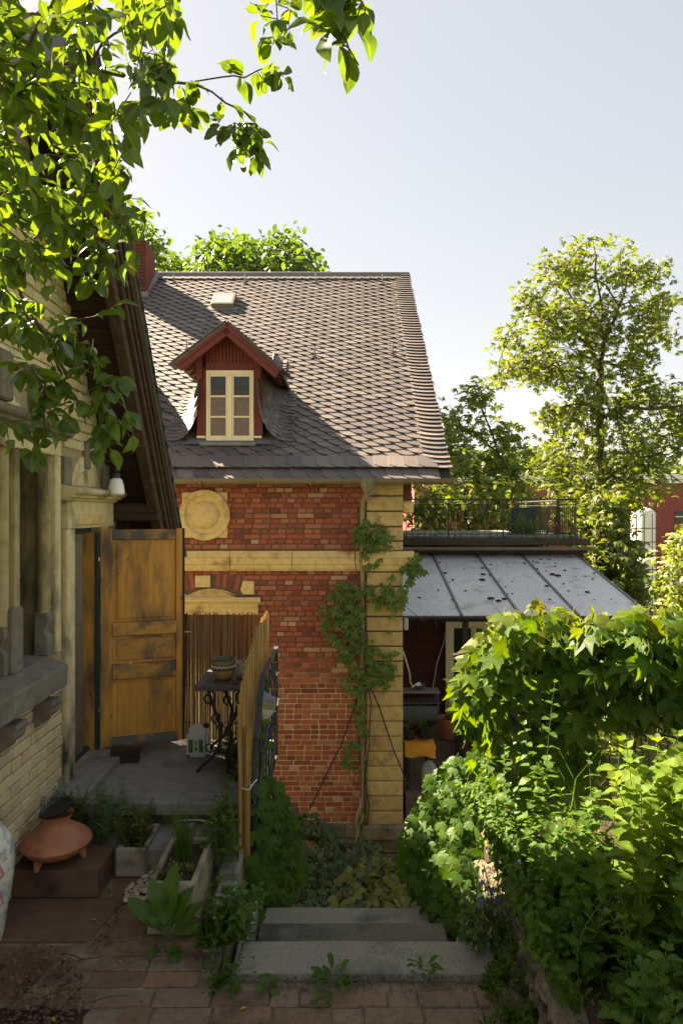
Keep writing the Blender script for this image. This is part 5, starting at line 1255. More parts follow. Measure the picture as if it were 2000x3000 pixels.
tag(MB().tube([P(1064, 2388, F-.14), P(1052, 2420, F-.16), P(1040, 2470, F-.2)], .006, 5).tube([P(1052, 2392, F-.14), P(1060, 2384, F-.15), P(1068, 2390, F-.14), P(1060, 2394, F-.13)], .006, 5).build('cord', S('yellow cord', [(.45,.45,.04)], .6, bump=0)), 'yellow cord tied to the bottom of the downpipe', 'cord')
dsh = thing('satellite_dish', (1.12, 10.7, H+.3), 'pale satellite dish behind the gable corner under the eaves', 'satellite dish')
MB().lathe([(.0, .0), (.08, .008), (.15, .03), (.16, .045), (.15, .04), (.0, .015)], (1.04, 10.75, H+.40), 26, frame=((0,0,1), (.5,-.86,0), (-.86,-.5,0))).build('reflector', m_palepot, dsh, smooth=True)
MB().tube([(.9, 10.8, H+.40), (1.05, 10.78, H+.40)], .015, 6).build('arm', m_iron, dsh)
bxl = bx('junction_box', (XR+.02, F+.1, fz(1850)), (XR+.09, F+.18, fz(1815)), m_palepot, None, .01); tag(bxl, 'small pale junction box on the side of the pilaster', 'junction box')
# ================================================================== far things
m_ware = S('red corrugated cladding', [(.25,.055,.055),(.29,.07,.068)], .6, .3, mott=.15, mscale=1, bump=0)
m_whitepar = S('white parapet', [(.70,.68,.62)], .7, 1, mott=.1, bump=0)
wh = thing('warehouse', (27, 75, -10), 'long red corrugated warehouse with white parapet behind the trees', 'warehouse')
WX0, WX1, WY, WT = 8, 60, 75, H+3.15
nw = 260; V = []
for i in range(nw*2+1):
    x = WX0+(WX1-WX0)*i/(nw*2); y = WY-(.07 if (i//1) % 2 else 0)
    V += [(x, y, -10), (x, y, WT)]
ww = MB().add(V, [(2*i, 2*i+2, 2*i+3, 2*i+1) for i in range(nw*2)]).build('wall', m_ware, wh)
bx('core', (WX0, WY+.02, -10), (WX1, WY+30, WT), m_ware, wh, 0)
bx('parapet', (WX0-.1, WY-.25, WT), (WX1+.1, WY+30.1, WT+.98), m_whitepar, wh, .02); bx('parapet_line', (WX0-.1, WY-.27, WT+.35), (WX1+.1, WY-.255, WT+.42), m_zinc, wh, 0)
for (px, y0, y1) in ((1990, 1497, 1530), (1990, 1610, 1640), (1842, 1600, 1660), (2040, 1497, 1530)):
    x = (px-1000)*75/2000; z0 = H+(1500-y1)*75/2000; z1 = H+(1500-y0)*75/2000
    wf = bx('window', (x-.5, WY-.12, z0), (x+1.0, WY-.05, z1), m_winglass, wh, 0); bx('frame', (x-.58, WY-.10, (z0+z1)/2-.06), (x+1.08, WY-.125, (z0+z1)/2+.06), m_cream, wf, 0)
si = thing('white_silo', (29.6, 68, -10), 'white panelled silo tower in front of the red warehouse', 'silo')
m_silo = S('white silo panel', [(.72,.68,.64)], .5, .5, mott=.12, bump=0)
MB().lathe([(1.15, -10), (1.15, H-.1), (.9, H+.25), (.0, H+.5)], (30.0, 68, 0), 28).build('shell', m_silo, si, smooth=True)
for k in range(7): MB().lathe([(1.152, -.05), (1.17, -.05), (1.17, .05), (1.152, .05)], (30.0, 68, H-1.6-k*1.35), 28).build('seam', m_zinc, si)
for a in (-1.9, -1.2, -.6, -2.6): MB().tube([(30+1.16*math.cos(a), 68+1.16*math.sin(a), -10), (30+1.16*math.cos(a), 68+1.16*math.sin(a), H-.2)], .05, 5).build('seam', m_zinc, si)
def stroke(pts, mat): # mark on the silo, laid on its curved face
    q = []
    for px, py in pts:
        x = (px-1000)*66.9/2000; a = math.acos(max(-1, min(1, (x-30.0)/1.17))); q.append((30+1.175*math.cos(a), 68-1.175*math.sin(a), H+(1500-py)*66.9/2000))
    return q
m_lr = S('logo red', [(.5,.03,.03)], .5, bump=0); m_lb_ = S('logo blue', [(.03,.05,.22)], .5, bump=0)
for x, mt in ((1884, m_lr), (1888, m_lr), (1893, m_lb_)): MB().tube(stroke([(x-2, 1621), (x+3, 1612)], mt), .045, 5).build('logo_stroke', mt, si)
for pts in ([(1893, 1621), (1896, 1613), (1899, 1621)], [(1894.5, 1618), (1898, 1618)], [(1900.5, 1621), (1900.5, 1613), (1903.5, 1614), (1903.5, 1617), (1900.5, 1617.5), (1904, 1621)]): MB().tube(stroke(pts, m_lb_), .03, 5).build('logo_letter', m_lb_, si)
# ---- wooded hills
def hz(x, y): return -11 + 33*math.exp(-((y-330)/120)**2)*(.75+.25*math.sin(x*.012+1)) + 4*mnoise.noise(Vector((x*.01, y*.01, 2)))
xs = [-700+50*i for i in range(40)]; ys = [150+25*i for i in range(14)]; n = len(xs)
hb = MB(); hb.add([(x, y, hz(x, y)) for y in ys for x in xs], [(j*n+i, j*n+i+1, (j+1)*n+i+1, (j+1)*n+i) for j in range(len(ys)-1) for i in range(n-1)])
tag(hb.build('hill', S('hill meadow', [(.06,.09,.025),(.09,.12,.035)], 1, .05, mott=.4, mscale=.3, bump=0), smooth=True), kind='structure')
L_far = LEAF('far foliage', [(.035,.07,.018),(.06,.10,.025),(.085,.13,.03),(.05,.085,.02)], trans=.35, rough=.6, tcol=(1.8,1.7,.7))
r2 = random.Random(21); quad = [dict(V=[(-.5,-.5,0), (.5,-.5,.1), (.5,.5,0), (-.5,.5,.12), (0,0,.18)], F=[np.array([(0,1,4), (1,2,4), (2,3,4), (3,0,4)])], vein=[0]*5)]
its = []
for k in range(520):
    x = r2.uniform(0, 330); y = r2.uniform(190, 330)
    if x/y*2000+1000 > 2150 or x/y < .1: continue
    R0 = r2.uniform(3.5, 6.5); c = Vector((x, y, hz(x, y)+R0*.9))
    for q in range(60):
        d = rvec(r2).normalized(); d.y = -abs(d.y)*.8 if r2.random() < .7 else d.y
        its.append((0, basis(c+Vector((d.x*R0, d.y*R0, d.z*R0*1.1))*r2.uniform(.75, 1.05), rvec(r2), d+rvec(r2, .5), r2.uniform(1.2, 2.4))))
tag(link(joined('woodland', quad, its, L_far)), 'hazy green wooded hillside on the horizon', 'woodland', None, 'stuff')
# ---- trees
m_bark = S('grey bark', [(.06,.045,.032),(.10,.078,.055)], .95, 3, stretch=(3,3,.6), mott=.5, mscale=20, bump=.8, bscale=20)
L_ches = LEAF('chestnut leaf', [(.085,.125,.022),(.11,.15,.028),(.14,.165,.038),(.095,.135,.025),(.18,.165,.055)], trans=.40, rough=.5, tcol=(1.7,1.8,.6))
L_decid = LEAF('broadleaf', [(.045,.09,.018),(.07,.12,.024),(.095,.145,.03)], trans=.40, rough=.5, tcol=(1.9,2.0,.55))
hands = [leaf_hand(6, s) for s in range(3)]; hands7 = [leaf_hand(5, s+9, .20, .5) for s in range(3)]
ell = [leaf_ell(.3, .2, .25, 3, seed=s) for s in range(4)]
def tree(name, label, base, limbs, polys, Y, dY, ntips, per, size, leafs, lmat, seed, spread, step=.5, r0=.02, cat='tree', group=None, droop=.3, rmax=.35, curl=.2):
    """limbs: pixel polylines at depth Y; polys: [(pixel polygon, weight)] that the crown fills"""
    r_ = random.Random(seed); t = thing(name, base, label, cat, group)
    lb = [[P(x, y, Y+dy) for x, y, dy in l] for l in limbs]
    tg = []
    for poly, wgt in polys:
        x0 = min(p[0] for p in poly); x1 = max(p[0] for p in poly); y0 = min(p[1] for p in poly); y1 = max(p[1] for p in poly); k = 0
        while k < ntips*wgt:
            x, y = r_.uniform(x0, x1), r_.uniform(y0, y1)
            if inpoly(x, y, poly): tg.append(P(x, y, Y+r_.gauss(0, dY*.5))); k += 1
    A, par, ch_, rad, tips = grow(lb, tg, step, r0, curl, seed, up=-.05, rmax=rmax)
    wood_mesh('trunk', A, par, ch_, rad, m_bark, t, 7, 4, .06)
    its = []
    for p, d, ix in tips:
        for k in range(per):
            o = rvec(r_, spread); o.z *= .7
            f = r_.random()
            q = p + o - d*spread*f*.5
            out = (d + rvec(r_, .9)); out.z -= droop
            its.append((r_.randrange(len(leafs)), basis(q, out, Vector((0, 0, 1))+rvec(r_, .55), size*r_.uniform(.7, 1.2))))
    o = joined('crown', leafs, its, lmat); link(o, t); return t
CH = [(1733,688),(1815,712),(1862,755),(1944,779),(1953,841),(1977,880),(1949,937),(1996,1004),(1944,1033),(1886,1071),(1920,1114),(2010,1119),(2060,1250),(2030,1370),(1950,1430),(1870,1490),(1790,1540),(1690,1550),(1610,1470),(1540,1400),(1530,1340),(1600,1270),(1590,1200),(1640,1140),(1560,1130),(1508,1128),(1456,1124),(1441,1042),(1460,975),(1508,918),(1518,841),(1547,817),(1604,760),(1647,736),(1704,693)]
tree('chestnut_tree', 'tall chestnut tree with open crown towering over the annex', P(1745, 1760, 32),
     [[(1745,1780,0),(1748,1600,0),(1752,1480,0),(1757,1300,0),(1758,1150,0),(1765,1020,.3),(1757,880,.5),(1740,760,.3),(1735,700,0)],
      [(1765,1010,.3),(1795,940,-.6),(1830,850,-.8),(1850,790,-.5)], [(1757,1130,0),(1700,1100,-1),(1620,1075,-1.5),(1520,1080,-1.5)], [(1757,1080,0),(1715,1000,1),(1690,900,1.4),(1650,830,1.5)],
      [(1757,1230,0),(1830,1190,-1),(1900,1200,-1.5),(1990,1190,-1)], [(1757,1330,0),(1690,1300,1),(1620,1330,1),(1570,1370,1)], [(1755,1420,0),(1840,1360,-1),(1930,1370,-1.5),(2030,1440,-1.5)], [(1752,1480,0),(1680,1440,-1),(1620,1440,-1)], [(1757,1060,0),(1840,1070,1.5),(1890,1000,2),(1930,900,2)], [(1600,1205,-1),(1660,1190,-.6),(1757,1180,0)],
      [(1715,1000,1),(1640,960,1),(1570,920,.5),(1520,930,0)], [(1752,1500,0),(1820,1450,-.5),(1880,1470,-1),(1920,1500,-1)]],
     [(CH, 1.0), ([(1600,1380),(1850,1380),(1830,1540),(1640,1560)], .10)], 32, 3.0, 540, 14, .23, hands, L_ches, 5, .62, .55, .021, droop=.35, rmax=.42)
LE = [(1310,1160),(1345,1150),(1375,1112),(1430,1160),(1440,1215),(1480,1240),(1530,1290),(1560,1420),(1520,1470),(1300,1480),(1290,1300),(1300,1215)]
tree('leaning_tree', 'smaller chestnut with leaning trunk just right of the slate roof', P(1600, 1620, 24),
     [[(1610,1640,0),(1570,1490,0),(1500,1400,0),(1455,1320,0),(1420,1220,0),(1390,1140,0)], [(1455,1320,0),(1400,1280,.5),(1340,1240,1)], [(1480,1360,0),(1520,1300,-.5),(1545,1280,-.8)], [(1500,1400,0),(1400,1400,1),(1330,1420,1.4)]],
     [(LE, 1.0)], 24, 1.3, 105, 12, .22, hands, L_ches, 6, .5, .4, .013)
tree('background_tree', 'sunlit rounded tree rising behind the middle of the roof ridge', P(740, 900, 30), [[(745,1100,0),(740,850,0),(735,740,0)], [(740,850,0),(640,770,0)], [(740,850,0),(830,750,0)]],
     [([(560,820),(562,770),(585,735),(640,690),(680,675),(705,735),(745,690),(775,720),(800,690),(860,685),(880,735),(925,770),(935,820)], 1)], 30, 3.0, 230, 10, .34, ell, L_decid, 8, .6, .5, .015)
tree('background_tree', 'small treetop peeping over the ridge between chimney and taller tree', P(500, 900, 34), [[(505,1050,0),(505,860,0),(500,790,0)]],
     [([(450,815),(470,780),(510,762),(545,775),(560,815)], 1)], 34, 2, 70, 10, .32, ell, L_decid, 9, .55, .5, .015)
tree('background_tree', 'airy acacia tree behind the red chimney', P(400, 900, 26), [[(330,1100,0),(380,850,0),(400,720,0)], [(380,850,0),(440,740,0)]],
     [([(340,800),(350,640),(400,610),(455,660),(480,740),(470,800)], 1)], 26, 2, 110, 9, .24, ell, L_decid, 10, .5, .4, .012)
tree('garden_tree', 'bushy green tree crowded behind the deck railing', P(1400, 1700, 21), [[(1380,1750,0),(1380,1600,0),(1360,1480,0)], [(1380,1600,0),(1480,1520,0)], [(1380,1600,0),(1260,1500,0)]],
     [([(1190,1600),(1190,1420),(1240,1400),(1320,1410),(1420,1400),(1560,1430),(1580,1600)], 1)], 21, 1.6, 200, 10, .24, ell, L_ches, 12, .42, .35, .01)
tree('garden_tree', 'dense green tree at the right end of the deck railing', P(1760, 1950, 19), [[(1760,2000,0),(1760,1800,0),(1750,1600,0)], [(1760,1800,0),(1850,1700,0)], [(1755,1700,0),(1700,1560,0)]],
     [([(1685,1480),(1740,1440),(1800,1470),(1830,1560),(1860,1650),(1900,1720),(1900,1830),(1760,1830),(1690,1700),(1700,1600)], 1)], 19, 1.4, 220, 10, .22, hands7, L_ches, 13, .36, .35, .01)
# elder with flat flower heads
L_eld = LEAF('elder leaf', [(.10,.16,.03),(.14,.19,.04),(.08,.13,.025)], trans=.45, rough=.5, tcol=(2.3,2.1,.7))
el = tree('elder_bush', 'elder bush with creamy flower heads at the right edge', P(2050, 2100, 8.5), [[(2100,2150,0),(2060,1950,0),(2010,1800,0),(1960,1700,0)], [(2060,1950,0),(2040,1750,0),(1980,1620,0)], [(2100,2100,0),(2100,1700,0),(2060,1560,0)], [(2040,1900,0),(1960,1860,0),(1920,1850,0)]],
     [([(1905,1650),(1960,1590),(2000,1540),(2100,1520),(2120,1760),(1990,1760),(1930,1740)], .6), ([(1900,1800),(1930,1760),(2000,1740),(2120,1760),(2120,2000),(1960,1960),(1900,1880)], .5)], 8.5, .8, 170, 9, .085, ell, L_eld, 14, .13, .12, .004, 'bush')
m_flow = LEAF('cream floret', [(.72,.66,.42),(.80,.74,.52)], trans=.3, tcol=(1.1,1.05,.8)); fl = [dict(V=[(-.5,-.5,0), (.5,-.5,.1), (.5,.5,0), (-.5,.5,.1)], F=[np.array([(0,1,2,3)])], vein=[0]*4)]
for k, (px, py) in enumerate(((1912,1615),(1925,1650),(1938,1600),(1955,1588),(1968,1566),(1975,1570),(1990,1575),(1943,1650),(1950,1648),(1931,1665),(1975,1660),(1948,1690),(1960,1720),(1925,1770),(1935,1760),(1965,1750),(1920,1790),(1980,1775),(1995,1640),(1900,1640))):
    c = P(px, py, 8.3+rr.uniform(-.1, .1)); its = []
    for q in range(46):
        a = rr.uniform(0, 6.28); d_ = math.sqrt(rr.random())*.05
        its.append((0, basis(c+Vector((d_*math.cos(a), d_*math.sin(a), .018*(1-(d_/.05)**2)+rr.uniform(-.004, .004))), rvec(rr), Vector((0,0,1))+rvec(rr, .5), .012)))
    link(joined('flower_head', fl, its, m_flow), el)
# ================================================================== near foliage
m_twig = S('brown twig', [(.075,.042,.025),(.11,.065,.04)], .85, 8, mott=.4, mscale=60, bump=.4, bscale=120)
m_stem = S('green stem', [(.09,.13,.03),(.13,.16,.045)], .6, 8, mott=.2, bump=0)
L_plum = LEAF('plum leaf', [(.045,.095,.014),(.065,.125,.018),(.085,.15,.024),(.055,.105,.016),(.11,.16,.03)], trans=.44, rough=.38, vcol=(.16,.20,.05), vamt=.7, tcol=(2.2,2.05,.42))
L_vine = LEAF('vine leaf', [(.028,.075,.008),(.045,.105,.011),(.075,.145,.015),(.035,.09,.009),(.10,.16,.016)], trans=.45, rough=.5, spec=.14, vcol=(.14,.19,.05), vamt=.45, tcol=(2.9,2.4,.45))
L_ivy = LEAF('dark glossy ivy leaf', [(.024,.075,.008),(.036,.10,.010),(.055,.125,.013)], trans=.36, rough=.45, spec=.1, vcol=(.10,.16,.05), vamt=.4, tcol=(2.9,2.4,.5))
L_balm = LEAF('lemon balm leaf', [(.045,.11,.012),(.065,.14,.016),(.09,.17,.022),(.055,.125,.014)], trans=.45, rough=.55, spec=.2, vcol=(.14,.20,.06), vamt=.5, tcol=(2.6,2.2,.5))
L_mint = LEAF('mint leaf', [(.045,.105,.014),(.065,.135,.018),(.09,.165,.026)], trans=.4, rough=.5, spec=.22, vcol=(.13,.19,.06), vamt=.4)
L_dark = LEAF('shrub leaf', [(.020,.048,.012),(.032,.068,.016),(.045,.085,.02)], trans=.3, rough=.4)
L_yel = LEAF('yellowing leaf', [(.09,.12,.02),(.13,.15,.028),(.08,.115,.02),(.18,.16,.035)], trans=.35, rough=.5)
L_creep = LEAF('creeper leaf', [(.06,.12,.014),(.08,.15,.018),(.11,.175,.022)], trans=.4, rough=.42)
L_grey = LEAF('grey-green narrow leaf', [(.07,.13,.05),(.10,.17,.065),(.08,.15,.05)], trans=.25, rough=.4)
L_thyme = LEAF('thyme leaf', [(.06,.11,.025),(.085,.145,.035),(.07,.12,.045)], trans=.25, rough=.55)
def region(r_, poly, k):
    x0 = min(p[0] for p in poly); x1 = max(p[0] for p in poly); y0 = min(p[1] for p in poly); y1 = max(p[1] for p in poly); out = []
    while len(out) < k:
        x, y = r_.uniform(x0, x1), r_.uniform(y0, y1)
        if inpoly(x, y, poly): out.append((x, y))
    return out
# ---- plum tree reaching in from the left
r_ = random.Random(77)
plum = thing('plum_tree', (-1.78, 1.3, -.03), 'plum tree whose leafy branches hang into the top left of the view', 'tree')
pls = [leaf_ell(.27, .35, .30, 6, 1.0, .85, seed=s, stalk=.14) for s in range(4)] + [leaf_ell(.33, .2, .15, 6, .9, .8, seed=s+4, stalk=.12) for s in range(3)] + [leaf_ell(.22, .5, .5, 6, 1.05, .9, seed=s+9, stalk=.14) for s in range(2)]
trk = [Vector((-1.78, 1.3, -.03)), Vector((-1.74, 1.36, 1.2)), Vector((-1.70, 1.42, 2.2)), Vector((-1.62, 1.55, 3.0))]
limbs = [trk,
  [Vector((-1.70, 1.42, 2.3)), P(-250, 900, 1.9), P(-40, 760, 2.2), P(75, 920, 2.4), P(140, 1000, 2.5), P(157, 1080, 2.5)], [P(-40, 560, 2.3), P(20, 700, 2.4), P(60, 870, 2.45), P(130, 980, 2.5), P(200, 1110, 2.6)],
  [Vector((-1.62, 1.55, 3.0)), P(-200, 250, 2.0), P(60, 190, 2.3), P(250, 205, 2.5), P(480, 240, 2.6), P(570, 245, 2.65), P(620, 270, 2.65), P(660, 300, 2.65), P(720, 330, 2.65), P(745, 360, 2.65)],
  [P(570, 245, 2.65), P(640, 222, 2.66), P(720, 222, 2.68), P(785, 195, 2.7)], [P(645, 285, 2.65), P(650, 330, 2.65), P(640, 360, 2.65)],
  [P(60, 190, 2.3), P(150, 420, 2.4), P(245, 490, 2.45), P(255, 560, 2.5), P(262, 640, 2.5), P(300, 760, 2.55), P(370, 840, 2.6)],
  [P(-100, 300, 2.1), P(30, 480, 2.3), P(70, 560, 2.3)], [P(262, 640, 2.5), P(180, 690, 2.4), P(100, 700, 2.4)],
  [P(130, 980, 2.5), P(270, 1010, 2.6), P(300, 1130, 2.65), P(340, 1230, 2.65), P(400, 1300, 2.7), P(440, 1312, 2.7)], [P(200, 1110, 2.6), P(135, 1160, 2.5), P(130, 1250, 2.5), P(100, 1310, 2.5)], [P(140, 1130, 2.5), P(70, 1230, 2.45), P(20, 1240, 2.4)],
  [P(250, 205, 2.5), P(300, 120, 2.4), P(420, 60, 2.4), P(480, 20, 2.4)], [P(60, 190, 2.3), P(120, 60, 2.2), P(200, -60, 2.1)],
  [P(200, -60, 2.1), P(500, -200, 2.0), P(780, -160, 2.2), P(810, -40, 2.4), P(812, 60, 2.5), P(800, 130, 2.55)],
  [P(500, -200, 2.0), P(900, -200, 1.7), P(980, -40, 1.7), P(992, 75, 1.72), P(1020, 140, 1.72), P(1050, 190, 1.72)], [P(980, -40, 1.7), P(1062, 0, 1.7), P(1070, 30, 1.7)]]
tg = []
def addt(poly, k, Y0, dY):
    for x, y in region(r_, poly, k): tg.append(P(x, y, Y0+r_.uniform(-dY, dY)))
addt([(-80,-80),(470,-80),(540,0),(560,80),(540,190),(470,300),(430,380),(400,470),(370,560),(330,640),(-80,640)], 135, 2.35, .55)
addt([(-60,40),(170,40),(190,330),(120,620),(-60,620)], 34, 2.2, .3)
addt([(-80,560),(370,560),(400,700),(420,760),(350,830),(250,860),(-80,860)], 46, 2.45, .4)
addt([(-40,860),(250,860),(330,880),(320,960),(200,1000),(60,980),(-40,940)], 18, 2.5, .25)
addt([(150,960),(300,960),(350,1060),(380,1150),(400,1270),(320,1310),(230,1330),(180,1230)], 24, 2.6, .15)
addt([(-30,1180),(60,1150),(130,1210),(160,1320),(90,1330),(-20,1260)], 6, 2.45, .1)
addt([(20,1050),(140,1060),(130,1100),(40,1110)], 4, 2.45, .1)
addt([(600,300),(650,330),(740,360),(775,400),(760,470),(730,480),(670,440),(620,380)], 13, 2.65, .08)
addt([(480,250),(560,270),(590,330),(540,350),(490,330)], 8, 2.6, .1)
addt([(690,210),(790,180),(860,160),(860,240),(760,250)], 5, 2.7, .06)
addt([(750,10),(870,0),(875,90),(815,120),(780,110)], 6, 2.5, .08)
addt([(920,-30),(1060,-30),(1080,60),(1060,130),(1080,190),(1040,200),(1000,130),(940,80)], 8, 1.72, .05)
A, par, ch_, rad, tips = grow(limbs, tg, .05, .0018, .22, 4, up=.05, expo=2.4, rmax=.07)
wood_mesh('trunk', A, par, ch_, rad, m_twig, plum, 8, 5, .006)
its = []
for p, d, ix in tips:
    i = ix; k = 0; nl = r_.randint(5, 8) if p.x < -.45*p.y/1.0*.5 else r_.randint(4, 6)
    while k < nl and i >= 0:
        q = Vector(A[i]); side = rvec(r_).normalized(); dd = (d*.45 + side*.8); dd.z -= .45
        nr = Vector((0, -.3, 1))+rvec(r_, .7)
        its.append((r_.randrange(len(pls)), basis(q, dd, nr, r_.uniform(.05, .10)*(1.1 if p.y < 2.0 else 1)))); k += 1
        if k % 2 == 0: i = par[i]
pieces(plum, 'leaf', pls, its, L_plum, 300, 'foliage')
for px, py, Y in ((401, 393, 2.5), (272, 1031, 2.6)):
    c = P(px, py, Y); MB().lathe([(.0005, -.019), (.011, -.016), (.0165, -.005), (.0165, .004), (.011, .015), (.002, .018)], c, 16).tube([c+Vector((0,0,.017)), c+Vector((.002,0,.05))], .0015, 5).build('plum', LEAF('green plum', [(.12,.18,.05)], trans=.1, rough=.45), plum, smooth=True)
# ---- raised bed, its rough stone wall, wire fence
m_stone = S('pitted limestone', [(.17,.135,.09),(.23,.18,.12),(.14,.105,.07)], .95, 6, piece=True, mott=.6, mscale=25, bump=1, bscale=35, stain=((.06,.07,.03), 4, .55, .68))
def bedz(x, y): return .30+.11*max(0, 4.4-y)+.03*mnoise.noise(Vector((x*3, y*3, 0)))
xs = [.99+.35*i for i in range(14)]; ys = [.2+.35*i for i in range(14)]; n = len(xs)
mb = MB(); V = [(x, y, bedz(x, y)) for y in ys for x in xs] + [(x, ys[-1], -1.6) for x in xs] + [(xs[0], y, -1.2) for y in ys]; b0 = len(xs)*len(ys)
fc = [(j*n+i, j*n+i+1, (j+1)*n+i+1, (j+1)*n+i) for j in range(len(ys)-1) for i in range(n-1)] + [((len(ys)-1)*n+i, (len(ys)-1)*n+i+1, b0+i+1, b0+i) for i in range(n-1)] + [(j*n, (j+1)*n, b0+n+j+1, b0+n+j) for j in range(len(ys)-1)]
mb.add(V, fc); tag(mb.build('planting_bed', m_soil, smooth=False), kind='structure')
sv = []
for s in range(6):
    bm = bmesh.new(); bmesh.ops.create_icosphere(bm, subdivisions=3, radius=1); 
    for v in bm.verts:
        q = v.co.copy(); v.co = Vector((max(-.8, min(.8, q.x)), max(-.75, min(.75, q.y)), max(-.7, min(.7, q.z))))
        v.co *= 1+.34*mnoise.noise(q*1.6+Vector((s*7, 0, 0)))+.20*mnoise.noise(q*4+Vector((s*3, 1, 0)))
    sv.append(dict(V=[tuple(v.co) for v in bm.verts], F=[np.array([[v.index for v in f.verts] for f in bm.faces])])); bm.free()
sw = thing('stone_wall', (.95, 3.5, 0), 'rough pale rubble stone wall holding up the planted bed', 'wall')
its = []; r_ = random.Random(8)
y = 1.9
while y < 4.7:
    s = r_.uniform(.10, .16)
    for z0 in (-.02, .16, .33):
        if z0 > bedz(1, y)+.02: continue
        its.append((r_.randrange(6), Matrix.Translation((.95+.05*(y-3.3)+r_.uniform(-.03, .03)+(.03 if z0 > .1 else 0), y+r_.uniform(-.03, .03), z0+r_.uniform(-.02, .02))) @ Matrix.Rotation(r_.uniform(-.5, .5), 4, 'Z') @ Matrix.Rotation(r_.uniform(-.3, .3), 4, 'X') @ Matrix.Diagonal((s*.75, s, s*.75, 1))))
    y += s*1.35
pieces(sw, 'stone', sv, its, m_stone, 300)
FA, FB = Vector((.78, 4.75, 0)), Vector((2.75, 3.57, 0))
def fenceY(px):
    k = (px-1000)/2000; d = FB-FA; s = (FA.y*k-FA.x)/(d.x-k*d.y); return FA.y+d.y*s
m_fwire = S('greenish fence wire', [(.16,.15,.05),(.20,.18,.07)], .5, 6, metal=.2, mott=.3, bump=0); m_fpost = S('weathered pale post', [(.20,.18,.13),(.27,.24,.17)], .85, 4, mott=.4, bump=.3)
fe = thing('wire_fence', (1.6, 4.3, .2), 'square mesh wire fence carrying the vine', 'fence')
fd = (FB-FA).normalized(); FLn = (FB-FA).length
for s in [.3+.1*i for i in range(int(FLn/.1)-2)]: MB().tube([FA+fd*s+Vector((0,0,.25)), FA+fd*s+Vector((0,0,1.65))], .0025, 4).build('wire', m_fwire, fe)
for z0 in [.3+.1*i for i in range(14)]: MB().tube([FA+fd*.3+Vector((0,0,z0)), FB+Vector((0,0,z0))], .0025, 4).build('wire', m_fwire, fe)
for s in (.42, 1.25, 2.2): MB().tube([FA+fd*s+Vector((.0,-.03,-.1)), FA+fd*s+Vector((0,-.03,1.72))], .022, 8).build('post', m_fpost, fe)
# ---- the vine over the fence
r_ = random.Random(31)
vl = [leaf_vine(s, 1.0+.1*(s % 2), .25+.1*(s % 3)) for s in range(6)]
vn = thing('grape_vine', (1.5, 4.3, .3), 'broad-leaved vine draped thick over the wire fence with sunlit top', 'vine')
its = []; mb = MB()
TOP = [(1338,2020),(1365,1945),(1410,1882),(1460,1845),(1510,1815),(1560,1785),(1640,1800),(1700,1820),(1790,1812),(1870,1800),(1950,1812),(2480,1830),(2480,1985),(1900,1990),(1700,1980),(1550,1990),(1420,2030),(1345,2050)]
MID = [(1335,2060),(1420,2020),(1600,1990),(1900,1990),(2480,1990),(2480,2090),(1900,2110),(1720,2120),(1600,2200),(1420,2160),(1360,2130)]
LOW = [(1380,2150),(1600,2200),(1640,2180),(1760,2150),(1700,2300),(1560,2420),(1440,2440),(1390,2330)]
def vleaf(px, py, dy, size, up):
    Y = fenceY(px)+dy; p = P(px, py, Y)
    d = Vector((r_.uniform(-1, 1), -.55+r_.uniform(-.6, .6), -.8+r_.uniform(-.4, .8))); nr = Vector((r_.uniform(-.7, .7), -1+up*.9, .35+up*1.2))+rvec(r_, .55)
    its.append((r_.randrange(6), basis(p, d, nr, size)))
for px, py in region(r_, TOP, 980): vleaf(px, py, r_.uniform(-.34, .22), r_.uniform(.08, .155), 1 if py < 1900 else r_.uniform(.2, .8))
for px, py in region(r_, MID, 360): vleaf(px, py, r_.uniform(-.26, .15), r_.uniform(.085, .15), r_.uniform(0, .3))
for px, py in region(r_, LOW, 150): vleaf(px, py, r_.uniform(-.15, .2), r_.uniform(.07, .13), r_.uniform(0, .3))
n_old = len(its)
for px in range(1350, 2470, 6):                      # crest of big young leaves, sunlit tone painted in
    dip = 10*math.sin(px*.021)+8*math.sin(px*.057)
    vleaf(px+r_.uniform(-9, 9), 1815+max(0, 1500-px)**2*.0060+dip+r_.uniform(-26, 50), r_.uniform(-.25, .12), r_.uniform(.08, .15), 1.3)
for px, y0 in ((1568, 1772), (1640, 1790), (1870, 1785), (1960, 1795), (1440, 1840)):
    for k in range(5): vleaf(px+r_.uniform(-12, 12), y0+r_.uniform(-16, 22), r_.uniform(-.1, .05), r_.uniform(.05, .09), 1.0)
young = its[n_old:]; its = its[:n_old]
for k in range(46):
    px = r_.uniform(1380, 2040); Y = fenceY(px)+r_.uniform(-.12, .1); y0 = r_.uniform(1850, 1950); y1 = y0+r_.uniform(80, 420)
    mb.tube([P(px, y0, Y), P(px+r_.uniform(-40, 40), (y0+y1)/2, Y+r_.uniform(-.05, .05)), P(px+r_.uniform(-60, 60), y1, Y)], .004, 5)
for z0 in (1.45, 1.15): mb.tube([FA+fd*(FLn*i/14)+Vector((0, r_.uniform(-.05, .05), z0+.05*math.sin(i*1.3))) for i in range(15)], .012, 6)
mb.build('stem', m_twig, vn); pieces(vn, 'leaf', vl, its, L_vine, 200, 'foliage')
L_vy = LEAF('sunlit young vine leaf', [(.085,.145,.010),(.12,.175,.014),(.15,.20,.02),(.10,.16,.012),(.17,.185,.03)], trans=.5, rough=.5, spec=.14, vcol=(.2,.23,.06), vamt=.4, tcol=(2.3,1.9,.4))  # pale young green, brightened further to paint sunlight on the crest
pieces(vn, 'sunlit_young_leaf', vl, young, L_vy, 300)
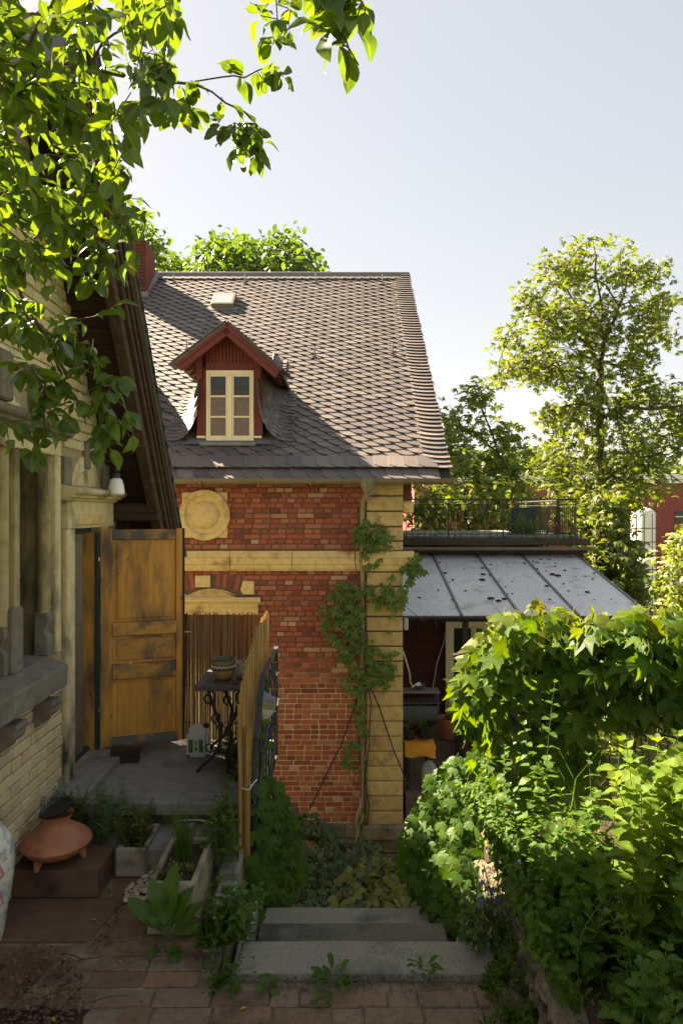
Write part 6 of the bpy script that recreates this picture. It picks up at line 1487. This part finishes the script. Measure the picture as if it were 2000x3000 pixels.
# ---- ivy spilling over the right side of the steps
iv = [leaf_vine(s+20, .9, .35) for s in range(5)]
ic = thing('ivy_cascade', (1.0, 5.0, -.4), 'dark glossy ivy spilling over the right side of the steps', 'ivy'); its = []
CAS = [(1235,2330),(1260,2270),(1330,2215),(1400,2200),(1430,2300),(1480,2400),(1520,2460),(1500,2560),(1440,2640),(1400,2720),(1300,2720),(1230,2640),(1180,2560),(1170,2470),(1200,2400)]
for px, py in region(r_, CAS, 620):
    t = (py-2200)/520; Y = 5.55-1.25*t + max(0, (1330-px))*.0022+r_.uniform(-.10, .22); p = P(px, py, Y)
    d = Vector((-.5+r_.uniform(-.5, .5), -.5+r_.uniform(-.5, .4), -.9+r_.uniform(-.3, .5))); nr = Vector((-.45+r_.uniform(-.4, .4), -.8, .65+(.8 if t < .25 else 0)))+rvec(r_, .3)
    its.append((r_.randrange(5), basis(p, d, nr, r_.uniform(.06, .115))))
pieces(ic, 'leaf', iv, its, L_ivy, 300, 'foliage')
mb = MB()
for px in range(1200, 1500, 25): Y = 5.2-(px-1200)*.0006; mb.tube([P(px+80, 2250, Y+.9), P(px+40, 2420, Y+.6), P(px+30, 2600, Y+.2)], .006, 5)
mb.build('stem', m_twig, ic)
# ---- ivy under the iron railing
il_ = thing('ivy', (-.55, 5.1, -.6), 'glossy green ivy climbing the landing wall under the iron railing', 'ivy'); its = []
LIV = [(738,2290),(765,2275),(800,2275),(835,2340),(855,2430),(878,2500),(888,2545),(860,2600),(842,2650),(800,2700),(760,2705),(738,2600)]
for px, py in region(r_, LIV, 330):
    t = (px-735)/150; Y = 4.82+.75*t-(py-2280)/420*.25+r_.uniform(-.08, .12); p = P(px, py, Y)
    d = Vector((.5+r_.uniform(-.5, .5), -.4+r_.uniform(-.5, .4), -.9+r_.uniform(-.3, .4))); nr = Vector((.5+r_.uniform(-.4, .4), -.8, .6))+rvec(r_, .3)
    its.append((r_.randrange(5), basis(p, d, nr, r_.uniform(.065, .115))))
for px, py in ((762, 2150), (775, 2110), (780, 2225), (770, 2190), (758, 2240), (790, 2180), (745, 2230), (768, 2255)): its.append((0, basis(P(px, py, 5.0), Vector((.3, -.2, -.9)), Vector((.4, -.8, .5)), .05)))
pieces(il_, 'leaf', iv, its, L_ivy, 300, 'foliage')
MB().tube([(-.6, 5.05, -.9), (-.585, 5.0, .1), (-.59, 4.98, .5), (-.585, 5.05, .9)], .006, 5).tube([(-.6, 5.3, -.9), (-.58, 5.25, .2)], .006, 5).build('stem', m_twig, il_)
# ---- shrubs in the sunken garden
el2 = [leaf_ell(.34, .25, .3, 4, seed=s+30) for s in range(4)]
def mass(name, label, cat, loc, poly, k, yf, size, lv, mat, seed, up=.5, clump=5, spread=.10, lim=300):
    q_ = random.Random(seed); t = thing(name, loc, label, cat); its = []; mb = MB()
    for px, py in region(q_, poly, k):
        p = P(px, py, yf(px, py)+q_.uniform(-.25, .35))
        ax = (Vector((0, -.6, 1))+rvec(q_, .7)).normalized()
        mb.tube([p-ax*spread*2.5, p], .004, 4)
        for c in range(clump):
            o = rvec(q_, 1); o.z = abs(o.z)*.4
            its.append((q_.randrange(len(lv)), basis(p+o*spread*.5, o+ax*.3, ax*up+Vector((0,-.3,.6))+rvec(q_, .3), size*q_.uniform(.7, 1.25))))
    mb.build('stem', m_twig, t); pieces(t, 'leaf', lv, its, mat, lim, 'foliage'); return t
mass('shrub', 'dark leafy shrub filling the sunken corner below the brick wall', 'shrub', (-.6, 8.5, -3.2), [(770,2480),(800,2400),(860,2375),(930,2390),(975,2430),(1000,2480),(1060,2470),(1110,2500),(1130,2570),(1090,2640),(1050,2690),(700,2690),(740,2560)], 330, lambda x, y: 9.4-(y-2375)/300*2.3, .085, el2, L_dark, 41, spread=.12)
mass('shrub', 'low yellowish shrub at the foot of the stone plinth', 'shrub', (.3, 7.4, -2.6), [(1010,2590),(1050,2545),(1110,2530),(1170,2545),(1200,2680),(990,2690)], 90, lambda x, y: 8.0-(y-2530)/150*.9, .11, el2, L_yel, 42, spread=.12)
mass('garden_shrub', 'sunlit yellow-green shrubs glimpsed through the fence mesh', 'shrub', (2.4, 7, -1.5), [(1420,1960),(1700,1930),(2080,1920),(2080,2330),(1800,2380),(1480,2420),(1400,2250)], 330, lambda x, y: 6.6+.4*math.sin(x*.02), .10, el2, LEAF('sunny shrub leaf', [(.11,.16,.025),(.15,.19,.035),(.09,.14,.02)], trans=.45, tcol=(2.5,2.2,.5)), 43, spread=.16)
# ---- creeper round the downpipe
cr_ = thing('creeper', (.3, F-.1, -2), 'wild creeper climbing the downpipe and the ochre pilaster', 'creeper'); its = []; hv = [leaf_hand(5, s+50, .20, .35) for s in range(3)]
CP = [([(1020,1570),(1075,1520),(1120,1540),(1160,1580),(1115,1615),(1035,1605)], 46), ([(935,1790),(965,1735),(1000,1705),(1055,1715),(1064,1800),(1060,1910),(1046,2000),(1015,1950),(985,1900),(950,1840)], 135), ([(1075,1725),(1140,1702),(1190,1720),(1186,1790),(1150,1780),(1100,1800)], 40), ([(1180,1640),(1215,1615),(1258,1650),(1235,1690),(1190,1715)], 34), ([(1070,1905),(1110,1900),(1160,1965),(1130,2020),(1080,2015)], 44), ([(975,1960),(1050,1940),(1070,2080),(1064,2250),(1005,2250),(1022,2180),(1030,2060)], 34)]
spots = [q for poly, k in CP for q in region(r_, poly, k)]
spots += [(1060+14*math.sin(y*.02)+r_.gauss(0, 13), y) for y in [r_.uniform(1520, 2060) for _ in range(40)]] + [(1120+r_.gauss(0, 30), r_.uniform(1650, 2040)) for _ in range(16)]
if True:
    for px, py in spots:
        Y = F-.13-abs(r_.gauss(0, .08)); its.append((r_.randrange(3), basis(P(px, py, Y), Vector((r_.uniform(-1, 1), -.3, -.7+r_.uniform(-.3, .5))), Vector((r_.uniform(-.5, .5), -1, .6))+rvec(r_, .5), r_.uniform(.055, .125))))
pieces(cr_, 'leaf', hv, its, L_creep, 300, 'foliage'); mb = MB()
for x0 in (1052, 1070, 1074):
    mb.tube([P(x0+r_.uniform(-5, 5)+10*math.sin(y*.013+x0), y, F-.10) for y in range(2420, 1500, -60)], [.012-.0006*i for i in range(16)], 5)
mb.tube([P(1190, 1780, F-.1), P(1240, 1820, F-.05), P(1270, 1800, F), P(1280, 1840, F)], .004, 4); mb.build('stem', m_twig, cr_)
# ================================================================== herbs, flowers, weeds, litter
toothed = [leaf_ell(.33, .22, .35, 11, .85, .75, .10, s+60) for s in range(5)]
mintv = [leaf_ell(.30, .2, .3, 6, .85, .8, .06, s+70) for s in range(4)]
narrow = [leaf_ell(.085, .3, .25, 4, 1, .9, 0, s+80) for s in range(3)]
tiny = [leaf_ell(.3, .1, .1, 2, 1, 1, 0, s+85) for s in range(2)]
def clump(name, label, cat, loc, stems, lv, mat, seed, size, nodes, lim=300, stem=None, **kw):
    q_ = random.Random(seed); t = thing(name, loc, label, cat); mb = MB(); its = []
    for (x, y, z, h, lx, ly) in stems: herb((x, y, z), h*q_.uniform(.9, 1.1), (lx, ly, 0), nodes if isinstance(nodes, int) else max(3, int(h*nodes)), size*q_.uniform(.9, 1.1), q_, mb, its, len(lv), **kw)
    mb.build('stem', stem or m_stem, t); pieces(t, 'leaf', lv, its, mat, lim, 'foliage'); return t
q_ = random.Random(91)
def patch(k, x0, x1, y0, y1, h0, h1, lean=.12, bz=None, lx=0, ly=0):
    out = []
    for i in range(k):
        x = q_.uniform(x0, x1); y = q_.uniform(y0, y1); out.append((x, y, (bz if bz is not None else bedz(x, y))-.02, q_.uniform(h0, h1), lx+q_.uniform(-lean, lean), ly+q_.uniform(-lean, lean)))
    return out
L_balm_lit = LEAF('sunlit lemon balm leaf', [(.085,.16,.016),(.11,.19,.022),(.14,.21,.03)], trans=.48, rough=.55, spec=.15, vcol=(.18,.22,.06), vamt=.5, tcol=(2.3,2.0,.5))  # brighter copy of the balm leaf, sunlight painted into its greens
clump('lemon_balm', 'bright sunlit lemon balm with toothed leaves at the right edge', 'herb', (1.4, 2.6, .5), patch(30, 1.24, 1.65, 2.8, 3.25, .78, .98, .09, None, -.05, -.05) + patch(34, 1.65, 2.5, 2.6, 3.3, .70, .95, .09), toothed, L_balm_lit, 1, .12, 10, r=.0042, pitch=.25, taper=.35)
clump('lemon_balm', 'lemon balm with toothed leaves leaning out at the lower right corner', 'herb', (1.2, 2.3, .5), patch(8, 1.1, 1.4, 2.05, 2.4, .55, .75, .10, None, -.10, -.08), toothed, L_balm, 2, .085, 11, r=.004, pitch=.2, taper=.35)
clump('lemon_balm', 'shaded lemon balm thicket between the bright herb and the fence', 'herb', (1.2, 3.3, .4), patch(20, 1.0, 1.22, 3.0, 3.8, .40, .66, .10), toothed, L_balm, 3, .092, 12, r=.0035, pitch=.3, taper=.4)
clump('lemon_balm', 'low lemon balm hanging over the pale rubble wall', 'herb', (1.0, 3.5, .3), patch(44, .93, 1.15, 2.8, 4.7, .22, .48, .10, .33, -.14, -.03), toothed, L_balm, 4, .065, 18, r=.003, pitch=.2, taper=.4)
clump('ground_ivy', 'low shaded undergrowth covering the bed in the lower right corner', 'plant', (1.4, 2.6, .5), patch(90, 1.0, 1.7, 1.9, 3.2, .15, .45, .10) + patch(70, 1.7, 2.9, 1.6, 3.4, .2, .45, .10), toothed, L_mint, 6, .085, 6, 200, r=.003, pitch=.3, taper=.4)
clump('nettle', 'tall slender nettle stems rising in front of the vine', 'weed', (1.25, 3.9, .3), [(1.05, 3.75, .3, .95, -.05, 0), (1.17, 3.8, .3, 1.12, .02, 0), (1.30, 3.7, .3, .9, .05, .05), (.98, 3.95, .3, .78, -.03, 0)], toothed, L_mint, 5, .085, 9, r=.003, pitch=.2, taper=.5, start=.35)
# long grass by the nettles
def blades(mb, c, k, h, spread, w_=.004, seed=0, curl=.5):
    g = random.Random(seed)
    for i in range(k):
        a = g.uniform(0, 6.28); b = Vector(c)+Vector((g.uniform(-1, 1), g.uniform(-1, 1), 0))*spread*.25; o = Vector((math.cos(a), math.sin(a), 0)); hh = h*g.uniform(.6, 1.1); s = Vector((-o.y, o.x, 0)); pr = []
        for t in (0, .35, .7, 1): pr.append((b+Vector((0,0,hh*t))+o*spread*(t**2)*g.uniform(.5, 1)-Vector((0,0,curl*hh*.3*t**3)), w_*(1-.85*t)))
        n0 = len(mb.v)
        for p, ww in pr: mb.v += [tuple(p-s*ww), tuple(p+s*ww)]
        mb.f += [(n0+2*j, n0+2*j+1, n0+2*j+3, n0+2*j+2) for j in range(3)]
    return mb
tag(blades(MB(), (1.32, 3.85, .3), 26, .95, .35, .006, 5).build('tall_grass', L_mint), 'tuft of long grass blades beside the nettle stems', 'grass')
# ---- borage
bo = thing('borage', (.85, 4.0, -.1), 'borage with drooping grey buds and blue star flowers beside the steps', 'flower')
L_bor = LEAF('hairy grey-green bud', [(.14,.17,.11),(.19,.20,.15),(.20,.16,.17)], trans=.2, rough=.8); m_blue = LEAF('blue petal', [(.10,.10,.62),(.14,.13,.72)], trans=.25, rough=.5, tcol=(1,1,1.2))
flowers = [(1412,2586),(1409,2640),(1461,2640),(1362,2640),(1516,2530),(1532,2519),(1483,2541),(1380,2682),(1465,2703),(1496,2633),(1440,2610),(1405,2665)]
mb = MB(); buds = []; star = dict(V=[(0, 0, .1)]+[(math.sin(a)*(1 if k % 2 == 0 else .34), math.cos(a)*(1 if k % 2 == 0 else .34), 0) for k, a in enumerate([i*math.pi/5 for i in range(10)])], F=[np.array([(0, 1+i, 1+(i+1) % 10) for i in range(10)])], vein=[0]*11)
fits = []
spots = flowers+[(q_.uniform(1350, 1560), q_.uniform(2510, 2760)) for _ in range(46)]
for i, (px, py) in enumerate(spots):
    p = P(px, py, 3.80+q_.uniform(-.2, .25)); b = Vector((.86+q_.uniform(-.08, .15), 4.05+q_.uniform(-.2, .2), -.35))
    mid = b.lerp(p, .6)+Vector((0, 0, .12)); mb.tube([b, mid, p+Vector((0, 0, .02)), p], [.005, .003, .002, .0015], 5)
    if i < len(flowers): fits.append((0, basis(p, Vector((q_.uniform(-1, 1), 0, 1)), Vector((q_.uniform(-.5, .3), -1, .2)), .027)))
    for k in range(7):
        o = rvec(q_, .035); buds.append((q_.randrange(2), basis(p+o, Vector((q_.uniform(-.4, .4), q_.uniform(-.4, .4), -1)), rvec(q_), q_.uniform(.018, .03))))
mb.build('stem', m_stem, bo); pieces(bo, 'flower', [star], fits, m_blue, 300); pieces(bo, 'bud', [leaf_ell(.22, .4, .4, 3, seed=1), leaf_ell(.18, .4, .3, 3, seed=2)], buds, L_bor, 120, 'buds')
its = []
for k in range(70): its.append((q_.randrange(4), basis(P(q_.uniform(1370, 1570), q_.uniform(2600, 2770), 4.0+q_.uniform(-.2, .3)), rvec(q_)+Vector((-.3, -.3, 0)), Vector((0, -.3, 1))+rvec(q_, .4), q_.uniform(.05, .10))))
pieces(bo, 'leaf', mintv, its, LEAF('borage leaf', [(.05,.085,.03),(.07,.11,.04)], trans=.3, rough=.7), 120, 'foliage')
# ---- mint and herbs on the left
clump('mint', 'fresh green mint bush growing beside the left end of the steps', 'herb', (-.55, 3.85, 0), patch(20, -.76, -.55, 3.70, 4.0, .22, .42, .10, .0, .06, 0), mintv, L_mint, 11, .072, 9, 220, r=.0028, pitch=.35, taper=.4)
clump('mint', 'small mint sprawling at the front left corner of the top step', 'herb', (-.62, 3.6, 0), patch(9, -.68, -.50, 3.50, 3.64, .06, .15, .08, .0), mintv, L_mint, 12, .045, 5, 120, r=.002, pitch=.3, taper=.4)
clump('mint', 'tall mint behind the long planter next to the reed post', 'herb', (-.78, 4.5, 0), patch(10, -.86, -.70, 4.35, 4.7, .40, .66, .08, .05), mintv, L_mint, 13, .075, 8, 160, r=.003, pitch=.35, taper=.4, start=.35)
clump('tarragon', 'feathery narrow-leaved tarragon beside the terracotta jar', 'herb', (-1.62, 4.72, .15), patch(22, -1.74, -1.52, 4.68, 4.86, .25, .42, .10, .15), narrow, L_grey, 14, .07, 14, 160, r=.002, pitch=.7, taper=.3, start=.1)
clump('marjoram', 'small-leaved marjoram growing in the square planter', 'herb', (-1.41, 4.75, .16), patch(22, -1.48, -1.35, 4.62, 4.9, .12, .30, .10, .15), mintv, L_yel, 15, .045, 9, 160, r=.002, pitch=.4, taper=.3)
clump('thyme', 'grey-green thyme bush behind the terracotta jar against the yellow bricks', 'herb', (-1.98, 4.8, .15), patch(60, -2.07, -1.84, 4.68, 4.98, .16, .36, .08, .15), tiny, L_thyme, 16, .022, 16, 60, r=.0015, pitch=.6, taper=.2, whorl=3, stem=m_twig)
clump('basil', 'little sprouting plant in the front end of the long planter', 'herb', (-1.0, 4.05, .27), patch(12, -1.06, -.92, 4.0, 4.14, .05, .14, .06, .26), mintv, L_yel, 17, .032, 5, 120, r=.0018, pitch=.4, taper=.3)
clump('seedling', 'seedlings sprouting from the painted ceramic pot', 'herb', (-.975, 5.66, pz+.13), patch(14, -1.04, -.91, 5.60, 5.72, .03, .07, .03, pz+.13), mintv, L_mint, 18, .026, 3, 60, r=.0015, pitch=.3)
clump('seedling', 'thin seedling in the pale pot behind the ceramic pot', 'herb', (-.84, 5.83, pz+.08), [(-.845, 5.83, pz+.08, .20, 0, 0)], mintv, L_mint, 19, .03, 5, 60, r=.0015)
clump('pot_plant', 'dark leafy plant in the black pot under the table', 'plant', (-.83, 5.45, ZL+.16), patch(12, -.89, -.78, 5.40, 5.5, .12, .28, .06, ZL+.14), toothed, L_mint, 20, .06, 6, 100, r=.002)
clump('seedling', 'seedling in the largest black pot on the orange cloth', 'herb', (1.30, 10.62, -.9), patch(4, 1.27, 1.33, 10.6, 10.65, .10, .18, .03, -.92), mintv, L_mint, 21, .06, 3, 40, r=.004)
clump('pot_plant', 'bushy plants in the pots at the back of the orange cloth', 'plant', (1.15, 10.85, -.95), patch(10, 1.0, 1.25, 10.6, 10.95, .10, .25, .06, -.95), mintv, L_mint, 22, .055, 4, 60, r=.003)
clump('bare_plant', 'gangly half-bare plant in the big terracotta pot', 'plant', (1.99, 12.8, -1.45), patch(7, 1.93, 2.05, 12.75, 12.85, .5, 1.0, .14, -1.45), narrow, L_yel, 23, .12, 5, 60, r=.006, stem=m_twig, start=.5)
clump('deck_plant', 'yellow-green leafy plants in front of the slat screen on the roof deck', 'plant', (4.0, 15.2, H-.5), patch(26, 3.75, 4.35, 14.9, 15.4, .25, .55, .08, H-.51), mintv, L_eld, 24, .085, 8, 80, r=.005)
clump('deck_weeds', 'weeds sprouting along the mossy edge of the roof deck', 'weeds', (3, 14.25, H-.56), patch(46, 1.1, 5.1, 14.2, 14.3, .06, .24, .05, H-.58), mintv, L_mint, 25, .05, 5, 60, r=.003)
# chives
ch = thing('chives', (-.99, 4.3, .27), 'upright chives with a mauve flower in the long planter', 'herb')
blades(MB(), (-.99, 4.30, .26), 170, .36, .17, .0028, 3, .25).build('blade_tuft', L_mint, ch)['kind'] = 'stuff'
mb = MB(); its = []; c = P(561, 2417, 4.3)
MB().tube([(-.97, 4.3, .27), c], .002, 5).build('flower_stalk', m_stem, ch)
for k in range(40): d = rvec(q_).normalized(); its.append((0, basis(c, d, rvec(q_), .020)))
link(joined('flower', [leaf_ell(.16, .2, .1, 2, seed=5)], its, LEAF('mauve petal', [(.42,.20,.45),(.50,.28,.52)], trans=.2)), ch)
tag(MB().tube([P(545+55*math.cos(a)+20, 2412-10*math.sin(a), 4.42) for a in [math.pi*k/12 for k in range(13)]], .003, 5).build('wire_hoop', S('pale wire', [(.6,.6,.58)], .4, bump=0)), 'thin pale wire hoop over the chives', 'hoop')
# ---- big-leaved chard in front of the long planter
cd_ = thing('dock_plant', (-1.0, 3.92, 0), 'broad-leaved dock in front of the long concrete planter', 'weed')
bigl = [leaf_ell(.135, .35, .25, 15, 1.35, .62, .08, s+95, stalk=.22) for s in range(3)]; its = []
L_dock = LEAF('dock leaf', [(.05,.12,.018),(.065,.145,.022),(.08,.16,.026)], trans=.42, rough=.45, spec=.25, vcol=(.12,.17,.06), vamt=.6)
for px, py, s, nx in ((446, 2590, .32, -.5), (494, 2548, .33, .1), (545, 2600, .30, .7), (378, 2640, .24, -.9), (590, 2640, .26, .9), (585, 2700, .22, .9), (620, 2715, .2, .8), (430, 2680, .2, -.7)):
    b = Vector((-.985, 3.90, .01)); tip = P(px, py, 3.86+.05*nx); d = tip-b; its.append((q_.randrange(3), basis(b, d+Vector((0, 0, .05)), Vector((-nx*.9+q_.uniform(-.3, .3), -1, .5)), d.length*.95)))
for k in range(5): its.append((q_.randrange(3), basis(Vector((-.99+q_.uniform(-.05, .1), 3.86, .01)), Vector((q_.uniform(-1, 1), -.8, .1)), Vector((0, -.1, 1)), q_.uniform(.14, .2))))
pieces(cd_, 'leaf', bigl, its, L_dock, 300)
# ---- weeds in the joints before the steps
def rosette(name, label, x, y, k, s, h, seed, lv=mintv, mat=None):
    g = random.Random(seed); t = thing(name, (x, y, 0), label, 'weed'); its = []
    for i in range(k):
        a = 6.283*i/k+g.uniform(-.4, .4); o = Vector((math.cos(a), math.sin(a), g.uniform(.1, .9))); its.append((g.randrange(len(lv)), basis((x+o.x*.02, y+o.y*.015, .005+g.uniform(0, h)), o, Vector((0, -.2, 1))-o*.2, s*g.uniform(.6, 1.2))))
    pieces(t, 'leaf', lv, its, mat or L_mint, 300); return t
rosette('weed', 'leafy weed in the paving joint before the middle of the top step', -.04, 3.52, 20, .10, .06, 1, bigl); rosette('weed', 'weed before the right part of the top step with upright stalks', .42, 3.56, 14, .085, .10, 2, bigl); rosette('weed', 'flat dark weed before the left part of the top step', -.38, 3.52, 8, .07, .02, 3, mintv, L_dock); rosette('weed', 'small weed sprouting from the paving joint close to the steps', -.1, 3.40, 8, .04, .02, 4)
clump('weed', 'sprawling weeds at the right end of the top step by the rubble wall', 'weed', (.85, 3.5, 0), patch(30, .72, .95, 3.25, 3.95, .12, .34, .07, .0), mintv, L_mint, 31, .05, 8, 160, r=.002)
clump('weed', 'weedy seedlings in the paving at the foot of the rubble wall', 'weed', (.85, 3.2, 0), patch(34, .66, .92, 2.7, 3.3, .05, .22, .06, .0), mintv, L_mint, 32, .042, 6, 160, r=.002)
# ---- litter
m_dry = S('dry leaf', [(.10,.055,.03),(.16,.09,.05),(.07,.04,.025),(.20,.13,.08),(.05,.03,.022)], .8, 8, piece=True, mott=.3, bump=0); m_yl = LEAF('yellow fallen leaf', [(.50,.36,.04),(.42,.28,.03)], trans=.2)
its = []
def lit(px, py, s, z=.006): Y_ = (H-z)*2000/(py-1500); its.append((q_.randrange(3), basis(((px-1000)*Y_/2000, Y_, z+q_.uniform(0, .012)), rvec(q_)*Vector((1,1,.25)), Vector((0,0,1))+rvec(q_, .6), s)))
dryv = [leaf_ell(.28, .5, .3, 3, seed=s+110) for s in range(3)]
for px, py in region(q_, [(0,2790),(120,2760),(260,2830),(250,2960),(180,3010),(0,3010)], 420): lit(px, py, q_.uniform(.012, .045), .025)
for px, py in region(q_, [(330,2690),(350,2640),(365,2650),(330,2760),(270,2800),(255,2780)], 60): lit(px, py, q_.uniform(.012, .03))
for px, py in region(q_, [(640,2860),(1480,2855),(1500,2900),(1100,2900),(900,2905),(700,2885)], 330): lit(px, py, q_.uniform(.008, .026), .008)
for px, py in region(q_, [(300,2760),(1500,2900),(1520,3000),(250,3000)], 160): lit(px, py, q_.uniform(.006, .018))
o = joined('leaf_litter', dryv, its, m_dry); tag(link(o), 'dry brown leaf litter strewn over paving and soil', 'leaf litter', None, 'stuff')
me = npmesh('fallen_leaf', dryv[0]['V'], dryv[0]['F']); me.materials.append(m_yl)
for px, py, lab in ((330, 2608, 'yellow fallen leaf on the slab in front of the steel plinth'), (202, 2945, 'yellow fallen leaf on the leaf litter at the lower left'), (269, 2696, 'yellow fallen leaf on the large red-brown slab'), (357, 2820, 'yellow fallen leaf on the brown pavers below the dock plant'), (150, 2995, 'yellow fallen leaf at the bottom edge of the view'), (722, 2953, 'yellow fallen leaf on the pavers before the left of the steps')):
    Y_ = (H-.008)*2000/(py-1500); o = bpy.data.objects.new('fallen_leaf', me); link(o, None, basis(((px-1000)*Y_/2000, Y_, .03 if px in (202, 150) else .010), Vector((q_.uniform(-1, 1), q_.uniform(-.5, .5), .05)), (0, 0, 1), .032)); tag(o, lab, 'leaf', 'yellow fallen leaves')
mb = MB()
for k in range(9):
    px, py = q_.uniform(20, 330), q_.uniform(2780, 2960); Y_ = H*2000/(py-1500); p = Vector(((px-1000)*Y_/2000, Y_, .03)); d = Vector((q_.uniform(-1, 1), q_.uniform(-.6, .6), .05))*.09
    tag(MB().tube([p-d, p+Vector((0, 0, .01)), p+d], [.003, .004, .002], 5).build('dead_twig', m_twig), 'thin dead twig lying on the leaf litter at the lower left', 'twig', 'dead twigs on the litter')
